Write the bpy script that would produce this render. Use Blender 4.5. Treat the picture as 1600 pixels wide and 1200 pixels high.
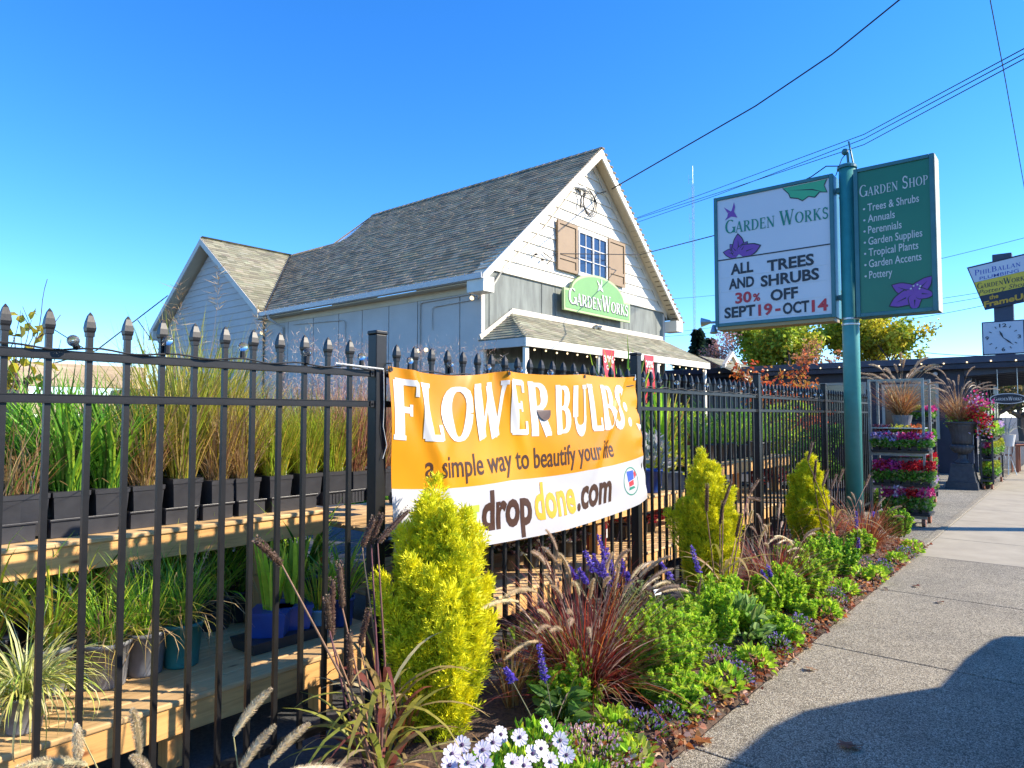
import bpy, bmesh, math, random
import numpy as np
from mathutils import Vector, Matrix
R = math.radians
for o in list(bpy.data.objects): bpy.data.objects.remove(o)
SC = bpy.context.scene
COL = SC.collection
rng = np.random.default_rng(7)
random.seed(7)

# ---------------------------------------------------------------- camera, sky, sun, exposure
CAM_F, CAM_YAW, CAM_P = 1070.0, R(39.7), R(2.68)
CAM = np.array([2.58, 0.0, 1.5])
cd = bpy.data.cameras.new('camera'); co = bpy.data.objects.new('camera', cd); COL.objects.link(co)
co.location = CAM; co.rotation_euler = (R(90) + CAM_P, 0, CAM_YAW)
cd.sensor_width = 36; cd.lens = CAM_F / 1600 * 36; cd.clip_start = 0.05; cd.clip_end = 3000
SC.camera = co

SUN_EL = R(33); SUN_H = np.array([0.809, 0.588])
SUN = np.array([SUN_H[0]*math.cos(SUN_EL), SUN_H[1]*math.cos(SUN_EL), math.sin(SUN_EL)])
w = bpy.data.worlds.new('World'); SC.world = w; w.use_nodes = True
nt = w.node_tree; nt.nodes.clear()
sky = nt.nodes.new('ShaderNodeTexSky'); sky.sky_type = 'NISHITA'; sky.sun_disc = False
sky.sun_elevation = SUN_EL; sky.sun_rotation = math.atan2(SUN_H[0], SUN_H[1])
sky.air_density = 0.88; sky.dust_density = 0.05; sky.ozone_density = 6.0; sky.altitude = 0
bg = nt.nodes.new('ShaderNodeBackground'); bg.inputs[1].default_value = 0.15
wo = nt.nodes.new('ShaderNodeOutputWorld')
hs_ = nt.nodes.new('ShaderNodeHueSaturation'); hs_.inputs['Saturation'].default_value = 1.22; hs_.inputs['Hue'].default_value = 0.506; hs_.inputs['Value'].default_value = 0.95; nt.links.new(sky.outputs[0], hs_.inputs['Color']); nt.links.new(hs_.outputs[0], bg.inputs[0]); nt.links.new(bg.outputs[0], wo.inputs[0])
ld = bpy.data.lights.new('sun', 'SUN'); lo = bpy.data.objects.new('sun', ld); COL.objects.link(lo)
ld.energy = 3.7; ld.angle = R(0.53); ld.color = (1.0, 0.90, 0.74)
lo.rotation_euler = Vector(SUN).to_track_quat('Z', 'Y').to_euler(); lo.location = (20, 16, 20)
SC.view_settings.view_transform = 'Standard'; SC.view_settings.look = 'None'
SC.view_settings.exposure = 1.36; SC.view_settings.gamma = 1.0
SC.cycles.max_bounces = 6; SC.cycles.transparent_max_bounces = 8

# a measured pixel of the 1600x1200 photograph -> point on a known plane of the place
_F = np.array([-math.sin(CAM_YAW)*math.cos(CAM_P), math.cos(CAM_YAW)*math.cos(CAM_P), math.sin(CAM_P)])
_R = np.array([math.cos(CAM_YAW), math.sin(CAM_YAW), 0]); _U = np.cross(_R, _F)
def on(ax, val, px, py):
    d = _F + _R*(px-800)/CAM_F - _U*(py-600)/CAM_F
    return CAM + d*(val-CAM[ax])/d[ax]
def onX(v, px, py): return on(0, v, px, py)
def onY(v, px, py): return on(1, v, px, py)
def onZ(v, px, py): return on(2, v, px, py)

# ---------------------------------------------------------------- object helpers
def tag(o, label=None, cat=None, group=None, kind=None):
    if label: o['label'] = label
    if cat: o['category'] = cat
    if group: o['group'] = group
    if kind: o['kind'] = kind
    return o
def thing(name, label, cat, loc=(0, 0, 0), group=None):
    o = bpy.data.objects.new(name, None); COL.objects.link(o); o.location = loc
    o.empty_display_size = 0.2
    return tag(o, label, cat, group)
LOCAL = set()                    # things whose parts are modelled round their own origin
def lthing(*a, **k):
    t = thing(*a, **k); LOCAL.add(t.name); return t
def wloc(o):
    p = np.zeros(3)
    while o is not None:
        if o.name not in LOCAL: p += np.array(o.location)
        o = o.parent
    return p
def copy_tree(o, parent=None):
    c = o.copy(); COL.objects.link(c); c.parent = parent
    for ch in list(o.children): copy_tree(ch, c)
    return c
def dup(o, loc, rz=0.0, s=1.0, label=None, group=None, sz=None):
    c = copy_tree(o); c.location = loc; c.rotation_euler = (0, 0, rz); c.scale = (s, s, sz or s)
    if label: c['label'] = label
    if group: c['group'] = group
    return c
def place(o, loc, rz=0.0, s=1.0, sz=None):
    o.location = loc; o.rotation_euler = (0, 0, rz); o.scale = (s, s, sz or s); return o

class MB:
    def __init__(self): self.v = []; self.f = []; self.m = []; self.c = []; self.cur = 0; self.col = (1, 1, 1)
    def add(self, vs, fs, col=None):
        n = len(self.v); self.v.extend([tuple(map(float, p)) for p in vs])
        for f in fs:
            self.f.append([i+n for i in f]); self.m.append(self.cur); self.c.append(col or self.col)
    def addnp(self, V, Fc, cols):            # arrays: verts (n,3), faces (m,k), colours (m,3)
        n = len(self.v); self.v.extend(map(tuple, V.tolist())); self.f.extend((Fc+n).tolist())
        self.m.extend([self.cur]*len(Fc)); self.c.extend(map(tuple, cols.tolist()))
    def box(self, x0, x1, y0, y1, z0, z1, col=None):
        self.add([(x0,y0,z0),(x1,y0,z0),(x1,y1,z0),(x0,y1,z0),(x0,y0,z1),(x1,y0,z1),(x1,y1,z1),(x0,y1,z1)],
                 [(0,3,2,1),(4,5,6,7),(0,1,5,4),(1,2,6,5),(2,3,7,6),(3,0,4,7)], col)
    def bbox(self, x0, x1, y0, y1, z0, z1, b=0.01, col=None):      # bevelled box
        xs = [(x0, x0+b, x1-b, x1), (y0, y0+b, y1-b, y1), (z0, z0+b, z1-b, z1)]
        bm = bmesh.new(); r = bmesh.ops.create_cube(bm, size=1)
        for v in bm.verts:
            v.co = ((x0+x1)/2+v.co.x*(x1-x0), (y0+y1)/2+v.co.y*(y1-y0), (z0+z1)/2+v.co.z*(z1-z0))
        bmesh.ops.bevel(bm, geom=bm.edges[:], offset=b, segments=2, affect='EDGES', profile=0.5)
        self.bm(bm, col)
    def bm(self, bm, col=None):
        bm.verts.index_update()
        self.add([v.co for v in bm.verts], [[v.index for v in f.verts] for f in bm.faces], col); bm.free()
    def bar(self, a, b, wd, ht, up=(0, 0, 1), col=None):           # rectangular bar between points
        a = Vector(a); b = Vector(b); d = (b-a).normalized(); s = d.cross(Vector(up))
        if s.length < 1e-5: s = d.cross(Vector((1, 0, 0)))
        s.normalize(); u = s.cross(d); s = s*wd/2; u = u*ht/2
        self.add([a-s-u,a+s-u,a+s+u,a-s+u,b-s-u,b+s-u,b+s+u,b-s+u],
                 [(0,3,2,1),(4,5,6,7),(0,1,5,4),(1,2,6,5),(2,3,7,6),(3,0,4,7)], col)
    def tube(self, pts, r, n=8, col=None, cap=True):
        P = [Vector(p) for p in pts]; k = len(P)
        rs = r if hasattr(r, '__len__') else [r]*k
        vs = []; ref = None
        for i, p in enumerate(P):
            d = (P[min(i+1, k-1)]-P[max(i-1, 0)])
            d = d.normalized() if d.length > 1e-9 else Vector((0, 0, 1))
            if ref is None: ref = Vector((0, 0, 1)) if abs(d.z) < .9 else Vector((1, 0, 0))
            s = d.cross(ref); s = s.normalized() if s.length > 1e-6 else d.orthogonal().normalized()
            t = s.cross(d); ref = t
            for j in range(n):
                a = 2*math.pi*j/n; vs.append(p + (s*math.cos(a)+t*math.sin(a))*rs[i])
        fs = [(i*n+j, i*n+(j+1) % n, (i+1)*n+(j+1) % n, (i+1)*n+j) for i in range(k-1) for j in range(n)]
        if cap: fs += [tuple(range(n))[::-1], tuple(range((k-1)*n, k*n))]
        self.add(vs, fs, col)
    def lathe(self, prof, c=(0, 0, 0), n=20, col=None, flute=0, fl=0.0):
        vs = []; k = len(prof)
        for (r, z) in prof:
            for j in range(n):
                a = 2*math.pi*j/n; rr = r*(1+(fl*(math.cos(flute*a)) if flute else 0))
                vs.append((c[0]+rr*math.cos(a), c[1]+rr*math.sin(a), c[2]+z))
        fs = [(i*n+j, i*n+(j+1) % n, (i+1)*n+(j+1) % n, (i+1)*n+j) for i in range(k-1) for j in range(n)]
        fs += [tuple(range(n))[::-1], tuple(range((k-1)*n, k*n))]
        self.add(vs, fs, col)
    def frustum(self, c, a, b, h, col=None, ay=None, by=None):     # square tapered box, base half a, top half b
        ay = ay or a; by = by or b; x, y, z = c
        self.add([(x-a,y-ay,z),(x+a,y-ay,z),(x+a,y+ay,z),(x-a,y+ay,z),(x-b,y-by,z+h),(x+b,y-by,z+h),(x+b,y+by,z+h),(x-b,y+by,z+h)],
                 [(0,3,2,1),(4,5,6,7),(0,1,5,4),(1,2,6,5),(2,3,7,6),(3,0,4,7)], col)
    def prism(self, poly, fn, d0, d1, col=None):                   # 2-D outline -> solid between depths d0 and d1; fn(u,v,d)
        n = len(poly); vs = [fn(u, v, d0) for u, v in poly]+[fn(u, v, d1) for u, v in poly]
        fs = [tuple(range(n)), tuple(range(2*n-1, n-1, -1))]+[(i, n+i, n+(i+1) % n, (i+1) % n) for i in range(n)]
        self.add(vs, fs, col)
    def ball(self, c, r, col=None, n=8, sz=1.0):
        k = max(4, n//2+1)
        self.lathe([(max(r*math.sin(math.pi*i/k), 1e-4), -r*sz*math.cos(math.pi*i/k)) for i in range(k+1)], c, n, col)
    # --- many-at-once foliage -------------------------------------------------------
    def blades(self, base, az, el, L, wd, droop, col, S=4, tip=0.05, mid=0.4, wob=0.0):
        N = len(base); one = np.ones(N); L = L*one; wd = wd*one; droop = droop*one; el = el*one; az = az*one
        P = [base.copy()]; p = base.copy()
        tw = rng.normal(0, .5, N)
        for s in range(S):
            t = (s+.5)/S; e = el-droop*t**1.3; a = az+wob*rng.normal(0, 1, N)
            st = np.stack([np.cos(e)*np.cos(a), np.cos(e)*np.sin(a), np.sin(e)], 1)*(L/S)[:, None]
            p = p+st; P.append(p.copy())
        P = np.stack(P, 1)                                        # N,S+1,3
        side = np.stack([-np.sin(az+tw), np.cos(az+tw), 0*az], 1)
        t = np.linspace(0, 1, S+1); prof = np.where(t < mid, .55+.45*t/mid, tip+(1-tip)*(1-((t-mid)/(1-mid))**1.6))
        off = side[:, None, :]*(wd[:, None]*prof[None, :]/2)[:, :, None]
        V = np.stack([P-off, P+off], 2).reshape(-1, 3)
        i = np.arange(N)[:, None]*(2*(S+1)); s = np.arange(S)[None, :]*2; b = (i+s).reshape(-1)
        Fc = np.stack([b, b+1, b+3, b+2], 1)
        self.addnp(V, Fc, np.repeat(col, S, 0))
        return P[:, -1]
    def leaves(self, pos, d, L, wd, col, fold=0.25, curl=0.2):
        N = len(pos); one = np.ones(N); L = (L*one)[:, None]; wd = (wd*one)[:, None]
        d = d/np.linalg.norm(d, axis=1, keepdims=True)
        r = rng.normal(0, 1, (N, 3)); s = np.cross(d, r); s /= np.linalg.norm(s, axis=1, keepdims=True)+1e-9
        u = np.cross(s, d); u = np.where(u[:, 2:3] < 0, -u, u)
        b = pos; m1 = pos+d*L*.32+u*L*curl*.4; m2 = pos+d*L*.7+u*L*curl*.4; t = pos+d*L-u*L*curl*.2
        V = np.stack([b, m1+s*wd/2+u*wd*fold, m2+s*wd*.4+u*wd*fold, t, m2-s*wd*.4+u*wd*fold, m1-s*wd/2+u*wd*fold], 1).reshape(-1, 3)
        i = np.arange(N)*6
        Fc = np.concatenate([np.stack([i, i+1, i+2, i+3], 1), np.stack([i, i+3, i+4, i+5], 1)])
        self.addnp(V, Fc, np.concatenate([col, col]))
    def tris(self, pos, d, L, wd, col):                            # small pointed scales / needles
        N = len(pos); one = np.ones(N); L = (L*one)[:, None]; wd = (wd*one)[:, None]
        r = rng.normal(0, 1, (N, 3)); s = np.cross(d, r); s /= np.linalg.norm(s, axis=1, keepdims=True)+1e-9
        V = np.stack([pos, pos+d*L*.45+s*wd/2, pos+d*L, pos+d*L*.45-s*wd/2], 1).reshape(-1, 3)
        i = np.arange(N)*4
        self.addnp(V, np.stack([i, i+1, i+2, i+3], 1), col)
    def build(self, name, mat, parent=None, smooth=False, loc=None):
        me = bpy.data.meshes.new(name)
        org = wloc(parent) if parent is not None else (np.array(loc) if loc is not None else np.zeros(3))
        V = np.array(self.v, dtype=float).reshape(-1, 3)
        V = V-org
        me.from_pydata(V.tolist(), [], self.f)
        mats = mat if isinstance(mat, (list, tuple)) else [mat]
        for m in mats: me.materials.append(m)
        if len(mats) > 1: me.polygons.foreach_set('material_index', self.m)
        ca = me.color_attributes.new('Col', 'FLOAT_COLOR', 'CORNER')
        lt = np.zeros(len(me.polygons), dtype=np.int32); me.polygons.foreach_get('loop_total', lt)
        c = np.repeat(np.array([tuple(x)+(1.0,) for x in self.c], dtype=np.float32), lt, 0)
        ca.data.foreach_set('color', c.ravel())
        if smooth: me.polygons.foreach_set('use_smooth', [True]*len(me.polygons))
        me.update()
        o = bpy.data.objects.new(name, me); COL.objects.link(o)
        if parent is not None: o.parent = parent
        elif loc is not None: o.location = loc
        return o

def palette(n, cols, jit=0.18):
    cols = np.array(cols); k = rng.integers(0, len(cols), n)
    return np.clip(cols[k]*(1+rng.normal(0, jit, (n, 1)))*(1+rng.normal(0, jit*.3, (n, 3))), .003, .95)
def U(a, b, n): return rng.uniform(a, b, n)

# ---------------------------------------------------------------- materials
def newmat(name):
    m = bpy.data.materials.new(name); m.use_nodes = True; t = m.node_tree
    return m, t, t.nodes['Principled BSDF'], t.links
def N_(t, typ, **k):
    n = t.nodes.new(typ)
    for a, b in k.items(): setattr(n, a, b)
    return n
def noise(t, scale, detail=4, rough=.6, stretch=None, coord='Object'):
    tc = N_(t, 'ShaderNodeTexCoord'); n = N_(t, 'ShaderNodeTexNoise'); n.inputs['Scale'].default_value = scale
    n.inputs['Detail'].default_value = detail; n.inputs['Roughness'].default_value = rough
    src = tc.outputs[coord]
    if stretch:
        mp = N_(t, 'ShaderNodeMapping'); mp.inputs['Scale'].default_value = stretch
        t.links.new(src, mp.inputs[0]); src = mp.outputs[0]
    t.links.new(src, n.inputs['Vector']); return n
def ramp(t, src, stops):
    r = N_(t, 'ShaderNodeValToRGB'); e = r.color_ramp.elements
    e[0].position, e[0].color = stops[0][0], (*stops[0][1], 1); e[1].position, e[1].color = stops[-1][0], (*stops[-1][1], 1)
    for p, c in stops[1:-1]:
        q = e.new(p); q.color = (*c, 1)
    t.links.new(src, r.inputs[0]); return r
def mulcol(t, a, b, f=1.0):
    m = N_(t, 'ShaderNodeMix', data_type='RGBA', blend_type='MULTIPLY'); m.inputs[0].default_value = f
    t.links.new(a, m.inputs[6]); t.links.new(b, m.inputs[7]); return m.outputs[2]
def bump(t, src, b, strength=.3, dist=.01):
    n = N_(t, 'ShaderNodeBump'); n.inputs['Strength'].default_value = strength; n.inputs['Distance'].default_value = dist
    t.links.new(src, n.inputs['Height']); t.links.new(n.outputs[0], b.inputs['Normal'])
def M(name, c1, c2=None, scale=6, rough=.6, bmp=.0, bscale=60, metal=0, spec=.5, stretch=None, coord='Object'):
    m, t, b, L = newmat(name)
    c2 = c2 or tuple(x*.82 for x in c1)
    n = noise(t, scale, 5, .6, stretch, coord); r = ramp(t, n.outputs[0], [(.32, c2), (.68, c1)])
    L.new(r.outputs[0], b.inputs['Base Color'])
    b.inputs['Roughness'].default_value = rough; b.inputs['Metallic'].default_value = metal
    b.inputs['Specular IOR Level'].default_value = spec
    if bmp:
        n2 = noise(t, bscale, 4, .65, None, coord); bump(t, n2.outputs[0], b, bmp, .008)
    return m
def Mcol(name, rough=.6, trans=0.0, nscale=30, namt=.25, bmp=0, spec=.4):    # colour comes from the mesh piece itself
    m, t, b, L = newmat(name)
    a = N_(t, 'ShaderNodeVertexColor', layer_name='Col')
    n = noise(t, nscale, 3, .6); r = ramp(t, n.outputs[0], [(.3, (1-namt,)*3), (.7, (1+namt*.3,)*3)])
    c = mulcol(t, a.outputs[0], r.outputs[0])
    L.new(c, b.inputs['Base Color']); b.inputs['Roughness'].default_value = rough; b.inputs['Specular IOR Level'].default_value = spec
    if bmp: bump(t, n.outputs[0], b, bmp, .006)
    if trans:
        tr = N_(t, 'ShaderNodeBsdfTranslucent'); mx = N_(t, 'ShaderNodeMixShader'); mx.inputs[0].default_value = trans
        L.new(c, tr.inputs[0]); L.new(b.outputs[0], mx.inputs[1]); L.new(tr.outputs[0], mx.inputs[2])
        L.new(mx.outputs[0], t.nodes['Material Output'].inputs[0])
    return m
LEAF = Mcol('leaf', .5, .42, 25, .25); SCALE = Mcol('conifer_scale', .65, .14, 25, .2); PETAL = Mcol('petal', .6, .3, 40, .12); PAINTC = Mcol('painted_piece', .5, 0, 8, .1)
SHING = Mcol('shingle', .9, 0, 70, .25, .3); BARKC = Mcol('stem', .8, 0, 30, .3, .4)
def wood_mat(name, c1, c2, axis='y', knots=True):
    m, t, b, L = newmat(name)
    st = {'y': (22, 1.3, 22), 'z': (22, 22, 1.3), 'x': (1.3, 22, 22)}[axis]
    n = noise(t, 2.2, 6, .7, st); r = ramp(t, n.outputs[0], [(.28, c2), (.5, c1), (.75, tuple(min(1, x*1.18) for x in c1))])
    col = r.outputs[0]
    big = noise(t, 1.3, 2); rb = ramp(t, big.outputs[0], [(.35, (.72, .68, .62)), (.65, (1, 1, 1))]); col = mulcol(t, col, rb.outputs[0])
    if knots:
        v = N_(t, 'ShaderNodeTexVoronoi'); v.inputs['Scale'].default_value = 3.1
        tc = N_(t, 'ShaderNodeTexCoord'); mp = N_(t, 'ShaderNodeMapping')
        mp.inputs['Scale'].default_value = {'y': (2, .8, 2), 'z': (2, 2, .8), 'x': (.8, 2, 2)}[axis]
        L.new(tc.outputs['Object'], mp.inputs[0]); L.new(mp.outputs[0], v.inputs['Vector'])
        rk = ramp(t, v.outputs['Distance'], [(.03, (.35, .2, .12)), (.09, (1, 1, 1))]); col = mulcol(t, col, rk.outputs[0])
    L.new(col, b.inputs['Base Color']); b.inputs['Roughness'].default_value = .7
    bump(t, n.outputs[0], b, .25, .004); return m
WOOD = wood_mat('cedar_board', (.74, .41, .14), (.52, .26, .08), 'y'); WOODZ = wood_mat('cedar_leg', (.66, .34, .11), (.46, .21, .06), 'z')
DECK = wood_mat('cedar_deck', (.66, .43, .20), (.50, .30, .12), 'y')
OLDWOOD = wood_mat('weathered_timber', (.5, .38, .26), (.33, .23, .14), 'y'); OLDWOODX = wood_mat('weathered_timber_cross', (.48, .36, .24), (.32, .22, .13), 'x')
def aggregate_mat(name, dark, light, scale=95, patch=.75):
    m, t, b, L = newmat(name)
    tc = N_(t, 'ShaderNodeTexCoord'); v = N_(t, 'ShaderNodeTexVoronoi'); v.inputs['Scale'].default_value = scale
    L.new(tc.outputs['Object'], v.inputs['Vector'])
    bw = N_(t, 'ShaderNodeRGBToBW'); L.new(v.outputs['Color'], bw.inputs[0])
    r = ramp(t, bw.outputs[0], [(.15, dark), (.42, tuple((a+c)/2 for a, c in zip(dark, light))), (.6, light), (.9, (.68, .62, .50))])
    e = ramp(t, v.outputs['Distance'], [(.3, (1, 1, 1)), (.75, (.55, .54, .5))])
    big = noise(t, .9, 5, .65); rb = ramp(t, big.outputs[0], [(.3, (patch, patch, patch*.98)), (.65, (1.05, 1.04, 1))])
    st = noise(t, 5, 6, .7); rs = ramp(t, st.outputs[0], [(.25, (.7, .69, .66)), (.5, (1, 1, 1))])
    col = mulcol(t, mulcol(t, mulcol(t, r.outputs[0], e.outputs[0]), rb.outputs[0]), rs.outputs[0])
    L.new(col, b.inputs['Base Color']); b.inputs['Roughness'].default_value = .85
    iv = N_(t, 'ShaderNodeMath', operation='SUBTRACT'); iv.inputs[0].default_value = 1; L.new(v.outputs['Distance'], iv.inputs[1])
    bump(t, iv.outputs[0], b, .5, .006); return m
AGG = aggregate_mat('exposed_aggregate', (.12, .10, .075), (.45, .385, .28), 190)
AGG2 = aggregate_mat('dark_aggregate', (.13, .12, .10), (.33, .30, .24), 110)
CONC = M('smooth_concrete', (.40, .345, .25), (.31, .265, .19), 2.5, .85, .2, 120)
JOINT = M('joint_dirt', (.10, .085, .06), (.05, .045, .035), 20, .95)
ASPH = M('asphalt', (.075, .075, .075), (.035, .035, .037), 60, .9, .5, 150)
SOIL = M('bark_mulch', (.15, .09, .06), (.05, .032, .022), 45, .95, 1.0, 60)
FENCE = M('black_powder_coat', (.013, .012, .012), (.007, .007, .007), 14, .42, .04, 40, spec=.35)
def W(name, c, rough=.6, v=.88, **k): return M(name, c, tuple(x*v for x in c), k.pop('scale', 3), rough, **k)
WHITEP = W('white_paint', (.78, .72, .60), .55, .9, bmp=.08); CREAM = W('cream_trim', (.70, .62, .50), .6)
GREYW = M('grey_wall_paint', (.60, .545, .48), (.52, .47, .41), 1.3, .7, .1, 30)
DKGREY = M('weathered_grey_panel', (.23, .25, .22), (.13, .14, .125), 2.2, .75, .2, 18, stretch=(1, 2.5, .5))
GROOVE = M('dark_groove', (.05, .05, .05), (.03, .03, .03), 5, .8)
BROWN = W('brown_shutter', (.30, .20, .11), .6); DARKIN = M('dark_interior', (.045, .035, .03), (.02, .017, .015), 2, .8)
SOFF = W('soffit', (.68, .56, .38), .7)
METAL = M('galvanised_steel', (.62, .62, .60), (.45, .45, .44), 20, .38, .05, 40, metal=.85); GUTTER = W('gutter', (.55, .55, .54), .35)
TEAL = M('teal_pole_paint', (.055, .28, .25), (.04, .22, .20), 5, .42, .08, 12); TEALF = M('teal_frame', (.035, .16, .17), (.025, .12, .13), 5, .4)
RACKM = M('dull_rack_steel', (.34, .33, .31), (.22, .21, .20), 20, .45, .05, 40, metal=.6)
SIGNW = W('sign_white', (.62, .62, .64), .35, .95, scale=1.2); SIGNG = M('sign_green', (.008, .17, .085), (.006, .14, .07), 1.5, .35)
SIGNEND = M('sign_end_metal', (.55, .55, .42), (.40, .38, .27), 5, .5)
def flat(name, c, rough=.5): return W(name, c, rough, .93)
INKBLK = flat('ink_black', (.02, .022, .03)); INKRED = flat('ink_red', (.55, .03, .04)); INKGRN = flat('ink_green', (.01, .22, .14))
INKPUR = flat('ink_purple', (.22, .06, .34)); INKWHT = flat('ink_white', (.64, .62, .58)); INKBRN = flat('ink_brown', (.055, .018, .006))
INKYEL = flat('ink_yellow', (.70, .36, .02)); INKLIME = flat('ink_lime', (.45, .6, .05)); INKORG = flat('ink_orange', (.75, .28, .02)); INKBLU = flat('ink_blue', (.03, .08, .4))
NAVY = M('navy_paint', (.022, .030, .055), (.014, .019, .036), 4, .5); NAVYL = M('navy_trim', (.05, .065, .10), (.04, .05, .08), 4, .5)
BLACKPL = M('black_plastic', (.042, .042, .047), (.026, .026, .03), 9, .4, .05, 30); GREYPL = M('grey_nursery_pot', (.20, .205, .22), (.12, .122, .13), 9, .5, .05, 30)
TEALPL = M('teal_pot', (.03, .19, .17), (.02, .13, .12), 9, .45); BLUEPL = M('blue_pot', (.012, .065, .30), (.01, .045, .22), 9, .4); REDPL = M('red_pail', (.5, .012, .04), (.4, .01, .03), 9, .4)
BLUELT = M('light_blue_pot', (.1, .3, .5), (.07, .22, .4), 9, .45)
STONEU = M('grey_urn_stone', (.06, .062, .068), (.035, .037, .042), 14, .6, .15, 50)
CABLE = M('black_cable', (.015, .015, .016), None, 5, .6); TERR = M('terracotta_wood', (.33, .12, .06), None, 5, .6)
def glass_mat(name, c, rough=.08):
    m, t, b, L = newmat(name); n = noise(t, 1.2, 2); r = ramp(t, n.outputs[0], [(.3, tuple(x*.6 for x in c)), (.7, c)])
    L.new(r.outputs[0], b.inputs['Base Color']); b.inputs['Roughness'].default_value = rough; b.inputs['Specular IOR Level'].default_value = .9; return m
PANE = glass_mat('window_glass', (.03, .05, .10)); PANEW = glass_mat('shop_glass', (.09, .08, .055), .15)
def bulb_mat():
    m, t, b, L = newmat('clear_bulb'); n = noise(t, 20, 2); r = ramp(t, n.outputs[0], [(.3, (.8, .8, .78)), (.7, (.95, .95, .93))]); L.new(r.outputs[0], b.inputs['Base Color'])
    b.inputs['Roughness'].default_value = .03; b.inputs['Transmission Weight'].default_value = .95; return m
BULB = bulb_mat()
def lamp_mat():
    m, t, b, L = newmat('lit_lamp'); b.inputs['Base Color'].default_value = (1, .8, .5, 1)
    b.inputs['Emission Color'].default_value = (1, .72, .38, 1); b.inputs['Emission Strength'].default_value = 0.9; return m
LAMP = lamp_mat()

# ---------------------------------------------------------------- lettering
_tc = {}
def text2d(s, bold=0.0):
    k = (s, bold)
    if k in _tc: return _tc[k]
    cu = bpy.data.curves.new('t', 'FONT'); cu.body = s; cu.size = 1.0; cu.resolution_u = 3; cu.offset = bold; cu.dimensions = '2D'; cu.fill_mode = 'FRONT'
    ob = bpy.data.objects.new('t', cu); me = ob.to_mesh()
    V = np.array([v.co[:2] for v in me.vertices]); Fc = [list(p.vertices) for p in me.polygons]
    ob.to_mesh_clear(); bpy.data.objects.remove(ob); bpy.data.curves.remove(cu)
    _tc[k] = (V, Fc); return V, Fc
def put_text(mb, s, fn, u0, v0, h, width=None, slope=0.0, bold=0.0, shear=0.0, sub=0, lift=0.0):
    """writes s with cap height h starting at (u0,v0) on the surface fn(u,v,lift); width fits the run"""
    V, Fc = text2d(s, bold); sc = h/0.69; V = V*sc
    x0, x1 = V[:, 0].min(), V[:, 0].max(); kx = (width/(x1-x0)) if width else 1
    u = (V[:, 0]-x0)*kx+V[:, 1]*shear; v = V[:, 1]
    vs = np.stack([u, v, 0*u], 1)
    if sub:
        bm = bmesh.new(); bv = [bm.verts.new(p) for p in vs]
        for f in Fc:
            try: bm.faces.new([bv[i] for i in f])
            except Exception: pass
        W_ = u.max()
        for k in range(1, sub):
            g = bm.verts[:]+bm.edges[:]+bm.faces[:]
            bmesh.ops.bisect_plane(bm, geom=g, plane_co=(W_*k/sub, 0, 0), plane_no=(1, 0, 0))
        for k in range(-1, 4):
            g = bm.verts[:]+bm.edges[:]+bm.faces[:]
            bmesh.ops.bisect_plane(bm, geom=g, plane_co=(0, h*k/3.0, 0), plane_no=(0, 1, 0))
        bm.verts.index_update(); vs = np.array([v.co[:] for v in bm.verts]); Fc = [[v.index for v in f.verts] for f in bm.faces]; bm.free()
    mb.add([fn(u0+p[0], v0+p[1]+slope*p[0], lift) for p in vs], Fc)
def arc(cx, cy, rx, ry, a0, a1, n=14):
    return [(cx+rx*math.cos(R(a0+(a1-a0)*i/n)), cy+ry*math.sin(R(a0+(a1-a0)*i/n))) for i in range(n+1)]
T_, t_ = .17, .065
def _serif(x, y, l=.26): return ([(x-l/2, y), (x+l/2, y)], .055)
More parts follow.
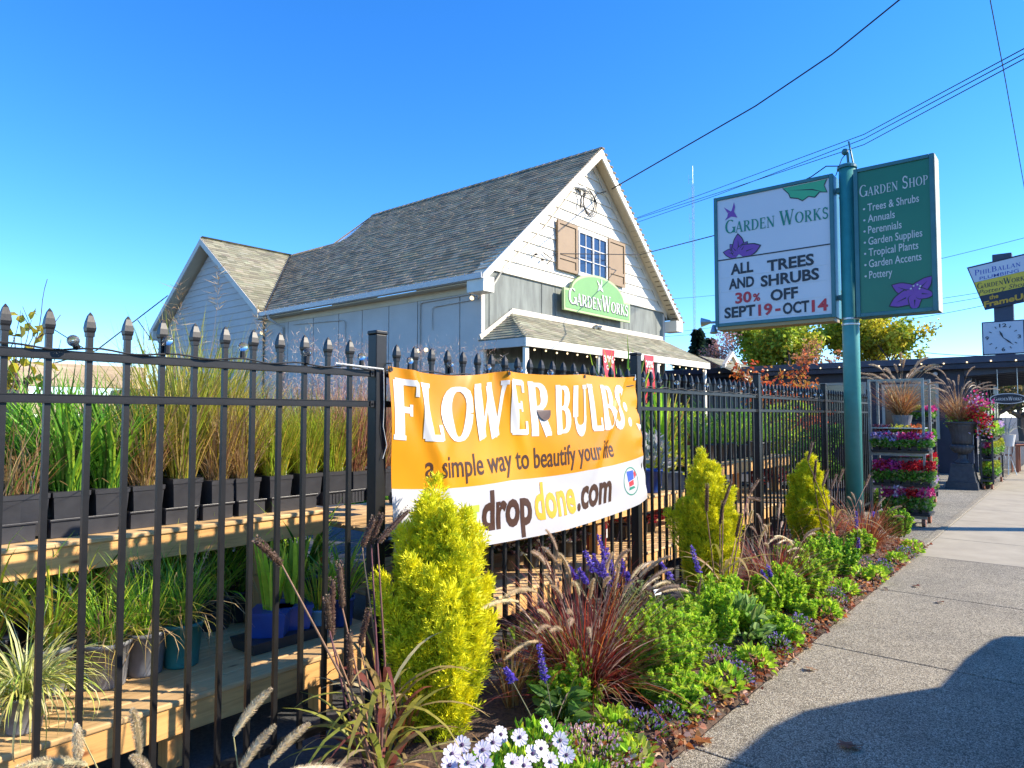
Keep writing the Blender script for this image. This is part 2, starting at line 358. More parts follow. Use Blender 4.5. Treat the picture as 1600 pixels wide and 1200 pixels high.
GLY = {
 'G': (.84, [(arc(.44, .5, .36, .46, 48, 322), 'r'), ([(.76, .05), (.76, .42)], T_), _serif(.74, .42, .3)]),
 'O': (.86, [(arc(.43, .5, .35, .46, 0, 360, 22), 'r')]), 'C': (.74, [(arc(.42, .5, .34, .46, 48, 318), 'r'), ([(.66, .72), (.66, .95)], .06)]),
 'A': (.80, [([(.08, .02), (.40, 1)], t_), ([(.40, 1), (.68, .02)], T_), ([(.2, .34), (.56, .34)], t_), _serif(.09, .025, .24), _serif(.68, .025, .28)]),
 'R': (.78, [([(.18, .02), (.18, .98)], T_), ([(.18, .96)]+arc(.36, .74, .24, .22, 90, -90, 10)+[(.18, .52)], 'b'), ([(.36, .52), (.68, .02)], T_), _serif(.17, .025), _serif(.13, .975, .2), _serif(.70, .025, .2)]),
 'D': (.84, [([(.18, .02), (.18, .98)], T_), ([(.18, .96)]+arc(.36, .5, .38, .46, 90, -90, 14)+[(.18, .04)], 'b'), _serif(.14, .025, .2), _serif(.14, .975, .2)]),
 'E': (.70, [([(.18, .02), (.18, .98)], T_), ([(.1, .965), (.60, .965)], .07), ([(.18, .52), (.50, .52)], .07), ([(.1, .035), (.62, .035)], .07), ([(.6, .99), (.6, .78)], .06), ([(.62, .0), (.62, .24)], .06), ([(.5, .42), (.5, .62)], .05)]),
 'F': (.68, [([(.18, .02), (.18, .98)], T_), ([(.1, .965), (.62, .965)], .07), ([(.18, .5), (.5, .5)], .07), ([(.62, .99), (.62, .74)], .06), ([(.5, .4), (.5, .6)], .05), _serif(.18, .025, .32)]),
 'L': (.66, [([(.18, .02), (.18, .98)], T_), ([(.1, .04), (.6, .04)], .08), ([(.6, .0), (.6, .28)], .06), _serif(.18, .975, .32)]),
 'N': (.88, [([(.16, .02), (.16, .98)], t_), ([(.13, .97), (.72, .03)], T_), ([(.72, .0), (.72, .98)], t_), _serif(.16, .025, .22), _serif(.12, .975, .2), _serif(.72, .975, .24)]),
 'W': (1.14, [([(.08, .98), (.34, .0)], T_), ([(.34, .0), (.56, .98)], t_), ([(.52, .98), (.78, .0)], T_), ([(.78, .0), (1.02, .98)], t_), _serif(.1, .975, .26), _serif(.54, .975, .22), _serif(1.02, .975, .2)]),
 'K': (.82, [([(.18, .02), (.18, .98)], T_), ([(.2, .44), (.64, .97)], t_), ([(.34, .58), (.70, .02)], T_), _serif(.18, .025), _serif(.18, .975), _serif(.64, .975, .22), _serif(.71, .025, .22)]),
 'S': (.62, [(arc(.31, .735, .19, .225, 25, 250, 9)+arc(.31, .27, .21, .235, 75, -150, 9), .13), ([(.53, .72), (.53, .95)], .05), ([(.09, .05), (.09, .28)], .05)]),
 'B': (.76, [([(.18, .02), (.18, .98)], T_), ([(.18, .96)]+arc(.36, .745, .2, .215, 90, -90, 10)+[(.18, .53)], 'b'), ([(.18, .53)]+arc(.38, .285, .25, .245, 90, -90, 10)+[(.18, .04)], 'b'), _serif(.14, .025, .2), _serif(.14, .975, .2)]),
 'U': (.82, [([(.18, .98), (.18, .34)], T_), (arc(.42, .34, .24, .31, 180, 360, 12), 's'), ([(.66, .3), (.66, .98)], t_), _serif(.18, .975), _serif(.66, .975, .22)]),
 'H': (.88, [([(.18, .02), (.18, .98)], T_), ([(.70, .02), (.70, .98)], T_), ([(.18, .52), (.7, .52)], t_), _serif(.18, .025), _serif(.18, .975), _serif(.7, .025), _serif(.7, .975)]),
 'P': (.70, [([(.18, .02), (.18, .98)], T_), ([(.18, .96)]+arc(.36, .73, .24, .23, 90, -90, 10)+[(.18, .5)], 'b'), _serif(.18, .025), _serif(.13, .975, .2)]),
 'I': (.36, [([(.18, .02), (.18, .98)], T_), _serif(.18, .025), _serif(.18, .975)]),
 'T': (.74, [([(.36, .02), (.36, .98)], T_), ([(.04, .965), (.68, .965)], .07), ([(.05, .99), (.05, .76)], .06), ([(.67, .99), (.67, .76)], .06), _serif(.36, .025)]),
 'M': (1.0, [([(.14, .02), (.16, .98)], t_), ([(.16, .97), (.47, .05)], T_), ([(.47, .05), (.78, .97)], t_), ([(.80, .02), (.80, .98)], T_), _serif(.14, .025, .22), _serif(.8, .025)]),
}
def glyph_run(s, small=0.74, gap=.05):
    """(glyph, x, scale) list; lower-case letters become small capitals"""
    x = 0; out = []
    for ch in s:
        if ch == ' ': x += .34; continue
        sc = 1.0 if ch.isupper() else small
        g = GLY[ch.upper()]; out.append((g, x, sc)); x += g[0]*sc+gap
    return out, x-gap
def put_serif(mb, s, fn, u0, v0, h, width, slope=0.0, weight=1.0, small=0.74, lift=0.0, dense=1, jig=None, cross=1):
    run, tot = glyph_run(s, small); kx = width/tot; kw = min(1.6, max(.8, h/kx)) if kx < h else 1
    n = 0
    for gi, (g, x, sc) in enumerate(run):
        dy, rot, hs = (jig[gi] if jig else (0, 0, 1))
        for pts, wdt in g[1]:
            pts = [np.array(p, float) for p in pts]
            if dense > 1 and len(pts) == 2: pts = [pts[0]+(pts[1]-pts[0])*i/dense for i in range(dense+1)]
            k = len(pts); Lf = []; Rt = []
            for i, p in enumerate(pts):
                d = pts[min(i+1, k-1)]-pts[max(i-1, 0)]; d /= np.linalg.norm(d)+1e-9; q = np.array([-d[1], d[0]])
                if isinstance(wdt, str):
                    a = abs(d[1])
                    ww = (.05+.13*a**1.5) if wdt in 'rb' else (.06+.11*(abs(d[0])**1.5 if 0.2 < i/(k-1) < .8 else .15))
                else: ww = wdt
                ww *= weight
                Lf.append(p+q*ww/2); Rt.append(p-q*ww/2)
            vs = []
            for p in [a_+(b_-a_)*(j/cross) for j in range(cross+1) for a_, b_ in zip(Lf, Rt)]:
                px, py = p[0]+rot*(p[1]-.5), p[1]*hs+dy
                uu = u0+(x+px*sc)*kx; vs.append(fn(uu, v0+py*sc*h+slope*(uu-u0), lift+n*.00012))
            mb.add(vs, [(j*k+k+i, j*k+k+i+1, j*k+i+1, j*k+i) for j in range(cross) for i in range(k-1)]); n = (n+1) % 12
# ================================================================= SETTING
def sheet(name, x0, x1, y0, y1, z, mat, th=None):
    m = MB()
    if th: m.box(x0, x1, y0, y1, z-th, z)
    else: m.add([(x0, y0, z), (x1, y0, z), (x1, y1, z), (x0, y1, z)], [(0, 1, 2, 3)])
    return tag(m.build(name, mat), kind='structure')
sheet('ground', -900, 900, -900, 900, -0.03, ASPH)
sheet('road', 3.45, 13, -200, 300, -0.10+.075, ASPH)
m = MB()
ys = [2.96-1.85*k for k in range(8, -1, -1)]+[4.81, 6.66, 8.51]
for a, b in zip(ys, ys[1:]): m.bbox(1.165, 3.2, a+.006, b-.006, -.028, .004, .006)
tag(m.build('sidewalk', AGG), kind='structure')
m = MB()
yc = [8.51, 9.9, 11.75, 13.3, 15.1, 17.0, 18.9, 20.8, 23, 25.5, 28, 31, 34, 38, 44, 60]
for a, b in zip(yc, yc[1:]): m.bbox(1.165, 3.2, a+.006, b-.006, -.028, .004, .006)
tag(m.build('concrete_pavement', CONC), kind='structure')
tag((lambda q: (q.box(1.15, 3.22, -14, 60, -.0295, -.012), q.build('joint_bed', JOINT))[1])(MB()), kind='structure')
m = MB(); m.bbox(3.2, 3.36, -14, 60, -.029, .012, .02); tag(m.build('kerb', CONC), kind='structure')
m = MB()
for a, b in zip([9.3, 10.3, 12.1, 14.0, 16.2, 18.5, 21], [10.3, 12.1, 14.0, 16.2, 18.5, 21, 24]): m.bbox(-.6, 1.07, a+.006, b-.006, -.028, .0, .006)
tag(m.build('forecourt_paving', AGG2), kind='structure')
m = MB()
for i in range(8): m.bbox(1.075, 1.16, 9.0+i*2, 10.995+i*2, -.028, .012, .008)
tag(m.build('edging_strip', AGG), kind='structure')
# planting bed: lumpy mulch
m = MB(); nx, ny = 22, 190
def bedz(x, y): return .012+.045*math.sin(math.pi*min(1, max(0, x/1.16)))+.018*math.sin(7*x+3*y)*math.sin(5*y+2)
vs = []
for j in range(ny+1):
    for i in range(nx+1):
        x = -.05+1.215*i/nx; y = -.6+9.9*j/ny
        vs.append((x, y, -.02 if i in (0, nx) else max(-.015, bedz(x, y)+rng.normal(0, .008))))
m.add(vs, [(j*(nx+1)+i, j*(nx+1)+i+1, (j+1)*(nx+1)+i+1, (j+1)*(nx+1)+i) for j in range(ny) for i in range(nx)])
tag(m.build('soil', SOIL, smooth=True), kind='structure')
# leaf litter along the bed edge
m = MB(); n = 4200
x = np.clip(1.16-np.abs(rng.normal(0, .15, n))+rng.normal(0, .03, n), .1, 1.28); y = U(-.3, 9.2, n)
z = np.array([max(.008, bedz(a, b))+.008 for a, b in zip(x, y)])+U(0, .015, n)
d = rng.normal(0, 1, (n, 3)); d[:, 2] *= .25
m.leaves(np.stack([x, y, z], 1), d, U(.018, .05, n), U(.014, .036, n), palette(n, [(.42, .13, .04), (.5, .2, .08), (.32, .09, .03), (.55, .30, .15), (.25, .09, .05), (.48, .27, .18), (.6, .42, .25), (.55, .36, .28), (.12, .07, .05)], .3), .15, .35)
tag(m.build('leaf_litter', LEAF), kind='stuff')
# single leaves lying on the pavement
def fallen_leaf(px, py, c, label, rz, s=1.0):
    p = onZ(.006, px, py); m = MB()
    out = []
    for k in range(11):                                # lobed outline of a maple-like leaf
        a = math.pi*2*k/11; r = (.05 if k % 2 == 0 else .028)*s; out.append((r*math.cos(a), r*math.sin(a)))
    m.add([(0, 0, .012)]+[(u, v, .004+.016*abs(math.sin(3*i))) for i, (u, v) in enumerate(out)], [(0, i+1, (i+1) % 11+1) for i in range(11)], c)
    m.tube([(0, 0, .012), (.06*s, .03*s, .004)], .0016, 5, c)
    o = m.build('fallen_leaf', LEAF); o.location = p; o.rotation_euler = (0, 0, rz)
    tag(o, label, 'leaf', 'loose leaves on the pavement')
fallen_leaf(1325, 1168, (.33, .12, .06), 'brown curled leaf lying alone in the big shadow on the pavement', .4, 1.1)
fallen_leaf(1097, 1160, (.45, .17, .05), 'orange lobed leaf at the near pavement joint beside the flower bed', 1.4, 1.2)
fallen_leaf(1432, 917, (.30, .10, .06), 'small dark red leaf by the upper pavement joint', 2.0, .8)
fallen_leaf(1468, 942, (.28, .11, .07), 'small brown leaf on the sunny aggregate, right of the other small leaf', .9, .7)
fallen_leaf(1265, 1047, (.40, .23, .13), 'pale tan leaf on the sunny pavement just above the big shadow', .2, .7)

# ================================================================= FENCE
posts_y = [-.385, 2.10, 4.57, 7.08, 9.48, 11.95]
ptop = [1.90, 1.905, 1.975, 1.945, 1.92, 1.92]
fence = thing('iron_fence', 'black iron picket fence with spear tips and square posts along the flower bed', 'fence', (0, 0, 0))
for y, zt in zip(posts_y, ptop):
    m = MB(); m.bbox(-.032, .032, y-.032, y+.032, -.025, zt-.018, .004); p = m.build('post', FENCE, fence)
    m = MB(); m.bbox(-.036, .036, y-.036, y+.036, zt-.018, zt+.002, .006); m.build('post_cap', FENCE, p)
RAILZ = (1.700, 1.556, .150)
spans = list(zip(posts_y, posts_y[1:]))
for k, (a, b) in enumerate(spans):
    for z in RAILZ:
        m = MB(); y0, y1 = a+.033, b-.033
        m.box(-.017, .017, y0, y1, z-.010, z+.012)                        # channel with small lips along both edges
        m.box(-.0195, .0195, y0, y1, z+.0125, z+.0155); m.box(-.0195, .0195, y0, y1, z-.0135, z-.0105)
        r = m.build('rail', FENCE, fence)
        m = MB()
        for yy in (y0+.012, y1-.012):
            m.box(.0200, .0235, yy-.011, yy+.011, z-.0145, z+.0165); m.ball((.0245, yy, z+.001), .006, n=8)
        m.build('bracket', FENCE, r)
def picket_parts(m, y, zt):
    m.box(-.0092, .0092, y-.0092, y+.0092, .10, zt-.07)
def finial_mb(m, y, zt):
    def ring(h, z): return [(-h, y-h, z), (h, y-h, z), (h, y+h, z), (-h, y+h, z)]
    lv = [(.0118, zt-.084), (.0122, zt-.070), (.0142, zt-.064), (.0155, zt-.054), (.0130, zt-.034), (.0075, zt-.012), (.001, zt)]
    vs = sum([ring(h, z) for h, z in lv], []); fs = [(3, 2, 1, 0), tuple(range(len(vs)-4, len(vs)))]
    for i in range(len(lv)-1):
        for j in range(4): fs.append((i*4+j, i*4+(j+1) % 4, (i+1)*4+(j+1) % 4, (i+1)*4+j))
    m.add(vs, fs)
npk = 0; pk0 = None; restm = MB()
order = []
for k, (a, b) in enumerate(spans):
    if k == 0: order += [(k, 1.94-.1195*i) for i in range(20)][::-1]
    else: order += [(k, a+.12+(b-a-.24)*i/19) for i in range(20)]
for k, y in order:
    if y < .40: continue
    zt = 1.852
    if npk < 90:
        if pk0 is None:
            m = MB(); picket_parts(m, 0, zt); pk0 = m.build('picket', FENCE, fence); pk0.location = (0, y, 0)
            m = MB(); finial_mb(m, 0, zt)
            fo = m.build('spear_tip', FENCE, None); fo.parent = pk0
        else:
            c = copy_tree(pk0, fence); c.location = (0, y, 0)
        npk += 1
    else: picket_parts(restm, y, zt); finial_mb(restm, y, zt)
tag(restm.build('far_pickets', FENCE, fence), kind='stuff')

# string lights clipped to the top rail
sl = thing('string_lights', 'string of clear globe bulbs on black cable along the fence top rail', 'string lights', (0, .6, 1.72))
m = MB(); pts = []
by = [.80+.293*k for k in range(30)]
for k in range(240):
    y = .3+k*.037; pts.append((.024+.006*math.sin(k*1.3), y, 1.722+.006*math.sin(k*.9)))
m.tube(pts, .0035, 5); m.build('cable', CABLE, sl)
for k, y in enumerate(by):
    side = k == 0
    a = np.array((.02, y+.02, 1.728)); u = np.array((.75, -.45, .35)) if side else np.array((.05*math.sin(k*7), .12*math.sin(k*3), 1.0)); u /= np.linalg.norm(u)
    m = MB(); m.tube([a, a+u*.03], [.0115, .0105], 8); s_ = m.build('bulb_socket', CABLE, sl)
    m = MB(); m.ball(tuple(a+u*.047), .0195, n=12); m.build('bulb', BULB, s_, smooth=True)
# pale twine and tie at the first post
m = MB(); m.tube([(.03, 1.84, 1.735), (.045, 1.98, 1.727), (.045, 2.10, 1.722)], .004, 5, (.7, .68, .62)); m.tube([(.047, 2.10, 1.72), (.046, 2.105, 1.55), (.047, 2.10, 1.45), (.05, 2.12, 1.36), (.046, 2.10, 1.30)], .002, 5, (.6, .58, .52))
tag(m.build('twine', BARKC), 'pale twine knotted on the fence post beside the banner corner', 'twine')

# ================================================================= BANNER
BY0, BY1, BZ0 = 2.115, 4.50, .835
def banner(u, v, lift=0.0):
    """u 0..2.42 m along, v 0..0.92 m up"""
    s, t = u/2.42, v/.92
    yl = BY0+.05*(1-t); yr = BY1+.17*(1-t)
    y = yl+(yr-yl)*s
    ztop = 1.737+.055*s-.035*math.sin(math.pi*min(1, s/.36))*(s < .36)-.014*math.sin(math.pi*max(0, min(1, (s-.36)/.33)))-.012*math.sin(math.pi*max(0, min(1, (s-.69)/.31)))
    zbot = BZ0-.05*math.sin(math.pi*s)**.8+.045*s**4
    z = zbot+(ztop-zbot)*t
    x = .055+.020*math.sin(math.pi*s)*(1-t*.55)
    g = lambda d, w_: math.exp(-(d/w_)**2)
    x += .022*g((s-.79)-(t-.62)*.36, .022)*g(t-.72, .38)            # diagonal fold through the last letters
    x -= .016*g((s-.84)-(t-.62)*.36, .03)*g(t-.72, .38)
    x += .030*g((s-.055)+(t-1)*.14, .020)*g(t-.85, .5)+.026*g((s-.22)-(t-.9)*.25, .03)*g(t-.85, .3)
    x += .030*g((s-.36)-(1-t)*.12, .02)*g(t-1, .35)-.020*g((s-.33)+(1-t)*.1, .02)*g(t-1, .3)
    x += .012*math.sin(9*s+2.5*t)*(.3+t)+.008*math.sin(23*s-6*t)*(t**2)+.005*math.sin(15*s+11*t)+.010*g(t-.12, .1)*math.sin(14*s)
    x += .03*max(0, s-.93)/.07*(1-t)*-1+.004*math.sin(40*t)*g(s-1, .05)
    return (x+lift, y, z)
bn = thing('vinyl_banner', 'orange and white vinyl banner about flower bulbs tied to the fence', 'banner', (0.05, 2.1, .83))
VORG = .327
nu, nv = 150, 60
ORG, ORGT, OL = newmat('orange_vinyl')[0:3]
n_ = noise(ORG.node_tree, 1.6, 3); r_ = ramp(ORGT, n_.outputs[0], [(.3, (.74, .26, .007)), (.7, (.82, .37, .013))])
ORGT.links.new(r_.outputs[0], OL.inputs['Base Color']); OL.inputs['Roughness'].default_value = .33
def vinyl_trans(mat, f=.22):
    t = mat.node_tree; b = t.nodes['Principled BSDF']; src = b.inputs['Base Color'].links[0].from_socket
    tr = N_(t, 'ShaderNodeBsdfTranslucent'); mx = N_(t, 'ShaderNodeMixShader'); mx.inputs[0].default_value = f
    t.links.new(src, tr.inputs[0]); t.links.new(b.outputs[0], mx.inputs[1]); t.links.new(tr.outputs[0], mx.inputs[2])
    t.links.new(mx.outputs[0], t.nodes['Material Output'].inputs[0])
vinyl_trans(ORG); WVIN = W('white_vinyl', (.62, .61, .62), .35, .95); vinyl_trans(WVIN)
for (va, vb, nm, mt_, k) in ((0, VORG, 'white_panel', WVIN, 22), (VORG, .92, 'orange_panel', ORG, 40)):
    m = MB()
    vs = [banner(2.42*i/nu, va+(vb-va)*j/k, l) for l in (0, -.0012) for j in range(k+1) for i in range(nu+1)]
    q = (nu+1)*(k+1)
    fs = [(j*(nu+1)+i, j*(nu+1)+i+1, (j+1)*(nu+1)+i+1, (j+1)*(nu+1)+i) for j in range(k) for i in range(nu)]
    m.add(vs, fs+[tuple(q+x for x in f[::-1]) for f in fs]); m.build(nm, mt_, bn, smooth=True)
def yu(px, py, v):                                   # banner u under a measured pixel
    y = onX(.06, px, py)[1]; t = v/.92; yl = BY0+.05*(1-t); yr = BY1+.17*(1-t); return (y-yl)/(yr-yl)*2.42
m = MB(); rj = random.Random(3)
u0, u1 = yu(610, 640, .72), yu(856, 630, .72)
jig = [(rj.uniform(-.02, .02), rj.uniform(-.10, .12), rj.uniform(.97, 1.03)) for _ in range(6)]
put_serif(m, 'FLOWER', banner, u0, .575, .295, u1-u0, 0, 1.5, 1, .0022, 30, jig, 5)
m.build('headline', INKWHT, bn); m = MB()
u0, u1 = yu(864, 640, .72), yu(976, 640, .72)
jig = [(rj.uniform(-.02, .02), rj.uniform(-.10, .10), rj.uniform(.95, 1.02)) for _ in range(5)]
put_serif(m, 'BULBS', banner, u0, .572, .285, u1-u0, 0, 1.5, 1, .0022, 30, jig, 5)
m.build('headline', INKWHT, bn); m = MB()
for (px, py, v, a, b) in ((981, 625, .71, .022, .034), (986, 655, .60, .027, .034)):
    c = yu(px, py, v); m.add([banner(c+a*math.cos(R(20*i)), v+b*math.sin(R(20*i)), .0012) for i in range(18)], [tuple(range(18))])
c = yu(1001, 668, .53); m.add([banner(c+p, .55+q, .0012) for p, q in ((-.03, .03), (.05, .012), (.055, -.01), (.015, -.03))], [(0, 1, 2, 3)])
m.build('colon', INKWHT, bn)
m = MB(); u0, u1 = yu(663, 700, .4), yu(958, 690, .4)
put_text(m, 'a simple way to beautify your life', banner, u0, .385, .115, u1-u0, 0, .012, .0, 70, .0022); m.build('tagline', INKBRN, bn)
m = MB(); u0, u1 = yu(752, 800, .15), yu(829, 790, .15); put_text(m, 'drop', banner, u0, .085, .20, u1-u0, 0, .035, 0, 24, .0022)
m.build('web_name', INKBRN, bn); m = MB(); u0, u1 = yu(898, 780, .15), yu(953, 765, .15); put_text(m, '.com', banner, u0, .10, .19, u1-u0, 0, .03, .1, 24, .0022); m.build('web_name', INKBRN, bn)
m = MB(); u0, u1 = yu(833, 780, .15), yu(896, 770, .15); put_text(m, 'done', banner, u0, .095, .20, u1-u0, 0, .03, .05, 24, .0022); m.build('web_name', INKYEL, bn)
m = MB(); u0, u1 = yu(642, 800, .15), yu(748, 800, .15); put_text(m, 'dig', banner, u0, .085, .20, u1-u0, 0, .03, 0, 24, .0022); m.build('web_name', INKLIME, bn)
# round badge
m = MB(); cu_ = yu(985, 745, .18); cv = .185
def ell(cu, cv, a, b, n=28): return [(cu+a*math.cos(2*math.pi*i/n), cv+b*math.sin(2*math.pi*i/n)) for i in range(n)]
o_, i_ = ell(cu_, cv, .105, .10), ell(cu_, cv, .097, .092)
m.add([banner(u, v, .0012) for u, v in o_+i_], [(i, (i+1) % 28, 28+(i+1) % 28, 28+i) for i in range(28)]); m.build('badge_ring', INKGRN, bn)
for nm, mt_, pl_, l in (('badge_patch', INKBLU, [(-.04, .0), (.04, .01), (.05, .07), (-.05, .075)], .0013), ('badge_patch', INKRED, [(-.03, -.035), (.03, -.03), (.035, .005), (-.035, -.003)], .0015),
                    ('badge_patch', INKRED, [(.055, .01), (.085, .03), (.07, .065), (.05, .05)], .0016), ('badge_patch', INKGRN, [(-.04, -.06), (.045, -.055), (.03, -.04), (-.03, -.04)], .0017)):
    m = MB(); m.add([banner(cu_+a, cv+b, l) for a, b in pl_], [tuple(range(len(pl_)))]); m.build(nm, mt_, bn)
# wind slit, eyelets and ties
m = MB(); c = yu(846, 640, .69)
m.add([banner(c-.055, .715, .004), banner(c+.075, .715, .004)]+[banner(c+.01+.065*math.cos(R(-10-16*i)), .713-.058*math.sin(R(10+16*i)), .004+.008*math.sin(R(16*i))) for i in range(11)], [tuple(range(13))])
m.build('wind_slit', INKBRN, bn)
for s in (.005, .36, .69, .995):
    m = MB(); b_ = np.array(banner(2.42*s, .905, .003)); m.tube([b_+(0, 0, 0), b_+(.004, 0, 0)], .011, 10); m.tube([b_+(.005, 0, .0), b_+(.004, 0, .03), b_+(-.03, 0, .03)], .003, 5)
    m.build('eyelet', METAL if s > .9 else CABLE, bn)

# ================================================================= TIMBER BENCHES
def bench(y0, y1, xlow, zlow, xup, zup, legs, label, back=-2.0, hu=.15, hl=.15):
    t = thing('plant_bench', label, 'plant bench', (xlow, y0, 0), 'stepped cedar benches behind the fence')
    m = MB(); m.bbox(xlow-.038, xlow, y0, y1, zlow-hl, zlow-.027, .004); m.build('lower_apron', WOOD, t); m = MB(); m.bbox(back, back+.038, y0, y1, zlow-hl, zlow-.027, .004); m.build('lower_apron', WOOD, t)
    m = MB(); x = xlow+.012; k = 0
    while x-.135 > back:
        off = rng.normal(0, .004); m.bbox(x-.135, x, y0-.02+off, y1+.02+off, zlow-.026, zlow, .007); x -= .143
    m.build('lower_deck', DECK, t)
    m = MB(); m.bbox(xup-.038, xup, y0, y1, zup-hu, zup-.027, .004); m.build('upper_apron', WOOD, t)
    m = MB(); x = xup+.012
    while x-.135 > back-.4:
        off = rng.normal(0, .004); m.bbox(x-.135, x, y0-.02+off, y1+.02+off, zup-.026, zup, .007); x -= .143
    m.build('upper_deck', DECK, t)
    for yy in legs:
        m = MB(); m.bbox(xup-.13, xup-.041, yy-.045, yy+.045, zlow+.001, zup-.028, .005); m.build('leg', WOODZ, t)
        m = MB(); m.bbox(xlow-.135, xlow-.041, yy-.045, yy+.045, -.028, zlow-.028, .005); m.build('leg', WOODZ, t)
        m = MB(); m.bbox(back-.38, back-.30, yy-.045, yy+.045, -.028, zup-.028, .005); m.build('leg', WOODZ, t)
    return t
bench(-.6, 2.60, -.45, .28, -1.10, .915, (.2, 1.42, 2.18), 'two step cedar plant bench behind the first fence section, full of potted grasses')
bench(3.0, 5.16, -.42, .31, -.62, .735, (3.42, 5.10), 'low two step cedar bench hidden partly behind the orange banner')
bench(5.22, 7.5, -.42, .30, -.64, .735, (5.9, 7.3), 'low two step cedar bench behind the second golden cypress', hu=.15)
bench(7.6, 10.6, -.42, .40, -.80, .925, (7.75, 8.75, 10.2), 'taller cedar bench with black nursery pots behind the third fence section')
# ================================================================= SHOP BUILDING
XF, YS = -7.0, 10.53                        # front wall plane, near side wall plane
YN, YR, ZR, ZE = 18.69, 14.65, 8.32, 4.41   # far corner, ridge, ridge and eave heights at the roof surface
XO = -6.62; YE0, YE1 = 10.22, 19.05
XB = -18.45                                  # ridge line of the rear wing
SL = (ZR-ZE)/(YR-YE0)
SLN = (ZR-ZE)/(YE1-YR)
house = thing('shop_building', 'grey garden shop with white sided gable, shingled roof and cream trim', 'building', (-7, 10.53, 0))
def hz(y): return ZE+SL*(y-YE0) if y <= YR else ZR-SLN*(y-YR)
# side wall (panels between dark battens) and front panels
m = MB(); m.box(-15.5, XF-.001, YS+.02, YS+.2, -.03, ZE-.06); m.build('core_wall', GROOVE, house)
m = MB(); xs = [XF, XF-.62, XF-1.95, XF-2.95, XF-3.95, XF-4.9, XF-6.0, XF-7.2, -15.5]
for a, b in zip(xs, xs[1:]): m.bbox(b+.012, a-.012 if a != XF else a, YS, YS+.03, -.03, 4.28, .004)
m.build('side_wall', GREYW, house)
m = MB(); m.bbox(-15.5, XF+.02, YS-.02, YS+.012, 4.10, 4.34, .006); m.build('frieze_board', SOFF, house)
m = MB(); m.box(XF-.2, XF-.03, YS+.2, YN, -.03, 4.74); m.box(-18.3, XF-.25, YN-.2, YN-.02, -.03, 4.3); m.build('core_wall', GROOVE, house)
m = MB(); yy = [YS, 10.78, 12.62, 13.15, 16.35, 16.62, 18.2, YN]
for a, b in zip(yy, yy[1:]): m.bbox(XF-.03, XF, a+.012, b-.012, 2.6, 4.62, .004)
m.build('front_panel', DKGREY, house)
m = MB(); m.bbox(XF-.03, XF+.025, YS-.022, YS+.09, -.03, 4.3, .006); m.build('corner_board', GREYW, house); m = MB(); m.bbox(XF-.03, XF+.025, YN-.09, YN+.02, -.03, 4.55, .006); m.build('corner_board', GREYW, house)
m = MB(); m.box(XF-.03, XF-.005, YS+.09, YN-.09, -.03, 2.6); m.build('shopfront', DARKIN, house)
# gable clapboards: each course a tilted board, ends cut along the rakes
m = MB(); z = 4.63; ex = .272
m.box(XF-.2, XF-.025, YS+.3, YN-.3, 4.6, 4.75)
while z < 8.0:
    z1 = min(z+ex, 8.05); 
    a0 = YE0+(z-ZE+.22)/SL; b0 = YE1-(z-ZE+.22)/SLN; a1 = YE0+(z1-ZE+.22)/SL; b1 = YE1-(z1-ZE+.22)/SLN
    a0, b0 = max(a0, YS-.0), min(b0, YN); a1, b1 = max(a1, YS), min(b1, YN)
    if b1-a1 < .05: a1 = b1 = (a0+b0)/2
    m.add([(XF+.033, a0, z), (XF+.033, b0, z), (XF+.004, b1, z1), (XF+.004, a1, z1), (XF-.03, a0, z), (XF-.03, b0, z), (XF-.03, b1, z1), (XF-.03, a1, z1)],
          [(0, 1, 2, 3), (4, 7, 6, 5), (0, 4, 5, 1), (3, 2, 6, 7), (0, 3, 7, 4), (1, 5, 6, 2)])
    z += ex
m.build('gable_siding', WHITEP, house)
m = MB(); m.bbox(XF-.02, XF+.05, YS-.02, YN+.02, 4.60, 4.70, .008); m.build('band_board', WHITEP, house)
# shingled roof: courses of single tabs
def shingle_plane(m, P, eu, ev, Lu, rows, expo, tab, lo, hi, cols, nrm):
    """P origin at eave, eu along the eave, ev up the slope; lo/hi(row) give the run along eu"""
    eu, ev, nrm = map(np.array, (eu, ev, nrm))
    for r in range(rows):
        a, b = lo(r), hi(r); x = a-rng.uniform(0, tab)
        while x < b:
            w_ = tab*rng.uniform(.55, 1.25); x0, x1 = max(x, a), min(x+w_, b); x += w_
            if x1-x0 < .01: continue
            th = .011+(.005 if rng.random() < .45 else 0)
            o = P+ev*expo*r; c = palette(1, cols, .08)[0]
            p = [o+eu*x0+nrm*th, o+eu*x1+nrm*th, o+eu*x1+ev*expo*1.05+nrm*.002, o+eu*x0+ev*expo*1.05+nrm*.002]
            q = [o+eu*x0-nrm*.012, o+eu*x1-nrm*.012]
            m.add(p+q, [(0, 1, 2, 3), (4, 5, 1, 0), (4, 0, 3), (5, 2, 1)], tuple(c))
SHC = [(.35, .265, .155), (.29, .22, .13), (.39, .30, .185), (.23, .175, .105), (.36, .28, .17), (.32, .24, .14)]
SHC2 = [(.30, .28, .19), (.24, .225, .155), (.27, .25, .17), (.20, .19, .13), (.33, .31, .22)]
XRE = -15.75; YL, ZL = 13.22, None
nS = np.array([0, -SL, 1.0]); nS /= np.linalg.norm(nS); evS = np.array([0, 1.0, SL]); slen = np.linalg.norm([YR-YE0, ZR-ZE]); evS /= np.linalg.norm(evS)
expo = .142; rows = int(slen/expo)
ZL = hz(YL)
def valley_x(r):            # the valley where the wing roof meets this slope
    return None
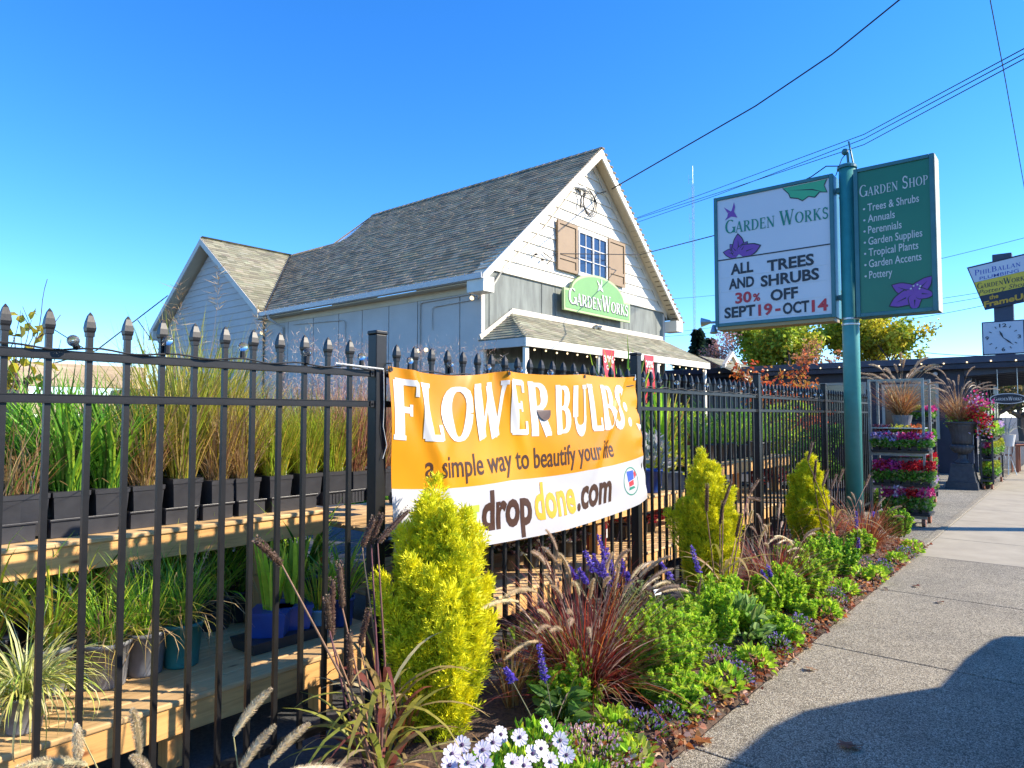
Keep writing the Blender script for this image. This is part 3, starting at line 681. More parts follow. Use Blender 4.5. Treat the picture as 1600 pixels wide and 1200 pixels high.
def hi_main(r):
    y = YE0+evS[1]*expo*r
    if y < YL: return XO-(XB+max(0, 3.45-(SL*(y-YE0)+ZE-4.47)/((ZL-4.47)/3.45)))
    t = (y-YL)/(YR-YL); return XO-(-15.75+.35*(1-t)-.5*max(0, (.2-t)/.2)**2)
m = MB(); shingle_plane(m, np.array([XO, YE0, ZE]), (-1, 0, 0), evS, 0, rows+1, expo, .30, lambda r: 0, hi_main, SHC, nS); m.build('main_roof', SHING, house)
# roof deck under the shingles, far slope, rear slopes
m = MB(); o = .03
m.add([(XO, YE0, ZE-o), (-15.2, YE0, ZE-o), (XB, YL, ZL-o), (-16.0, YL, ZL-o), (-15.7, YR, ZR-o), (XO, YR, ZR-o)], [(0, 1, 2, 3, 4, 5)])
m.add([(XO, YR, ZR+.01), (-15.7, YR, ZR+.01), (-15.7, YE1, ZE), (XO, YE1, ZE)], [(0, 1, 2, 3)], SHC[1])
m.add([(-15.7, YR, ZR+.01), (-16.1, YL, ZL), (-16.4, YL+3, ZL-.2), (-15.7, YE1, ZE)], [(0, 1, 2, 3)], SHC[1])
m.add([(XB-.1, YL, ZL+.01), (-15.9, YL, ZL+.01), (-15.9, YL+3.2, ZE), (XB, YL+3.2, ZE)], [(3, 2, 1, 0)], SHC[1])
m.build('roof_deck', SHING, house)
for a, b in (((XO, YR, ZR+.02), (-15.7, YR, ZR+.02)), ((-16.55, YL+.02, ZL+.03), (XB, YL+.02, ZL+.03))):
    n = 40; m = MB()
    for i in range(n):
        p = np.array(a)+(np.array(b)-np.array(a))*i/n; q = np.array(a)+(np.array(b)-np.array(a))*(i+1.2)/n
        m.add([p+(0, -.11, -.085), p+(0, 0, .02), p+(0, .11, -.085), q+(0, -.11, -.09), q+(0, 0, .008), q+(0, .11, -.09)], [(0, 1, 4, 3), (1, 2, 5, 4), (0, 2, 1)], tuple(palette(1, SHC, .1)[0]))
    m.build('ridge_cap', SHING, house)
# wing: gable facing the fence
ZWE = 4.47; HW = 3.45; YW = 10.08; YWALL = 10.45
ZWR = ZL; SW = (ZWR-ZWE)/HW
wing = MB()
evR = np.array([-1.0, 0, SW]); evR /= np.linalg.norm(evR); nR = np.array([SW, 0, 1.0]); nR /= np.linalg.norm(nR)
wl_ = math.hypot(HW, ZWR-ZWE); rws = int(wl_/expo)
def hi_w(r):
    x = XB+HW+evR[0]*expo*r; return (YL-(x-XB))-YW if (x-XB) < YL-YE0 else .0
def hi_w2(r):
    x = XB+HW+evR[0]*expo*r; y = YE0+(ZWE-ZE+SW*(HW-(x-XB)))/SL; return max(.12, y-YW)
shingle_plane(wing, np.array([XB+HW, YW, ZWE]), (0, 1, 0), evR, 0, rws+1, expo, .3, lambda r: 0, hi_w2, SHC2, nR)
evL = np.array([1.0, 0, SW]); evL /= np.linalg.norm(evL); nL = np.array([-SW, 0, 1.0]); nL /= np.linalg.norm(nL)
shingle_plane(wing, np.array([XB-HW, YW, ZWE]), (0, 1, 0), evL, 0, rws+1, expo, .3, lambda r: 0, lambda r: 5.0, SHC2, nL)
wing.build('wing_roof', SHING, house)
m = MB(); e = .03
m.prism([(XB-HW, ZWE-.05), (XB, ZWR-.05), (XB+HW, ZWE-.05), (XB+HW-.02, ZWE-.16), (XB, ZWR-.2), (XB-HW+.02, ZWE-.16)], lambda u, v, d: (u, d, v), YW+.03, YW+3.0 if False else YWALL+.3)
m.build('wing_soffit', SOFF, house)
m = MB()
m.prism([(XB-HW-.02, ZWE-.2), (XB-HW-.02, ZWE-.01), (XB, ZWR-.005), (XB, ZWR-.21)], lambda u, v, d: (u, d, v), YW-.02, YW+.03)
m.prism([(XB, ZWR-.21), (XB, ZWR-.005), (XB+HW+.02, ZWE-.01), (XB+HW+.02, ZWE-.2)], lambda u, v, d: (u, d, v), YW-.021, YW+.029)
m.build('wing_bargeboard', CREAM, house)
m = MB(); m.prism([(XB-HW-.16, ZWE-.36), (XB-HW+.2, ZWE-.36), (XB-HW+.2, ZWE-.06), (XB-HW-.06, ZWE-.10)], lambda u, v, d: (u, d, v), YW-.01, YWALL+.2); m.build('eave_return', CREAM, house)
m = MB(); z = 1.0
while z < ZWR-.35:
    z1 = z+.2; f = lambda q: max(.0, min(HW-.38, (ZWR-.30-q)/SW))
    a, b = f(z), f(z1)
    m.add([(XB-a, YWALL-.012, z), (XB+a, YWALL-.012, z), (XB+b, YWALL+.006, z1), (XB-b, YWALL+.006, z1), (XB-a, YWALL+.03, z), (XB+a, YWALL+.03, z), (XB+b, YWALL+.03, z1), (XB-b, YWALL+.03, z1)],
          [(0, 1, 2, 3), (0, 4, 5, 1), (4, 7, 6, 5), (0, 3, 7, 4), (1, 5, 6, 2)]); z = z1
m.build('wing_siding', GREYW, house)
m = MB(); m.box(XB-HW+.4, XB+HW-.4, YWALL+.032, YWALL+.2, -.03, 4.4); m.build('core_wall', GROOVE, house)
m = MB(); vv = np.array([(XB+HW+.05, YE0, ZE+.03), (XB, YL, ZL+.015)]); d = np.array([.10, 0, -.02]); d2 = np.array([-.10, 0, -.02]); up = np.array([0, -.01, .035])
m.add([vv[0]+d+up, vv[0]+up*.3, vv[0]+d2+up, vv[1]+d+up, vv[1]+up*.3, vv[1]+d2+up], [(0, 1, 4, 3), (1, 2, 5, 4)], (.28, .21, .15)); m.build('valley_flashing', PAINTC, house)
# eaves: gutter, soffit, rake boards
m = MB(); L0, L1 = XO+.02, -15.05
m.prism([(YE0-.14, ZE-.02), (YE0-.13, ZE-.13), (YE0-.02, ZE-.14), (YE0-.01, ZE-.03), (YE0-.025, ZE-.03), (YE0-.03, ZE-.125), (YE0-.115, ZE-.115), (YE0-.12, ZE-.02)], lambda u, v, d: (d, u, v), L1, L0); g_ = m.build('gutter', GUTTER, house)
m = MB()
for k in range(34): m.ball((L0-.2-k*.245, YE0-.15, ZE-.012+.004*math.sin(k)), .014, n=6)
m.build('gutter_light', BULB, g_)
m = MB(); m.box(-15.4, XO-.05, YE0, YS-.021, ZE-.17, ZE-.145); m.build('soffit', SOFF, house)
def rake(side):
    s0, s1 = (YE0-.06, YR) if side < 0 else (YE1+.06, YR)
    k = SL if side < 0 else SLN; ze = ZE-.05
    m = MB(); X0, X1 = XO-.02, XO+.022
    m.prism([(s0, ze-.16), (s0, ze+.02), (s1, ZR-.02), (s1, ZR-.26)], lambda u, v, d: (d, u, v), X0+.001*side, X1+.001*side); m.build('rake_board', WHITEP, house)
    m = MB(); m.prism([(s0, ze-.02), (s0, ze+.012), (s1, ZR-.03), (s1, ZR-.06)], lambda u, v, d: (d, u, v), XF+.03, X0-.001+.0005*side); m.build('rake_soffit', SOFF, house)
    m = MB(); m.prism([(s0, ze-.26), (s0, ze-.2), (s1, ZR-.30), (s1, ZR-.48)] if False else [(s0+.3*-side, ze+.05), (s0+.3*-side, ze+.25), (s1, ZR-.10), (s1, ZR-.30)], lambda u, v, d: (d, u, v), XF+.027, XF+.05+.001*side); m.build('frieze_board', WHITEP, house)
    m = MB(); yA = s0; yB = s0-side*.0+(.32 if side < 0 else -.40)
    m.bbox(XF-.05, XO+.03, min(yA-.02, yB), max(yA+.02, yB), ze-.34, ze-.02, .01); m.build('eave_return', WHITEP, house)
rake(-1); rake(1)
m = MB()
for i in range(34):                         # ragged shingle edge with light clips down the far rake
    t = i/33; y = YR+(YE1+.08-YR)*t; z = ZR-SLN*(y-YR); m.bbox(XO-.25, XO+.04, y-.02, y+.10, z-.03, z+.02, .005, SHC[3])
m.build('rake_shingle', SHING, house)
XW = XF+.04
# gable window
win = MB(); y0, y1, z0, z1 = 14.02, 15.36, 5.04, 6.13
def frame(m, y0, y1, z0, z1, w_, xa, xb):
    m.box(xa, xb, y0, y0+w_, z0, z1); m.box(xa, xb, y1-w_, y1, z0, z1); m.box(xa, xb, y0+w_, y1-w_, z0, z0+w_); m.box(xa, xb, y0+w_, y1-w_, z1-w_, z1)
frame(win, y0, y1, z0, z1, .05, XW+.0, XW+.06); ym = (y0+y1)/2; win.box(XW, XW+.058, ym-.03, ym+.03, z0+.05, z1-.05)
wo_ = win.build('window', INKWHT, house)
m = MB(); m.box(XW+.01, XW+.028, y0+.05, y1-.05, z0+.05, z1-.05); m.build('pane', PANE, wo_)
m = MB()
for a, b in ((y0+.05, ym-.03), (ym+.03, y1-.05)):
    m.box(XW+.029, XW+.045, (a+b)/2-.012, (a+b)/2+.012, z0+.05, z1-.05)
    for k in (1, 2): zz = z0+.05+(z1-z0-.1)*k/3; m.box(XW+.0285, XW+.044, a, b, zz-.012, zz+.012)
m.build('glazing_bar', INKWHT, wo_)
m = MB(); m.bbox(XW, XW+.09, y0-.06, y1+.06, z0-.06, z0-.002, .006); m.build('sill', INKWHT, wo_)
for (a, b, op) in ((13.13, 13.97, 0), (15.42, 16.27, 0)):
    m = MB(); m.box(XW+.02, XW+.045, a, b, 5.0, 6.2); frame(m, a, b, 5.0, 6.2, .075, XW+.046, XW+.07); m.box(XW+.0455, XW+.068, a+.075, b-.075, 5.28, 5.36)
    m.build('shutter', BROWN, house)
# awning roof over the shop front
XA, YA0, YA1, ZA, ZT = -5.75, 10.45, 19.1, 3.06, 3.76
m = MB(); ev = np.array([XF-XA, 0, ZT-ZA]); la = np.linalg.norm(ev); ev /= la; nn = np.array([ZT-ZA, 0, -(XF-XA)]); nn /= np.linalg.norm(nn)
rw = int(la/.118)
shingle_plane(m, np.array([XA, YA0, ZA]), (0, 1, 0), ev, 0, rw+1, .118, .3, lambda r: 1.05*(r/rw), lambda r: (YA1-YA0)-.5*(r/rw), SHC2, nn)
e2 = np.array([0, 1.05, ZT-ZA]); e2 /= np.linalg.norm(e2); n2 = np.array([0, -(ZT-ZA), 1.05]); n2 /= np.linalg.norm(n2)
shingle_plane(m, np.array([XF, YA0, ZA]), (1, 0, 0), e2, 0, 11, .118, .3, lambda r: 0, lambda r: (XA-XF)*(1-r/10.6), SHC2, n2)
aw = m.build('awning_roof', SHING, house)
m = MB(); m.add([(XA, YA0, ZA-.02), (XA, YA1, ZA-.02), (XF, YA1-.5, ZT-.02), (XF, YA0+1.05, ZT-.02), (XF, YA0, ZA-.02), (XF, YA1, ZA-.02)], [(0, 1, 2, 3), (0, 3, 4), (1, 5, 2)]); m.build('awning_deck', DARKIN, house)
m = MB(); m.bar((XF+.05, YA0+.0, ZA+.06), (XF+.05, YA0+1.08, ZT+.04), .03, .13); m.build('awning_flashing', CREAM, house); m = MB(); m.bar((XF+.05, YA0+1.02, ZT+.04), (XF+.05, YA1-.5, ZT+.04), .035, .12); m.build('awning_flashing', CREAM, house)
m = MB(); m.bbox(XA-.025, XA+.02, YA0-.01, YA1, ZA-.19, ZA-.015, .006); m.build('awning_fascia', WHITEP, house)
m = MB(); m.bbox(XF+.02, XA-.03, YA0-.01, YA0+.03, ZA-.19, ZA-.015, .006); m.build('awning_fascia', GREYW, house)
for y in (YA0+.09, 13.2, 16.0, 18.9): m = MB(); m.bbox(XA-.10, XA-.03, y-.06, y+.06, -.03, ZA-.19, .008); m.build('awning_post', WHITEP, house)
m = MB(); m.bbox(XF+.03, XF+.1, YA0+.04, YA0+.14, -.03, ZA-.19, .008); m.build('awning_post', WHITEP, house)
m = MB(); m.bbox(XF+.1, XA-.1, YA0+.05, YA0+.1, 2.42, 2.56, .006); m.build('awning_beam', DKGREY, house)
m = MB()
for k in range(14):
    for s in (1, -1):
        x0 = XF+.1+k*.11-.3; zA, zB = 1.2, 2.41
        a = (max(XF+.1, min(XA-.1, x0 if s > 0 else x0+.6)), YA0+.06+.012*s, zA); b = (max(XF+.1, min(XA-.1, x0+.6 if s > 0 else x0)), YA0+.06+.012*s, zB)
        m.bar(a, b, .02, .03, (0, 1, 0))
m.build('lattice', DKGREY, house)
m = MB()
for k in range(22): m.ball((XA-.05, YA0+.35+k*.38, ZA-.235+.01*math.sin(k*2.3)), .022, n=6)
m.build('awning_light', LAMP, house)
# conduits and drainpipe on the side wall
m = MB(); m.tube([(XF-1.85, YS-.03, 2.3), (XF-1.85, YS-.03, 4.0), (XF-1.80, YS-.03, 4.06), (XF-.3, YS-.03, 4.08)], .02, 8); m.build('conduit', GREYW, house); m = MB(); m.tube([(XF-1.45, YS-.03, 3.4), (XF-1.45, YS-.03, 3.86), (XF-1.38, YS-.03, 3.92), (XF-.2, YS-.035, 3.95)], .012, 8); m.build('conduit', GREYW, house); m = MB()
m.tube([(XF-4.6, YS-.03, 2.9), (XF-4.6, YS-.03, 3.86), (XF-4.7, YS-.03, 3.92), (XF-6.9, YS-.03, 4.0)], .014, 8)
m.build('conduit', GREYW, house)
m = MB(); m.tube([(XF-7.55, YE0-.08, ZE-.14), (XF-7.55, YE0-.06, ZE-.24), (XF-7.4, YS-.05, ZE-.45), (XF-7.4, YS-.05, 0)], .04, 8); m.build('drainpipe', GREYW, house)
# right-hand lean-to
m = MB(); shingle_plane(m, np.array([-4.9, 19.6, 2.62]), (0, 1, 0), (-.90, 0, .436), 0, 14, .12, .3, lambda r: r*.02, lambda r: 4.6-r*.11, SHC2, (.436, 0, .9)); m.build('lean_to_roof', SHING, house)
m = MB(); m.bbox(-4.93, -4.88, 19.6, 24.2, 2.44, 2.60, .006); m.build('lean_to_fascia', WHITEP, house)
m = MB(); m.box(-6.6, -5.1, 19.65, 24.1, -.03, 2.5); m.build('lean_to_wall', DKGREY, house)
m = MB(); m.prism([(19.15, 3.0), (19.75, 3.42), (20.35, 3.0), (20.35, 2.9), (19.75, 3.28), (19.15, 2.9)], lambda u, v, d: (d, u, v), -5.4, -5.3); m.build('porch_gable', CREAM, house)

# ---------------- things fixed to the building
def floodlight(x, y, z, label, n=2, ax=0):
    t = thing('floodlight', label, 'wall light', (x, y, z), 'lamps fixed to the shop walls')
    m = MB(); m.bbox(x-.06, x+.06, y+.0, y+.03, z-.06, z+.06, .008) if ax == 0 else m.bbox(x-.03, x, y-.06, y+.06, z-.06, z+.06, .008); m.build('base', INKWHT, t)
    for k in range(n):
        s = (k-.5*(n-1))*.16; d = np.array([s*1.2, -.10, -.05]) if ax == 0 else np.array([.10, s*1.2, -.05])
        a = np.array([x, y, z]); m = MB(); m.tube([a, a+d*.7], .015, 6); m.tube([a+d*.6, a+d*1.2], [.035, .055], 10); h = m.build('lamp_head', METAL, t)
        m = MB(); m.ball(tuple(a+d*1.22), .048, n=8); m.build('lens', LAMP if ax == 0 else BULB, h)
floodlight(-8.62, 10.5, 3.02, 'twin bullet floodlight low on the grey side wall beside the conduit')
floodlight(-15.1, 10.38, 3.9, 'lit floodlight on the rear wing near the roof valley', 1)
floodlight(-7.12, 10.5, 4.02, 'small white lamp at the top front corner of the side wall', 1)
floodlight(-6.98, 14.85, 3.83, 'white twin floodlight under the green wall sign', 2, 1)
t = thing('wall_camera', 'small pale blue security camera on the side wall above the fence post', 'camera', (-10.3, 10.5, 2.95))
m = MB(); m.tube([(-10.3, 10.5, 2.95), (-10.3, 10.38, 2.93)], .02, 8); m.build('arm', BLUELT, t); m = MB(); m.tube([(-10.22, 10.36, 2.94), (-10.5, 10.34, 2.85)], [.05, .045], 10); m.build('housing', BLUELT, t)
# green wall sign with arched top
sg = thing('wall_sign', 'pale green arch topped shop sign with white letters on the gable wall', 'sign', (XF, 14.75, 4.02))
ya, yb, za, zs, zt = 13.2, 16.28, 4.03, 4.56, 5.06
def outline(g):
    o = [(ya+g, za+g), (yb-g, za+g), (yb-g, zs-g), (yb-.32-g*.4, zs-g)]
    o += [(14.74+1.24*math.cos(R(a))*(1-g*.5), zs-.02-g+(zt-zs+.02)*math.sin(R(a))) for a in range(4, 180, 8)]
    return o+[(ya+.32+g*.4, zs-g), (ya+g, zs-g)]
PGREEN = W('pale_sign_green', (.17, .36, .11), .5, .93); PGREENL = W('sign_border', (.42, .56, .24), .5)
m = MB(); m.prism(outline(0), lambda u, v, d: (d, u, v), XF+.16, XF+.23); m.build('sign_border', PGREENL, sg)
m = MB(); m.prism(outline(.055), lambda u, v, d: (d, u, v), XF+.2, XF+.236); m.build('sign_board', PGREEN, sg)
m = MB(); m.box(XF, XF+.16, 13.6, 13.75, 4.2, 4.35); m.build('bracket', DKGREY, sg); m = MB(); m.box(XF, XF+.16, 15.7, 15.85, 4.2, 4.35); m.build('bracket', DKGREY, sg)
m = MB(); fs_ = lambda u, v, l: (XF+.238+l+.012, u, v)
put_serif(m, 'GardenWorks', fs_, 13.37, 4.19, .40, 2.78, 0, 1.15, .72)
# each letter stands proud of the board
m2 = MB(); put_serif(m2, 'GardenWorks', lambda u, v, l: (XF+.2375+l, u+.012, v-.02), 13.37, 4.19, .40, 2.78, 0, 1.15, .72)
m2.build('letter_edge', INKBLK, sg); m.build('lettering', INKWHT, sg)
def bird(m, fn, cu, cv, s):
    wing1 = [(0, 0), (-.35, .28), (-.62, .30), (-.42, .12), (-.30, -.02)]; 
    body = [(-.30, -.02), (-.05, .12), (.10, .62), (.16, .30), (.10, .02), (.30, -.38), (.08, -.30), (-.10, -.25), (-.50, -.42), (-.34, -.22)]
    for i, pl_ in enumerate((body, [(-.12, .08), (-.55, .42), (-.40, .16), (-.30, 0)])):
        m.add([fn(cu+u*s, cv+v*s, .0003*i) for u, v in pl_], [tuple(range(len(pl_)))])
m = MB(); bird(m, fs_, 14.80, 4.80, .36); m.build('bird_emblem', INKWHT, sg)
# red sale flags under the awning
def sale_flag(y, label, num, wd):
    t = thing('sale_flag', label, 'flag', (XA+.03, y, 2.9), 'red sale flags under the awning')
    RED = INKRED; f = lambda u, v, l: (XA+.045+l+.02*math.sin(v*5+u*3), u, v)
    m = MB(); k = 12
    vs = [f(y+wd*i/4, 3.02-1.2*j/k, l) for l in (0, -.003) for j in range(k+1) for i in range(5)]; q = 5*(k+1)
    fs = [(j*5+i, j*5+i+1, (j+1)*5+i+1, (j+1)*5+i) for j in range(k) for i in range(4) if not (j >= k-4 and i in (1, 2) and (k-j) < 4+0*i)]
    m.add(vs, fs+[tuple(q+x for x in g[::-1]) for g in fs]); m.build('cloth', RED, t)
    m = MB(); put_text(m, num, f, y+.03, 2.72, .16, wd-.06, 0, .03, 0, 0, .004); put_text(m, 'OFF', f, y+.11, 2.56, .10, wd-.22, 0, .02, 0, 0, .004); m.build('lettering', INKWHT, t)
p = onX(XA, 930, 560); sale_flag(13.22, 'red sale flag reading 30% OFF under the awning, just left of the fence post', '30%', .50)
sale_flag(15.15, 'red sale flag reading 20% OFF, right of the fence post', '20%', .48)
# cable coil and insulators on the gable
t = thing('cable_coil', 'coiled black service cable and weatherhead on the white gable', 'cable', (XF, 14.1, 7.0))
cy, cz = 14.55, 6.98
m = MB()
for q in range(3): m.tube([(XF+.06+.02*q, cy+(.26+.03*q)*math.cos(R(18*i)), cz-.05*q+.30*math.sin(R(18*i))) for i in range(21)], .012, 5)
m.tube([(XF+.06, 14.0, 7.2), (XF+.1, 14.15, 7.0), (XF+.1, 14.1, 6.7)], .014, 5); m.tube([(XF+.08, 14.75, 7.05), (XF+.1, 14.85, 7.25), (XF+.1, 15.3, 7.42)], .014, 5)
m.tube([(XF+.07, 14.0, 7.1), (XF+.09, 13.95, 6.6), (XF+.06, 13.9, 6.25)], .006, 5); m.build('loop', CABLE, t)
m = MB(); m.tube([(XF+.05, 13.9, 7.2), (XF+.12, 14.25, 7.22)], [.03, .06], 8); m.ball((XF+.1, 14.25, 7.2), .06); m.build('weatherhead', METAL, t)
m = MB(); m.tube([(XF+.05, 13.95, 7.2), (XF+.06, 12.6, 5.85), (XF+.06, 11.2, 4.72), (XF+.05, 10.8, 4.2)], .016, 6); m.build('riser_cable', CREAM, t)
m = MB(); m.tube([(XF+.06, 12.75, 5.05), (XF+.09, 12.9, 5.2), (XF+.07, 12.6, 5.3)], .014, 5); m.tube([(XF+.05, 12.55, 5.12), (XF+.12, 12.55, 5.12)], .025, 6); m.tube([(XF+.05, 12.3, 5.2), (XF+.12, 12.3, 5.2)], .025, 6)
tag(m.build('insulators', CABLE), 'pair of dark insulators on the gable left of the window', 'insulator')
# ================================================================= PLANTS: builders (made at the origin, then set down)
GRN = [(.16, .40, .04), (.12, .32, .03), (.24, .48, .05), (.08, .2, .02)]
LIME = [(.52, .74, .05), (.42, .66, .05), (.62, .76, .07), (.32, .54, .05)]
GOLD = [(.60, .46, .07), (.48, .44, .06), (.62, .44, .12), (.40, .40, .05)]
TAN = [(.52, .36, .18), (.44, .27, .12), (.58, .42, .24), (.36, .22, .10)]
YGRN = [(.52, .52, .04), (.40, .46, .04), (.56, .50, .08), (.28, .36, .03)]
RED = [(.40, .36, .09), (.50, .36, .30), (.20, .04, .04), (.34, .05, .03), (.28, .03, .04), (.26, .03, .02), (.40, .07, .03), (.15, .03, .03), (.46, .14, .04), (.30, .14, .10), (.45, .32, .26), (.22, .06, .05)]
def disc(n, r, z=0.0):
    a = U(0, 6.283, n); q = r*np.sqrt(U(0, 1, n)); return np.stack([q*np.cos(a), q*np.sin(a), np.full(n, z)], 1), a
def tuft(m, n, h, r0, lean, droop, wd, cols, S=5, z0=0.0, tip=.05, mid=.4, hv=.25, wob=.14):
    b, a = disc(n, r0, z0); a = a+rng.normal(0, .6, n)
    el = np.pi/2-np.abs(rng.normal(lean, lean*.5, n)); L = h*(1+rng.normal(0, hv, n)).clip(.4, 1.4)
    return m.blades(b, a, el, L, U(wd*.6, wd*1.2, n), np.abs(rng.normal(droop, droop*.4+.02, n)), palette(n, cols), S, tip, mid, wob)
def pot_mb(kind, r, h):
    m = MB()
    if kind == 'square':
        m.frustum((0, 0, 0), r*.82, r*.97, h*.88); m.frustum((0, 0, h*.88), r*1.02, r*1.03, h*.12); 
    else:
        m.lathe([(r*.78, 0), (r*.80, .01), (r*.95, h*.9), (r*1.02, h*.905), (r*1.03, h), (r*.95, h), (r*.93, h*.93), (.001, h*.93)], n=22)
    return m
def potted(name, label, cat, pot, potmat, r, h, fill, group, mats=None, label_tag=None):
    t = thing(name, label, cat, (0, 0, 0), group)
    pot_mb(pot, r, h).build('pot', potmat, t, smooth=(pot != 'square'))
    m = MB(); fill(m, h*.93)
    m.build('foliage', LEAF, t)
    if label_tag:
        m = MB(); m.box(-.035, .035, r*.75, r*.75+.002, h*.9, h*.9+.13, (.75, .75, .72)); m.box(-.03, .03, r*.75-.001, r*.75+.003, h*.9+.05, h*.9+.10, label_tag); 
        o = m.build('plant_tag', PAINTC, t)
    return t
def plume(m, base, d, L, r, cols, n=110, droop=.9, dens=2.4):
    """soft bottle-brush seed head along a bending spine"""
    K = 7; d = np.array(d, float); d /= np.linalg.norm(d); h = np.array([d[0], d[1], 0]); h = h/(np.linalg.norm(h)+1e-9) if np.linalg.norm(h) > .05 else np.array([1., 0, 0])
    P = [np.array(base, float)]; e = math.asin(max(-1, min(1, d[2])))
    for k in range(K):
        ee = e-droop*((k+1)/K); P.append(P[-1]+(h*math.cos(ee)+np.array([0, 0, math.sin(ee)]))*L/K)
    P = np.array(P); rs = [r*.42*math.sin(math.pi*min(1, .12+.88*i/K))**.6+.0008 for i in range(K+1)]
    m.tube(P, rs, 5, tuple(palette(1, cols, .1)[0]))
    n = int(n*dens); t = U(0, 1, n); i = (t*K).astype(int).clip(0, K-1); f = (t*K-i)[:, None]
    p = P[i]*(1-f)+P[i+1]*f; ax = P[i+1]-P[i]; ax /= np.linalg.norm(ax, axis=1, keepdims=True)
    q = rng.normal(0, 1, (n, 3)); q -= ax*np.sum(q*ax, 1, keepdims=True); q /= np.linalg.norm(q, axis=1, keepdims=True)
    ln = r*1.25*np.sin(np.pi*np.clip(.10+.86*t, 0, 1))**.5
    m.tris(p, (q*.85+ax*.7)/1.1, ln, r*.075+0*ln, palette(n, cols, .12))

# ---- golden cypress
def cypress(h, w_, n_pl, seed, loc, label, top=None):
    r_ = np.random.default_rng(seed); t = lthing('golden_cypress', label, 'conifer', loc, 'golden cypresses in the flower bed')
    m = MB(); m.tube([(0, 0, -.05), (.01, 0, h*.4), (0, .01, h*.8)], [.022, .015, .005], 6, (.12, .07, .04)); m.build('trunk', BARKC, t)
    m = MB()
    tops = [(0, 0, 1.0), (.13, .12, .88), (-.14, -.15, .84), (.02, -.2, .78)]
    for k in range(n_pl+len(tops)):
        f = (k+.5)/n_pl; z0 = h*(.0+.72*f**1.1); u_ = z0/h
        rad = w_*np.interp(u_, [0, .12, .32, .5, .72, 1], [.60, .86, 1.10, .74, .26, .08])*r_.uniform(.5, 1.2)
        a = k*2.399+r_.normal(0, .4); L = h*r_.uniform(.20, .36)*(1 if f < .75 else .85)
        b = np.array([rad*.36*math.cos(a), rad*.36*math.sin(a), z0]); out = rad*.68/L
        if k >= n_pl: q_ = tops[k-n_pl]; b = np.array([q_[0]*w_*1.2, q_[1]*w_*1.2, h*(q_[2]-.30)]); L = h*.32; out = .10
        d = np.array([math.cos(a)*out, math.sin(a)*out, 1.0]); d /= np.linalg.norm(d)
        n = 230; s = U(0, 1, n)**.75; pw = .235*L*(1-s)**.62*np.minimum(1, .45+s*2.0)+.005
        q = rng.normal(0, 1, (n, 3)); q -= np.outer(q@d, d); q /= np.linalg.norm(q, axis=1, keepdims=True)
        rr = np.sqrt(U(.12, 1, n)); p = b+d*(s*L)[:, None]+q*(pw*rr)[:, None]
        o = q*.6*rr[:, None]+d*1.0+rng.normal(0, .2, (n, 3)); o /= np.linalg.norm(o, axis=1, keepdims=True)
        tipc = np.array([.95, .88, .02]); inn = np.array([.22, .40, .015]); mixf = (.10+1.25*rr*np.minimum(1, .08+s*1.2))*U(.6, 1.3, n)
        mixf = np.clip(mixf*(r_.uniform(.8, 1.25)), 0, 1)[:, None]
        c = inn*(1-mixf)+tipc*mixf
        ln = U(.030, .060, n)
        m.tris(p, o, ln, ln*.13, c)                                    # central twig of each spray
        for sgn in (1, -1):
            for u_ in (.12, .36, .60):
                sd = np.cross(o, rng.normal(0, 1, (n, 3))); sd /= np.linalg.norm(sd, axis=1, keepdims=True)
                oo = o*.8+sd*.6*sgn; oo /= np.linalg.norm(oo, axis=1, keepdims=True)
                m.tris(p+o*(ln*u_)[:, None], oo, ln*.62, ln*.105, c*U(.85, 1.15, n)[:, None])
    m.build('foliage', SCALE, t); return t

# ---- red fountain grass
def fountain(label, loc, n, h, npl, seed, cols=RED, s=1.0):
    t = lthing('fountain_grass', label, 'ornamental grass', loc, 'red fountain grasses in the flower bed')
    m = MB(); tuft(m, n, h, .09*s, .55, .75, .0075, cols, 6, 0, .05, .35, .25, .05); tuft(m, n//4, h*.8, .09*s, .95, .6, .007, cols, 5)
    m.build('foliage', LEAF, t)
    ms = MB(); mp = MB()
    for k in range(npl):
        a = U(0, 6.28, 1)[0]; ln = U(.18, .85, 1)[0]; L = h*U(.85, 1.25, 1)[0]
        b = np.array([.05*math.cos(a), .05*math.sin(a), 0]); P = [b]; e = math.pi/2-ln*.5
        for i in range(6):
            ee = e-ln*.8*(i/5)**1.5; P.append(P[-1]+np.array([math.cos(a)*math.cos(ee), math.sin(a)*math.cos(ee), math.sin(ee)])*L/6)
        ms.tube(P, .0017, 4, (.36, .22, .14)); plume(mp, P[-1], P[-1]-P[-2], U(.11, .17, 1)[0], .017, [(.62, .46, .30), (.52, .36, .24), (.68, .54, .38)], 150, .7)
    ms.build('stalk', BARKC, t); mp.build('seed_head', LEAF, t); return t

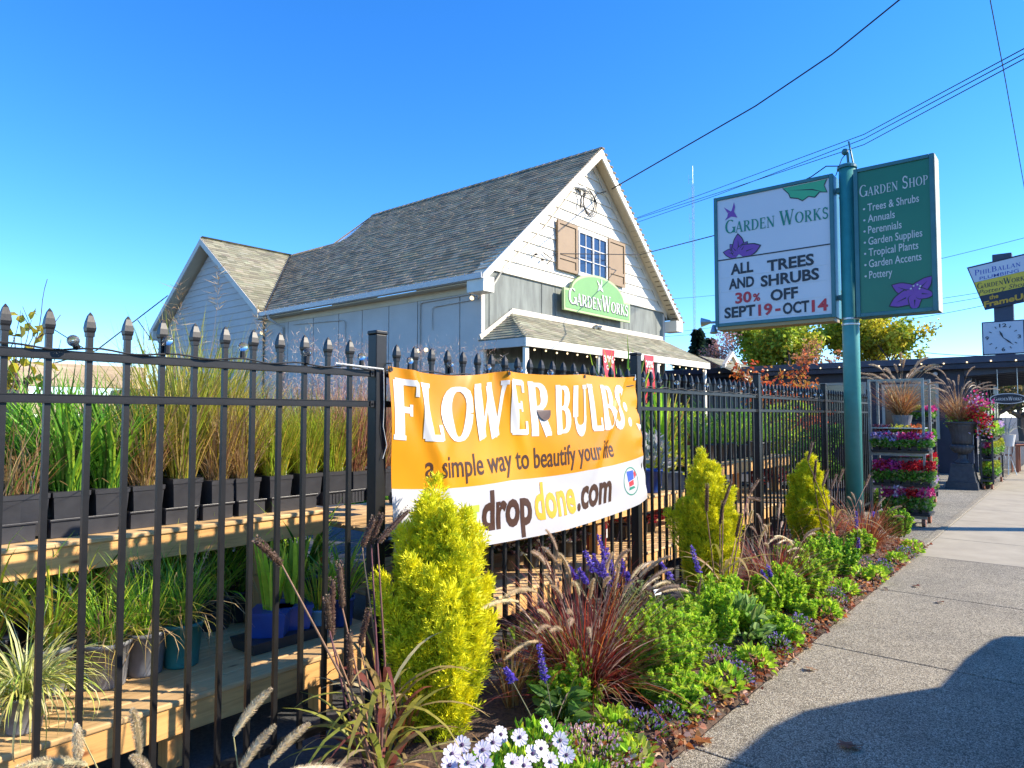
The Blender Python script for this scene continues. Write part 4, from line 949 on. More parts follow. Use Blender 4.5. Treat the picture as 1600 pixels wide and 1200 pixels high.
# ---- purple millet with cat-tail heads
def millet(label, loc, heads, nl, seed, dark=True):
    """heads: (dx, dy, height, lean azimuth, lean) per stalk, measured from the base"""
    r_ = np.random.default_rng(seed); t = lthing('purple_millet', label, 'ornamental millet', loc, 'millets with cat-tail heads')
    ms = MB(); mh = MB()
    for (dx, dy, hh, az, ln, hl) in heads:
        b = np.array([r_.normal(0, .02), r_.normal(0, .02), 0.]); tp = np.array([dx, dy, hh]); mid = (b+tp)/2+np.array([r_.normal(0, .02), r_.normal(0, .02), .03])
        P = [b, b*.6+mid*.4, mid, mid*.45+tp*.55, tp]; ms.tube(P, [.0065, .006, .005, .004, .003], 6, tuple(palette(1, [(.20, .09, .07), (.30, .17, .10), (.16, .06, .07)], .1)[0]))
        d = np.array([math.cos(az)*math.sin(ln), math.sin(az)*math.sin(ln), math.cos(ln)])
        K = 9; Q = [tp+d*hl*i/K+np.array([0, 0, -.012*(i/K)**2]) for i in range(K+1)]
        hc = tuple(palette(1, [(.17, .10, .065), (.24, .15, .10), (.13, .07, .05)], .1)[0])
        mh.tube(Q, [.004]+[.0105*(1-.25*(i/K)**3) for i in range(1, K)]+[.003], 8, hc)
        n = 420; tt = U(.03, .98, n); q = r_.normal(0, 1, (n, 3)); q -= np.outer(q@d, d); q /= np.linalg.norm(q, axis=1, keepdims=True)
        base = tp+d*(tt*hl)[:, None]+q*.0088; mh.tris(base, (q+d*.4)/1.1, .0075, .0045, palette(n, [(.30, .20, .13), (.16, .09, .06), (.40, .29, .20), (.22, .12, .08)], .2))
    ms.build('stalk', BARKC, t, smooth=True); mh.build('seed_head', LEAF, t)
    m = MB(); n = nl; b, a = disc(n, .03, 0); b[:, 2] = U(.02, .45, n)
    m.blades(b, a, U(.5, 1.25, n), U(.28, .55, n), U(.016, .032, n), U(1.0, 2.4, n), palette(n, [(.46, .40, .08), (.52, .36, .14), (.34, .36, .06), (.28, .08, .06), (.58, .46, .24), (.45, .24, .12)], .15), 8, .08, .3, .05)
    m.build('foliage', LEAF, t); return t

# ---- salvia spike plant
VIO = [(.16, .10, .55), (.22, .14, .62), (.12, .07, .42), (.28, .20, .66)]
def salvia(label, loc, spikes, leafy=40):
    t = lthing('purple_salvia', label, 'flowering plant', loc, 'purple salvia spikes in the flower bed')
    ms = MB()
    for (dx, dy, hh, fl) in spikes:
        tp = np.array([dx, dy, hh]); b = np.array([dx*.3, dy*.3, 0]); ms.tube([b, (b+tp)/2+np.array([.01, 0, 0]), tp], [.004, .003, .002], 5, (.16, .16, .10))
        d = (tp-b)/np.linalg.norm(tp-b); K = 11; mf = MB()
        for k in range(K):
            f = k/(K-1); p = tp-d*fl*(1-f); n = 12; a = U(0, 6.28, n); rad = .021*(1-.55*f)
            q = np.stack([np.cos(a), np.sin(a), U(-.1, .7, n)], 1); mf.leaves(np.repeat(p[None], n, 0)+rng.normal(0, .004, (n, 3)), q, rad*U(.8, 1.3, n), .011, palette(n, VIO, .18), .2, .4)
        mf.build('flower_spike', PETAL, t)
    ms.build('stalk', BARKC, t)
    if leafy:
        m = MB(); n = leafy; b, a = disc(n, .07, 0); b[:, 2] = U(.02, .22, n)
        m.leaves(b, np.stack([np.cos(a), np.sin(a), U(.0, .8, n)], 1), U(.06, .11, n), U(.03, .05, n), palette(n, [(.12, .24, .05), (.16, .30, .06), (.08, .18, .04)]), .12, .3); m.build('foliage', LEAF, t)
    return t

# ---- leafy mounds
def mound_leaves(m, n, r, h, L, wd, cols, up=.6, z0=0, fold=.15):
    a = U(0, 6.28, n); ph = np.arccos(U(0, 1, n)); rr = U(.55, 1.0, n)**.5
    p = np.stack([r*rr*np.sin(ph)*np.cos(a), r*rr*np.sin(ph)*np.sin(a), z0+h*rr*np.cos(ph)], 1)
    d = np.stack([np.sin(ph)*np.cos(a), np.sin(ph)*np.sin(a), np.cos(ph)+up], 1)+rng.normal(0, .35, (n, 3))
    m.leaves(p, d, U(L*.7, L*1.2, n), U(wd*.7, wd*1.2, n), palette(n, cols), fold, .25)
def sedum_mb(r, h, stems, cols, L=.05, wd=.021, whorls=11, per=8):
    m = MB(); stems = int(stems*1.7); b, a = disc(stems, r)
    for i in range(stems):
        x, y = b[i, :2]; q = math.hypot(x, y)/r; hh = h*(1-.45*q*q)*rng.uniform(.8, 1.12); lean = np.array([x, y, 0])*.45+rng.normal(0, .025, 3)*[1, 1, 0]
        p0 = np.array([x*.6, y*.6, 0]); p1 = np.array([x, y, hh])+lean*.5; m.tube([p0, p1], [.004, .003], 4, (.2, .3, .06))
        n = whorls*per; f = np.repeat(np.linspace(.18, 1, whorls), per); ang = np.arange(n)*2.399+rng.uniform(0, 6)
        p = p0+(p1-p0)*f[:, None]; d = np.stack([np.cos(ang), np.sin(ang), .35+1.1*f**3], 1)+rng.normal(0, .28, (n, 3)); p = p+rng.normal(0, .006, (n, 3))
        m.leaves(p, d, L*(1.15-.55*f)*U(.8, 1.15, n), wd*U(.8, 1.2, n), palette(n, cols, .14), .12, .35)
    return m
def sedum(label, loc, r, h, stems, cols=LIME, **k):
    t = lthing('stonecrop', label, 'leafy plant', loc, 'bright green leafy plants in the bed')
    sedum_mb(r, h, stems, cols, **k).build('foliage', LEAF, t); return t
def daisy_flower(m, c, nrm, s, petals=13):
    nrm = Vector(nrm).normalized(); u = nrm.orthogonal().normalized(); v = nrm.cross(u); c = Vector(c)
    for k in range(petals):
        a = 6.283*k/petals+rng.normal(0, .04); d = u*math.cos(a)+v*math.sin(a); sd = nrm.cross(d); lift = nrm*s*.22*rng.uniform(.3, 1.2); L = s*rng.uniform(.9, 1.05)
        sh = tuple(palette(1, [(.74, .70, .78), (.66, .60, .76), (.76, .74, .77)], .04)[0])
        m.add([c+d*L*.15, c+d*L*.6+sd*L*.20+lift*.6, c+d*L*.92+sd*L*.15+lift*.8, c+d*L+lift*.7, c+d*L*.92-sd*L*.15+lift*.8, c+d*L*.6-sd*L*.20+lift*.6], [(0, 1, 2, 3), (0, 3, 4, 5)], sh)

def bedp(px, py): return onZ(.03, px, py)

# ================================================================= FLOWER BED
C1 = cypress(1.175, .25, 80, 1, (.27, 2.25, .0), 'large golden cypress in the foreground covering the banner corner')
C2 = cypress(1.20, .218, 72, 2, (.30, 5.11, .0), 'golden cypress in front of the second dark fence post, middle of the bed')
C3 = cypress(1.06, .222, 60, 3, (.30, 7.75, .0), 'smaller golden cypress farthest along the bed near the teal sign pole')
fountain('big dark red fountain grass with buff plumes right of the foreground cypress', (.52, 3.10, .02), 1000, .62, 22, 5)
fountain('red fountain grass with plumes right of the middle golden cypress', (.62, 5.72, .02), 620, .52, 12, 6)
fountain('red fountain grass at the far end of the bed by the flower trolley', (.70, 8.35, .02), 560, .52, 8, 7, [(.32, .07, .03), (.42, .13, .05), (.24, .05, .03), (.46, .2, .09)])
# near millet in front of the first fence post
def rel(base, X, px, py): return onX(X, px, py)-np.array(base)
mb_ = (.42, 1.80, .0)
hd = []
for (x0, y0, x1, y1, X) in ((566, 855, 586, 805, .35), (580, 850, 597, 800, .36), (590, 848, 640, 792, .40), (440, 882, 398, 840, .45), (518, 1000, 520, 852, .40), (535, 950, 530, 875, .40), (515, 985, 510, 930, .42), (548, 1075, 546, 985, .40), (562, 1008, 577, 950, .38)):
    a = rel(mb_, X, x0, y0); b = rel(mb_, X+.02, x1, y1); d = b-a; hl = float(np.linalg.norm(d)); hd.append((a[0], a[1], a[2], math.atan2(d[1], d[0]), math.acos(d[2]/hl), min(hl, .24)))
millet('dry purple millet with cat-tail heads in front of the first fence post', mb_, hd, 64, 4)
mb_ = (.60, 4.72, .0); hd = []
for (x0, y0, x1, y1, X) in ((1104, 800, 1105, 755, .62), (1085, 960, 1100, 868, .66), (1130, 790, 1143, 750, .5), (1172, 770, 1186, 748, .45), (1150, 840, 1158, 800, .55), (1168, 778, 1200, 782, .6), (1125, 820, 1130, 782, .55)):
    a = rel(mb_, X, x0, y0); b = rel(mb_, X+.02, x1, y1); d = b-a; hl = float(np.linalg.norm(d)); hd.append((a[0], a[1], a[2], math.atan2(d[1], d[0]), math.acos(d[2]/hl), min(hl, .24)))
millet('dark millet stalks growing up in front of the middle golden cypress', mb_, hd, 30, 5)
mb_ = (.60, 7.6, .0); hd = []
for (x0, y0, x1, y1, X) in ((1310, 755, 1330, 700, .6), (1285, 760, 1297, 725, .55), (1272, 755, 1275, 715, .6), (1262, 720, 1270, 690, .6), (1352, 760, 1368, 722, .7), (1298, 765, 1310, 735, .6)):
    a = rel(mb_, X, x0, y0); b = rel(mb_, X+.02, x1, y1); d = b-a; hl = float(np.linalg.norm(d)); hd.append((a[0], a[1], a[2], math.atan2(d[1], d[0]), math.acos(d[2]/hl), min(hl, .24)))
millet('brown millet with dry curling leaves beside the teal sign pole', mb_, hd, 40, 6)
# pale foxtail plumes, lower left foreground
t = thing('foxtail_grass', 'pale buff foxtail plumes of a grass at the near bottom left of the bed', 'ornamental grass', (.75, 1.05, 0))
ms = MB(); mp = MB(); FOX = [(.78, .64, .40), (.70, .55, .32), (.84, .72, .50)]
for (x0, y0, x1, y1, X) in ((365, 1150, 408, 1072, .62), (370, 1215, 412, 1130, .66), (420, 1195, 472, 1125, .64), (450, 1205, 552, 1192, .7), (218, 1180, 214, 1095, .5), (118, 1130, 128, 1180, .55), (235, 1215, 215, 1170, .56), (135, 1195, 40, 1180, .5)):
    a = onX(X, x0, y0); b = onX(X+.03, x1, y1); d = b-a; base = np.array([.74, a[1]*.5+.55, 0.0]); md = (base+a)/2+np.array([0, 0, .05])
    ms.tube([base, md, a], .0018, 4, (.40, .34, .14)); plume(mp, a, d+np.array([0, 0, .12*np.linalg.norm(d)]), float(np.linalg.norm(d))*1.05, .018, FOX, 420, .45)
ms.build('stalk', BARKC, t); mp.build('seed_head', LEAF, t)
m = MB(); tuft(m, 60, .35, .08, .6, .8, .006, TAN+YGRN, 5); 
for i, v in enumerate(m.v): m.v[i] = (v[0]+.75, v[1]+1.05, v[2])
m.build('foliage', LEAF, t)
# upright buff plumes over the big fountain grass
t = thing('foxtail_grass', 'upright buff foxtail plumes standing between the big red grass and the fence', 'ornamental grass', (.40, 3.55, 0))
ms = MB(); mp = MB()
for (x0, y0, x1, y1, X) in ((892, 905, 882, 862, .45), (945, 905, 948, 868, .45), (960, 930, 962, 885, .48), (985, 905, 1000, 882, .42), (1003, 922, 1022, 900, .42), (1018, 920, 1040, 905, .5), (905, 930, 900, 908, .5), (922, 935, 924, 908, .5), (1035, 925, 1085, 915, .6), (858, 970, 848, 950, .5), (840, 1002, 800, 1010, .5), (810, 940, 760, 935, .4), (838, 925, 800, 915, .4), (1170, 820, 1172, 800, .5), (1060, 958, 1090, 970, .7)):
    a = onX(X, x0, y0); b = onX(X+.02, x1, y1); d = b-a; base = np.array([.42, .6*a[1]+1.4, 0.0]); md = (base*.45+a*.55)+np.array([0, 0, .06])
    ms.tube([base, md, a], .0017, 4, (.42, .30, .20)); plume(mp, a, d+np.array([0, 0, .15*np.linalg.norm(d)]), float(np.linalg.norm(d))*1.15+.03, .019, FOX, 200, .6)
ms.build('stalk', BARKC, t); mp.build('seed_head', LEAF, t)
t = thing('foxtail_grass', 'buff foxtail plumes arching over the green plants past the middle cypress', 'ornamental grass', (.55, 6.2, 0))
ms = MB(); mp = MB()
for (x0, y0, x1, y1, X) in ((1185, 855, 1188, 820, .5), (1200, 850, 1220, 832, .5), (1215, 850, 1240, 838, .55), (1230, 862, 1262, 852, .65), (1240, 872, 1275, 868, .7), (1250, 880, 1290, 880, .75), (1225, 900, 1262, 895, .8), (1210, 838, 1245, 845, .6)):
    a = onX(X, x0, y0); b = onX(X+.02, x1, y1); d = b-a; base = np.array([.55, 6.0, 0.0]); md = (base*.45+a*.55)+np.array([0, 0, .07])
    ms.tube([base, md, a], .0017, 4, (.42, .30, .20)); plume(mp, a, d+np.array([0, 0, .2*np.linalg.norm(d)]), float(np.linalg.norm(d))*1.1+.04, .019, FOX, 160, .7)
ms.build('stalk', BARKC, t); mp.build('seed_head', LEAF, t)
# salvias
def salv(label, base, tips, leafy=40):
    b = np.array(base); sp = []
    for (px, py, X, fl) in tips: q = onX(X, px, py)-b; sp.append((q[0], q[1], q[2], fl))
    salvia(label, base, sp, leafy)
salv('purple salvia between the foreground cypress and the big red grass', (.70, 2.62, .02), [(843, 1010, .72, .17), (790, 1045, .70, .07), (705, 1150, .74, .0)][:2], 46)
salv('tall purple salvia spikes in front of the red pail behind the big red grass', (.42, 3.9, .02), [(935, 838, .45, .20), (940, 880, .5, .16), (928, 868, .42, .15), (980, 895, .48, .08), (888, 885, .4, .10), (957, 890, .45, .12), (915, 862, .47, .15), (948, 858, .44, .14), (905, 890, .5, .12), (970, 872, .42, .12)], 30)
salv('purple salvia spike in front of the middle golden cypress', (.70, 4.55, .02), [(1081, 855, .72, .20), (1033, 880, .62, .14)], 30)
salv('purple salvia leaning over the red grass right of the middle cypress', (.72, 5.6, .02), [(1200, 885, .76, .12), (1190, 892, .74, .13)], 24)
salv('purple salvia near the teal pole at the far end of the bed', (.72, 7.9, .02), [(1338, 800, .74, .16), (1342, 842, .8, .13), (1365, 800, .6, .12)], 24)
# stonecrop and other green mounds along the front of the bed
def sed(label, px, py, r, h, stems, cols=LIME, **k): sedum(label, bedp(px, py), r, h, stems, cols, **k)
sed('bright green stonecrop clump between the daisies and the big red grass', 885, 1115, .14, .27, 18)
sed('dense lime green stonecrop mound filling the gap right of the big red grass', 1050, 1040, .19, .38, 30)
sed('wide lime green stonecrop mound directly below the middle golden cypress', 1140, 985, .17, .34, 26)
sed('short lime green stonecrop at the pavement edge right of the big red grass', 1045, 1105, .13, .20, 20)
sed('lime green stonecrop between the grey green plant and the second red grass', 1225, 950, .15, .30, 22)
sed('lime green stonecrop below the far golden cypress', 1275, 905, .18, .36, 24)
sed('lime green stonecrop under the buff plumes in the middle of the bed', 1240, 912, .16, .34, 22)
sed('low lime green stonecrop at the far bed edge before the last red grass', 1345, 868, .15, .24, 20)
sed('tall bright green stonecrop right beside the big red grass', 1022, 1078, .19, .42, 30)
sed('bright green stonecrop in front of the middle golden cypress', 1100, 1010, .20, .40, 34)
sed('round bright green stonecrop behind the pale leaved plant', 1195, 958, .12, .27, 16)
sed('low bright green stonecrop at the pavement edge below the pale leaved plant', 1205, 1000, .15, .16, 18)
sed('bright green stonecrop in front of the second red grass', 1262, 935, .16, .30, 22)
sed('leafy green stonecrop in the far half of the bed', 1300, 898, .20, .36, 26, LIME+GRN)
sed('green leafy clump at the far end of the bed beside the last red grass', 1400, 838, .16, .34, 24, LIME+GRN)
sed('small lime green rosette plant at the pavement edge by the second red grass', 1255, 965, .08, .12, 9)
sed('pale green plant behind the plumes of the big red grass', 1000, 990, .16, .30, 14, [(.30, .38, .16), (.24, .32, .12), (.36, .42, .2)], L=.06, wd=.03, whorls=6, per=5)
def broad(name, label, px, py, r, h, n, cols, L, wd, group='bright green leafy plants in the bed'):
    t = lthing(name, label, 'leafy plant', bedp(px, py), group); m = MB(); mound_leaves(m, n, r, h, L, wd, cols, .3)
    m.build('foliage', LEAF, t); return t
broad('broadleaf_plant', 'pale grey green plant with long drooping leaves between two stonecrops', 1160, 1005, .15, .27, 130, [(.30, .46, .14), (.38, .52, .20), (.22, .38, .09)], .10, .034)
broad('broadleaf_plant', 'dark green broad leaved plant behind the daisies and below the purple spike', 880, 1075, .16, .26, 110, GRN+[(.16, .28, .10)], .085, .045)
broad('broadleaf_plant', 'green leafy plant at the fence behind the big red grass', 830, 1040, .16, .22, 120, GRN+LIME[:1], .07, .03)
broad('broadleaf_plant', 'fresh green clump at the bottom right of the foreground cypress', 900, 1085, .10, .16, 70, GRN, .07, .04)
for px, py, lab in ((990, 1195, 'tiny lime rosette at the pavement edge below the big red grass'), (1105, 1090, 'small yellow green rosette among brown leaves at the bed edge'), (1060, 1120, 'yellow green spreading plant at the pavement edge right of the big red grass'), (1340, 905, 'small pale green plant at the edge of the far bed'), (1400, 880, 'low yellow green plant at the far bed edge')):
    broad('primrose', lab, px, py, .085, .09, 70, LIME+[(.40, .44, .12)], .055, .028, 'small rosettes along the bed edge')
def lavender_mat(label, px, py, r):
    t = lthing('lobelia', label, 'flowering plant', bedp(px, py), 'low lilac flowers along the bed edge'); m = MB(); mound_leaves(m, 160, r, .09, .03, .009, GRN+[(.22, .22, .16), (.3, .24, .2)], .5); m.build('foliage', LEAF, t)
    m = MB(); mound_leaves(m, 85, r*1.05, .115, .014, .012, [(.36, .26, .62), (.44, .36, .66), (.28, .18, .55)], .6); m.build('flowers', PETAL, t)
for px, py, r, lab in ((1000, 1150, .12, 'lilac lobelia at the bed edge under the big red grass'), (1082, 1112, .11, 'lilac lobelia on the brown leaves right of the big red grass'), (1125, 1040, .12, 'lilac lobelia patch below the grey green plant'), (1215, 1018, .09, 'lilac lobelia patch at the edge near the low stonecrop'),
                       (1300, 940, .12, 'lilac lobelia tuft in the middle of the far bed edge'), (1345, 885, .12, 'lilac lobelia tuft near the last red grass'), (1415, 870, .10, 'lilac lobelia at the far corner of the bed')): lavender_mat(lab, px, py, r)
for px, py, r, lab in ((1150, 1065, .10, 'lilac lobelia at the pavement edge below the tall lilac patch'), (1250, 985, .09, 'lilac lobelia at the pavement edge by the small lime rosette'), (1380, 892, .08, 'small lilac lobelia at the far pavement edge'), (1045, 1135, .09, 'lilac lobelia at the near pavement edge among orange leaves')): lavender_mat(lab, px, py, r)
for px, py, lab in ((1180, 1042, 'lime rosette at the pavement edge between two lilac patches'), (1230, 1005, 'lime rosette at the pavement edge below the second red grass'), (1290, 962, 'lime rosette at the pavement edge in the middle of the far bed'), (1320, 930, 'lime rosette beside the far lilac tufts'), (1370, 905, 'lime rosette before the last red grass'), (1130, 1075, 'lime rosette at the edge below the grey green plant'), (1425, 862, 'lime rosette at the last corner of the bed'), (960, 1150, 'lime rosette under the skirt of the big red grass')):
    broad('primrose', lab, px, py, .10, .11, 110, LIME, .05, .028, 'small rosettes along the bed edge')
# white daisies, nearest corner
t = thing('white_daisies', 'white African daisies with purple centres in the nearest corner of the bed', 'flowering plant', (.92, 2.12, .0))
m = MB(); q = MB()
for (dx, dy, rr, hh) in ((-.02, .0, .22, .20), (-.10, -.12, .18, .19), (.05, -.20, .20, .16), (-.13, .22, .16, .20), (.14, .18, .13, .12)):
    k0 = len(m.v); mound_leaves(m, 420, rr, hh, .05, .013, LIME+GRN[:2]+[(.2, .36, .04)], .7)
    for i in range(k0, len(m.v)): v = m.v[i]; m.v[i] = (v[0]+.92+dx, v[1]+2.12+dy, v[2])
m.build('foliage', LEAF, t)
stm = MB()
for (px, py, X, nz) in ((782, 1148, .86, .6), (812, 1152, .93, .8), (853, 1136, .96, .9), (875, 1157, 1.0, .9), (845, 1170, .99, .8), (754, 1172, .90, .5), (730, 1192, .91, .5), (800, 1192, .97, .8), (818, 1196, .99, .7), (756, 1197, .94, .6), (885, 1180, 1.05, .9), (706, 1178, .84, .5), (722, 1164, .82, .6), (770, 1160, .87, .6), (832, 1178, .98, .8), (702, 1196, .86, .5), (860, 1190, 1.02, .8)):
    c = onX(X, px, py); nrm = np.array([.75+rng.normal(0, .15), -.35+rng.normal(0, .25), nz]); m = MB(); daisy_flower(m, c, nrm, .034); h_ = m.build('flower', PETAL, t)
    m = MB(); nn = nrm/np.linalg.norm(nrm); m.ball(tuple(c+nn*.003), .0068, (.10, .05, .16), 8); m.build('flower_centre', PETAL, h_)
    stm.tube([(c[0]-.05, c[1], .05), c-nn*.004], .0016, 4, (.2, .3, .08))
stm.build('stalk', BARKC, t)
t = lthing('pink_heather', 'low pink and white heather flowers at the near pavement edge', 'flowering plant', bedp(920, 1195)); 
m = MB(); mound_leaves(m, 320, .24, .10, .03, .007, GRN+LIME, .5); m.build('foliage', LEAF, t)
m = MB(); mound_leaves(m, 620, .25, .135, .017, .011, [(.70, .50, .58), (.75, .68, .68), (.55, .25, .40), (.62, .36, .50), (.7, .4, .28)], .6); m.build('flowers', PETAL, t)
for px, py, n_, lab in ((1060, 1000, 40, 'russet dry stems among the lime green mounds right of the big red grass'), (1150, 960, 40, 'rust coloured wisps right of the middle golden cypress'), (1215, 925, 36, 'copper coloured dry stems under the buff plumes'), (1345, 850, 36, 'russet stems near the far lilac tufts'), (1180, 930, 40, 'rusty dry grass wisp beside the second red grass'), (1320, 880, 40, 'rusty brown wisp in the far half of the bed'), (1265, 880, 34, 'tan dry stems below the far golden cypress'), (960, 1010, 34, 'tan dry stems behind the big red grass'), (1120, 945, 30, 'brown dry stems at the foot of the middle golden cypress'), (1385, 850, 36, 'straw wisps beside the last red grass')):
    t = lthing('dry_grass_clump', lab, 'ornamental grass', bedp(px, py), 'dry stems in the bed'); m = MB(); tuft(m, n_, .34, .06, .5, .8, .006, [(.5, .22, .08), (.55, .40, .2), (.38, .14, .06), (.6, .45, .25)], 6); m.build('foliage', LEAF, t)
# ochre dying grass clump beside the cypress
t = lthing('dry_grass_clump', 'orange brown dry grass clump between the fence post and the foreground cypress', 'ornamental grass', bedp(628, 1170)); m = MB(); tuft(m, 34, .30, .03, .22, .3, .012, [(.5, .22, .05), (.55, .36, .12), (.4, .16, .04)], 6); tuft(m, 10, .35, .03, .8, 1.3, .014, YGRN+TAN, 7); m.build('foliage', LEAF, t)
t = lthing('dry_grass_clump', 'ochre dry grass clump between the foreground cypress and the purple spike', 'ornamental grass', bedp(800, 1110)); m = MB(); tuft(m, 40, .32, .03, .25, .35, .009, [(.5, .28, .08), (.55, .40, .16), (.4, .2, .06)], 6); m.build('foliage', LEAF, t)
# pale plant tag and stone among the leaves
m = MB(); p = onX(.45, 1022, 926); m.bar(p, p+np.array([.0, .09, -.01]), .035, .003, (1, 0, .4), (.8, .8, .8)); tag(m.build('plant_tag', PAINTC), 'white plastic plant tag stuck in the bed before the middle cypress', 'plant tag')

# ================================================================= POTTED PLANTS ON THE BENCHES
def row_pot(kind, X, px, py, z): q = onX(X, px, py); return (X, q[1], z)
ZUP, ZLO = .917, .282
G_UP = 'potted grasses on the upper bench'; G_LO = 'potted plants on the lower bench'
def reed(m, z): tuft(m, 130, .50, .06, .24, .75, .014, GRN+LIME[1:2], 6, z, .05, .4, .25); tuft(m, 30, .38, .05, .5, .8, .012, GRN+TAN[:1], 5, z)
def goldtall(m, z): tuft(m, 200, .66, .07, .22, .6, .008, GOLD+YGRN, 7, z); tuft(m, 60, .5, .06, .4, .6, .008, TAN+GOLD, 5, z)
def tanfine(m, z): tuft(m, 240, .52, .06, .26, .5, .006, TAN+GOLD[:2], 5, z); tuft(m, 40, .4, .05, .5, .7, .006, TAN, 5, z)
def ygfine(m, z): tuft(m, 300, .46, .07, .33, .45, .0055, YGRN+LIME[:1]+GOLD[:1], 5, z)
def redfine(m, z): tuft(m, 260, .52, .06, .25, .35, .0055, [(.45, .20, .12), (.50, .30, .14), (.36, .32, .06), (.55, .25, .20), (.40, .14, .10)], 5, z)
def drydead(m, z): tuft(m, 90, .38, .05, .35, .6, .006, TAN+GRN[:1]+[(.45, .2, .08)], 5, z)
protos = {}
def bench_pot(kind, loc, label, rz=None, s=1.0, sz=None, group=G_UP):
    spec = {'reed': ('square', BLACKPL, .080, .20, reed, (.3, .3, .6)), 'gold': ('square', BLACKPL, .082, .20, goldtall, None), 'tan': ('square', BLACKPL, .080, .20, tanfine, None),
            'yg': ('square', BLACKPL, .078, .20, ygfine, (.55, .35, .4)), 'red': ('square', BLACKPL, .078, .19, redfine, None), 'dead': ('square', BLACKPL, .078, .2, drydead, None)}[kind]
    rz = rng.choice([0, math.pi/2, math.pi, -math.pi/2])+rng.normal(0, .06) if rz is None else rz
    if kind not in protos:
        nm = {'reed': 'potted_reed', 'gold': 'potted_maiden_grass', 'tan': 'potted_feather_grass', 'yg': 'potted_fine_grass', 'red': 'potted_red_grass', 'dead': 'potted_dry_grass'}[kind]
        o = potted(nm, label, 'potted grass', spec[0], spec[1], spec[2], spec[3], spec[4], group, None, spec[5]); protos[kind] = o; place(o, loc, rz, s, sz)
    else: o = dup(protos[kind], loc, rz, s, label, group, sz)
    if group == G_UP and loc[0] < -1.4: o.rotation_euler = (rng.normal(0, .07), rng.normal(0, .07), rz)
    return o
ordn = ['leftmost', 'second from left', 'third from left', 'fourth from left', 'fifth from left', 'sixth from left', 'seventh from left', 'eighth from left', 'ninth from left', 'tenth from left', 'eleventh from left', 'twelfth from left', 'thirteenth from left']
front = [(10, 'dead', 'dry brown grass'), (42, 'dead', 'half dead tan grass'), (105, 'reed', 'green reed'), (168, 'reed', 'green reed with a purple tag'), (224, 'tan', 'thin mixed grass'), (284, 'gold', 'tall golden grass'), (338, 'tan', 'straw coloured grass'), (378, 'tan', 'straw coloured grass'), (430, 'yg', 'yellow green grass with a picture tag'), (478, 'yg', 'yellow green grass'), (520, 'yg', 'yellow green grass'), (556, 'red', 'reddish seed grass'), (590, 'red', 'reddish seed grass')]
for i, (px, k, d_) in enumerate(front):
    y = onX(-1.30, px, 775)[1]
    bench_pot(k, (-1.31, y, ZUP+.015), f'{d_}, {ordn[i]} on the upper bench front row', rz=0 if k in ('reed', 'yg') else None, s=1.0, sz=1.0 if k != 'gold' else 1.12)
for r_i, (X, kinds) in enumerate(((-1.56, ['reed', 'reed', 'reed', 'reed', 'gold', 'gold', 'tan', 'yg', 'yg', 'red', 'red', 'red']), (-1.82, ['reed', 'reed', 'reed', 'gold', 'gold', 'gold', 'tan', 'yg', 'red', 'red', 'red', 'red']))):
    for i, k in enumerate(kinds):
        y = .95+.5*r_i*.3+.232*i
        nm = {'reed': 'green reed', 'gold': 'tall golden grass', 'tan': 'straw coloured grass', 'yg': 'yellow green grass', 'red': 'reddish seed grass'}[k]
        bench_pot(k, (X+rng.normal(0, .015), y, ZUP+.002), f'{nm}, {ordn[i]} in the upper bench {"second" if r_i == 0 else "third"} row', s=1.0+rng.normal(0, .03), sz=rng.uniform(.95, 1.08)+(.06 if k == 'gold' else 0))
# shuttle trays under the front row
def tray(x, y0, y1, z, label, slots=False):
    m = MB(); h = .085; x0, x1 = x-.10, x+.10
    for (a, b, c, d) in ((x0, x0+.006, y0, y1), (x1-.006, x1, y0, y1), (x0+.006, x1-.006, y0, y0+.006), (x0+.006, x1-.006, y1-.006, y1)): m.box(a, b, c, d, z, z+h)
    m.box(x0+.006, x1-.006, y0+.006, y1-.006, z, z+.006)
    m.bbox(x1, x1+.010, y0-.008, y1+.008, z+h-.006, z+h+.004, .002); m.bbox(x0-.01, x0, y0-.008, y1+.008, z+h-.006, z+h+.004, .002)
    if slots:
        k = y0+.02
        while k < y1-.02: m.box(x1+.0005, x1+.004, k, k+.012, z+.01, z+h-.012); k += .026
    tag(m.build('pot_tray', BLACKPL), label, 'tray', 'black shuttle trays under the pots')
trs = [(-30, 62), (78, 190), (203, 252), (258, 312), (316, 368), (372, 418), (424, 498), (504, 572), (576, 604)]
for i, (a, b) in enumerate(trs): tray(-1.31, onX(-1.2, a, 800)[1]+.01, onX(-1.2, b, 800)[1]-.012, ZUP, f'black plastic shuttle tray, {ordn[i]} along the upper bench front', i >= 7)
# tall plumed maiden grass standing behind, against the house
t = thing('plumed_grass', 'tall airy grass with feathery plumes rising above the fence before the rear wing', 'ornamental grass', (-1.75, 2.15, ZUP)); m = MB(); tuft(m, 90, .78, .08, .24, .4, .010, GOLD+YGRN+[(.5, .25, .1)], 7, .1)
e = tuft(m, 14, 1.08, .06, .22, .30, .004, TAN+GOLD, 7, .1)
for p in e:
    for q in range(9): n = 5; m.tris(np.repeat((p-np.array([0, 0, .03*q]))[None], n, 0), np.stack([rng.normal(0, 1, n), rng.normal(0, 1, n), U(.3, 1.2, n)], 1)/1.3, U(.03, .07, n), .004, palette(n, TAN))
for i, v in enumerate(m.v): m.v[i] = (v[0]-1.75, v[1]+2.15, v[2]+ZUP)
m.build('foliage', LEAF, t); pm = pot_mb('square', .11, .22); 
for i, v in enumerate(pm.v): pm.v[i] = (v[0]-1.75, v[1]+2.15, v[2]+ZUP+.002)
pm.build('pot', BLACKPL, t)
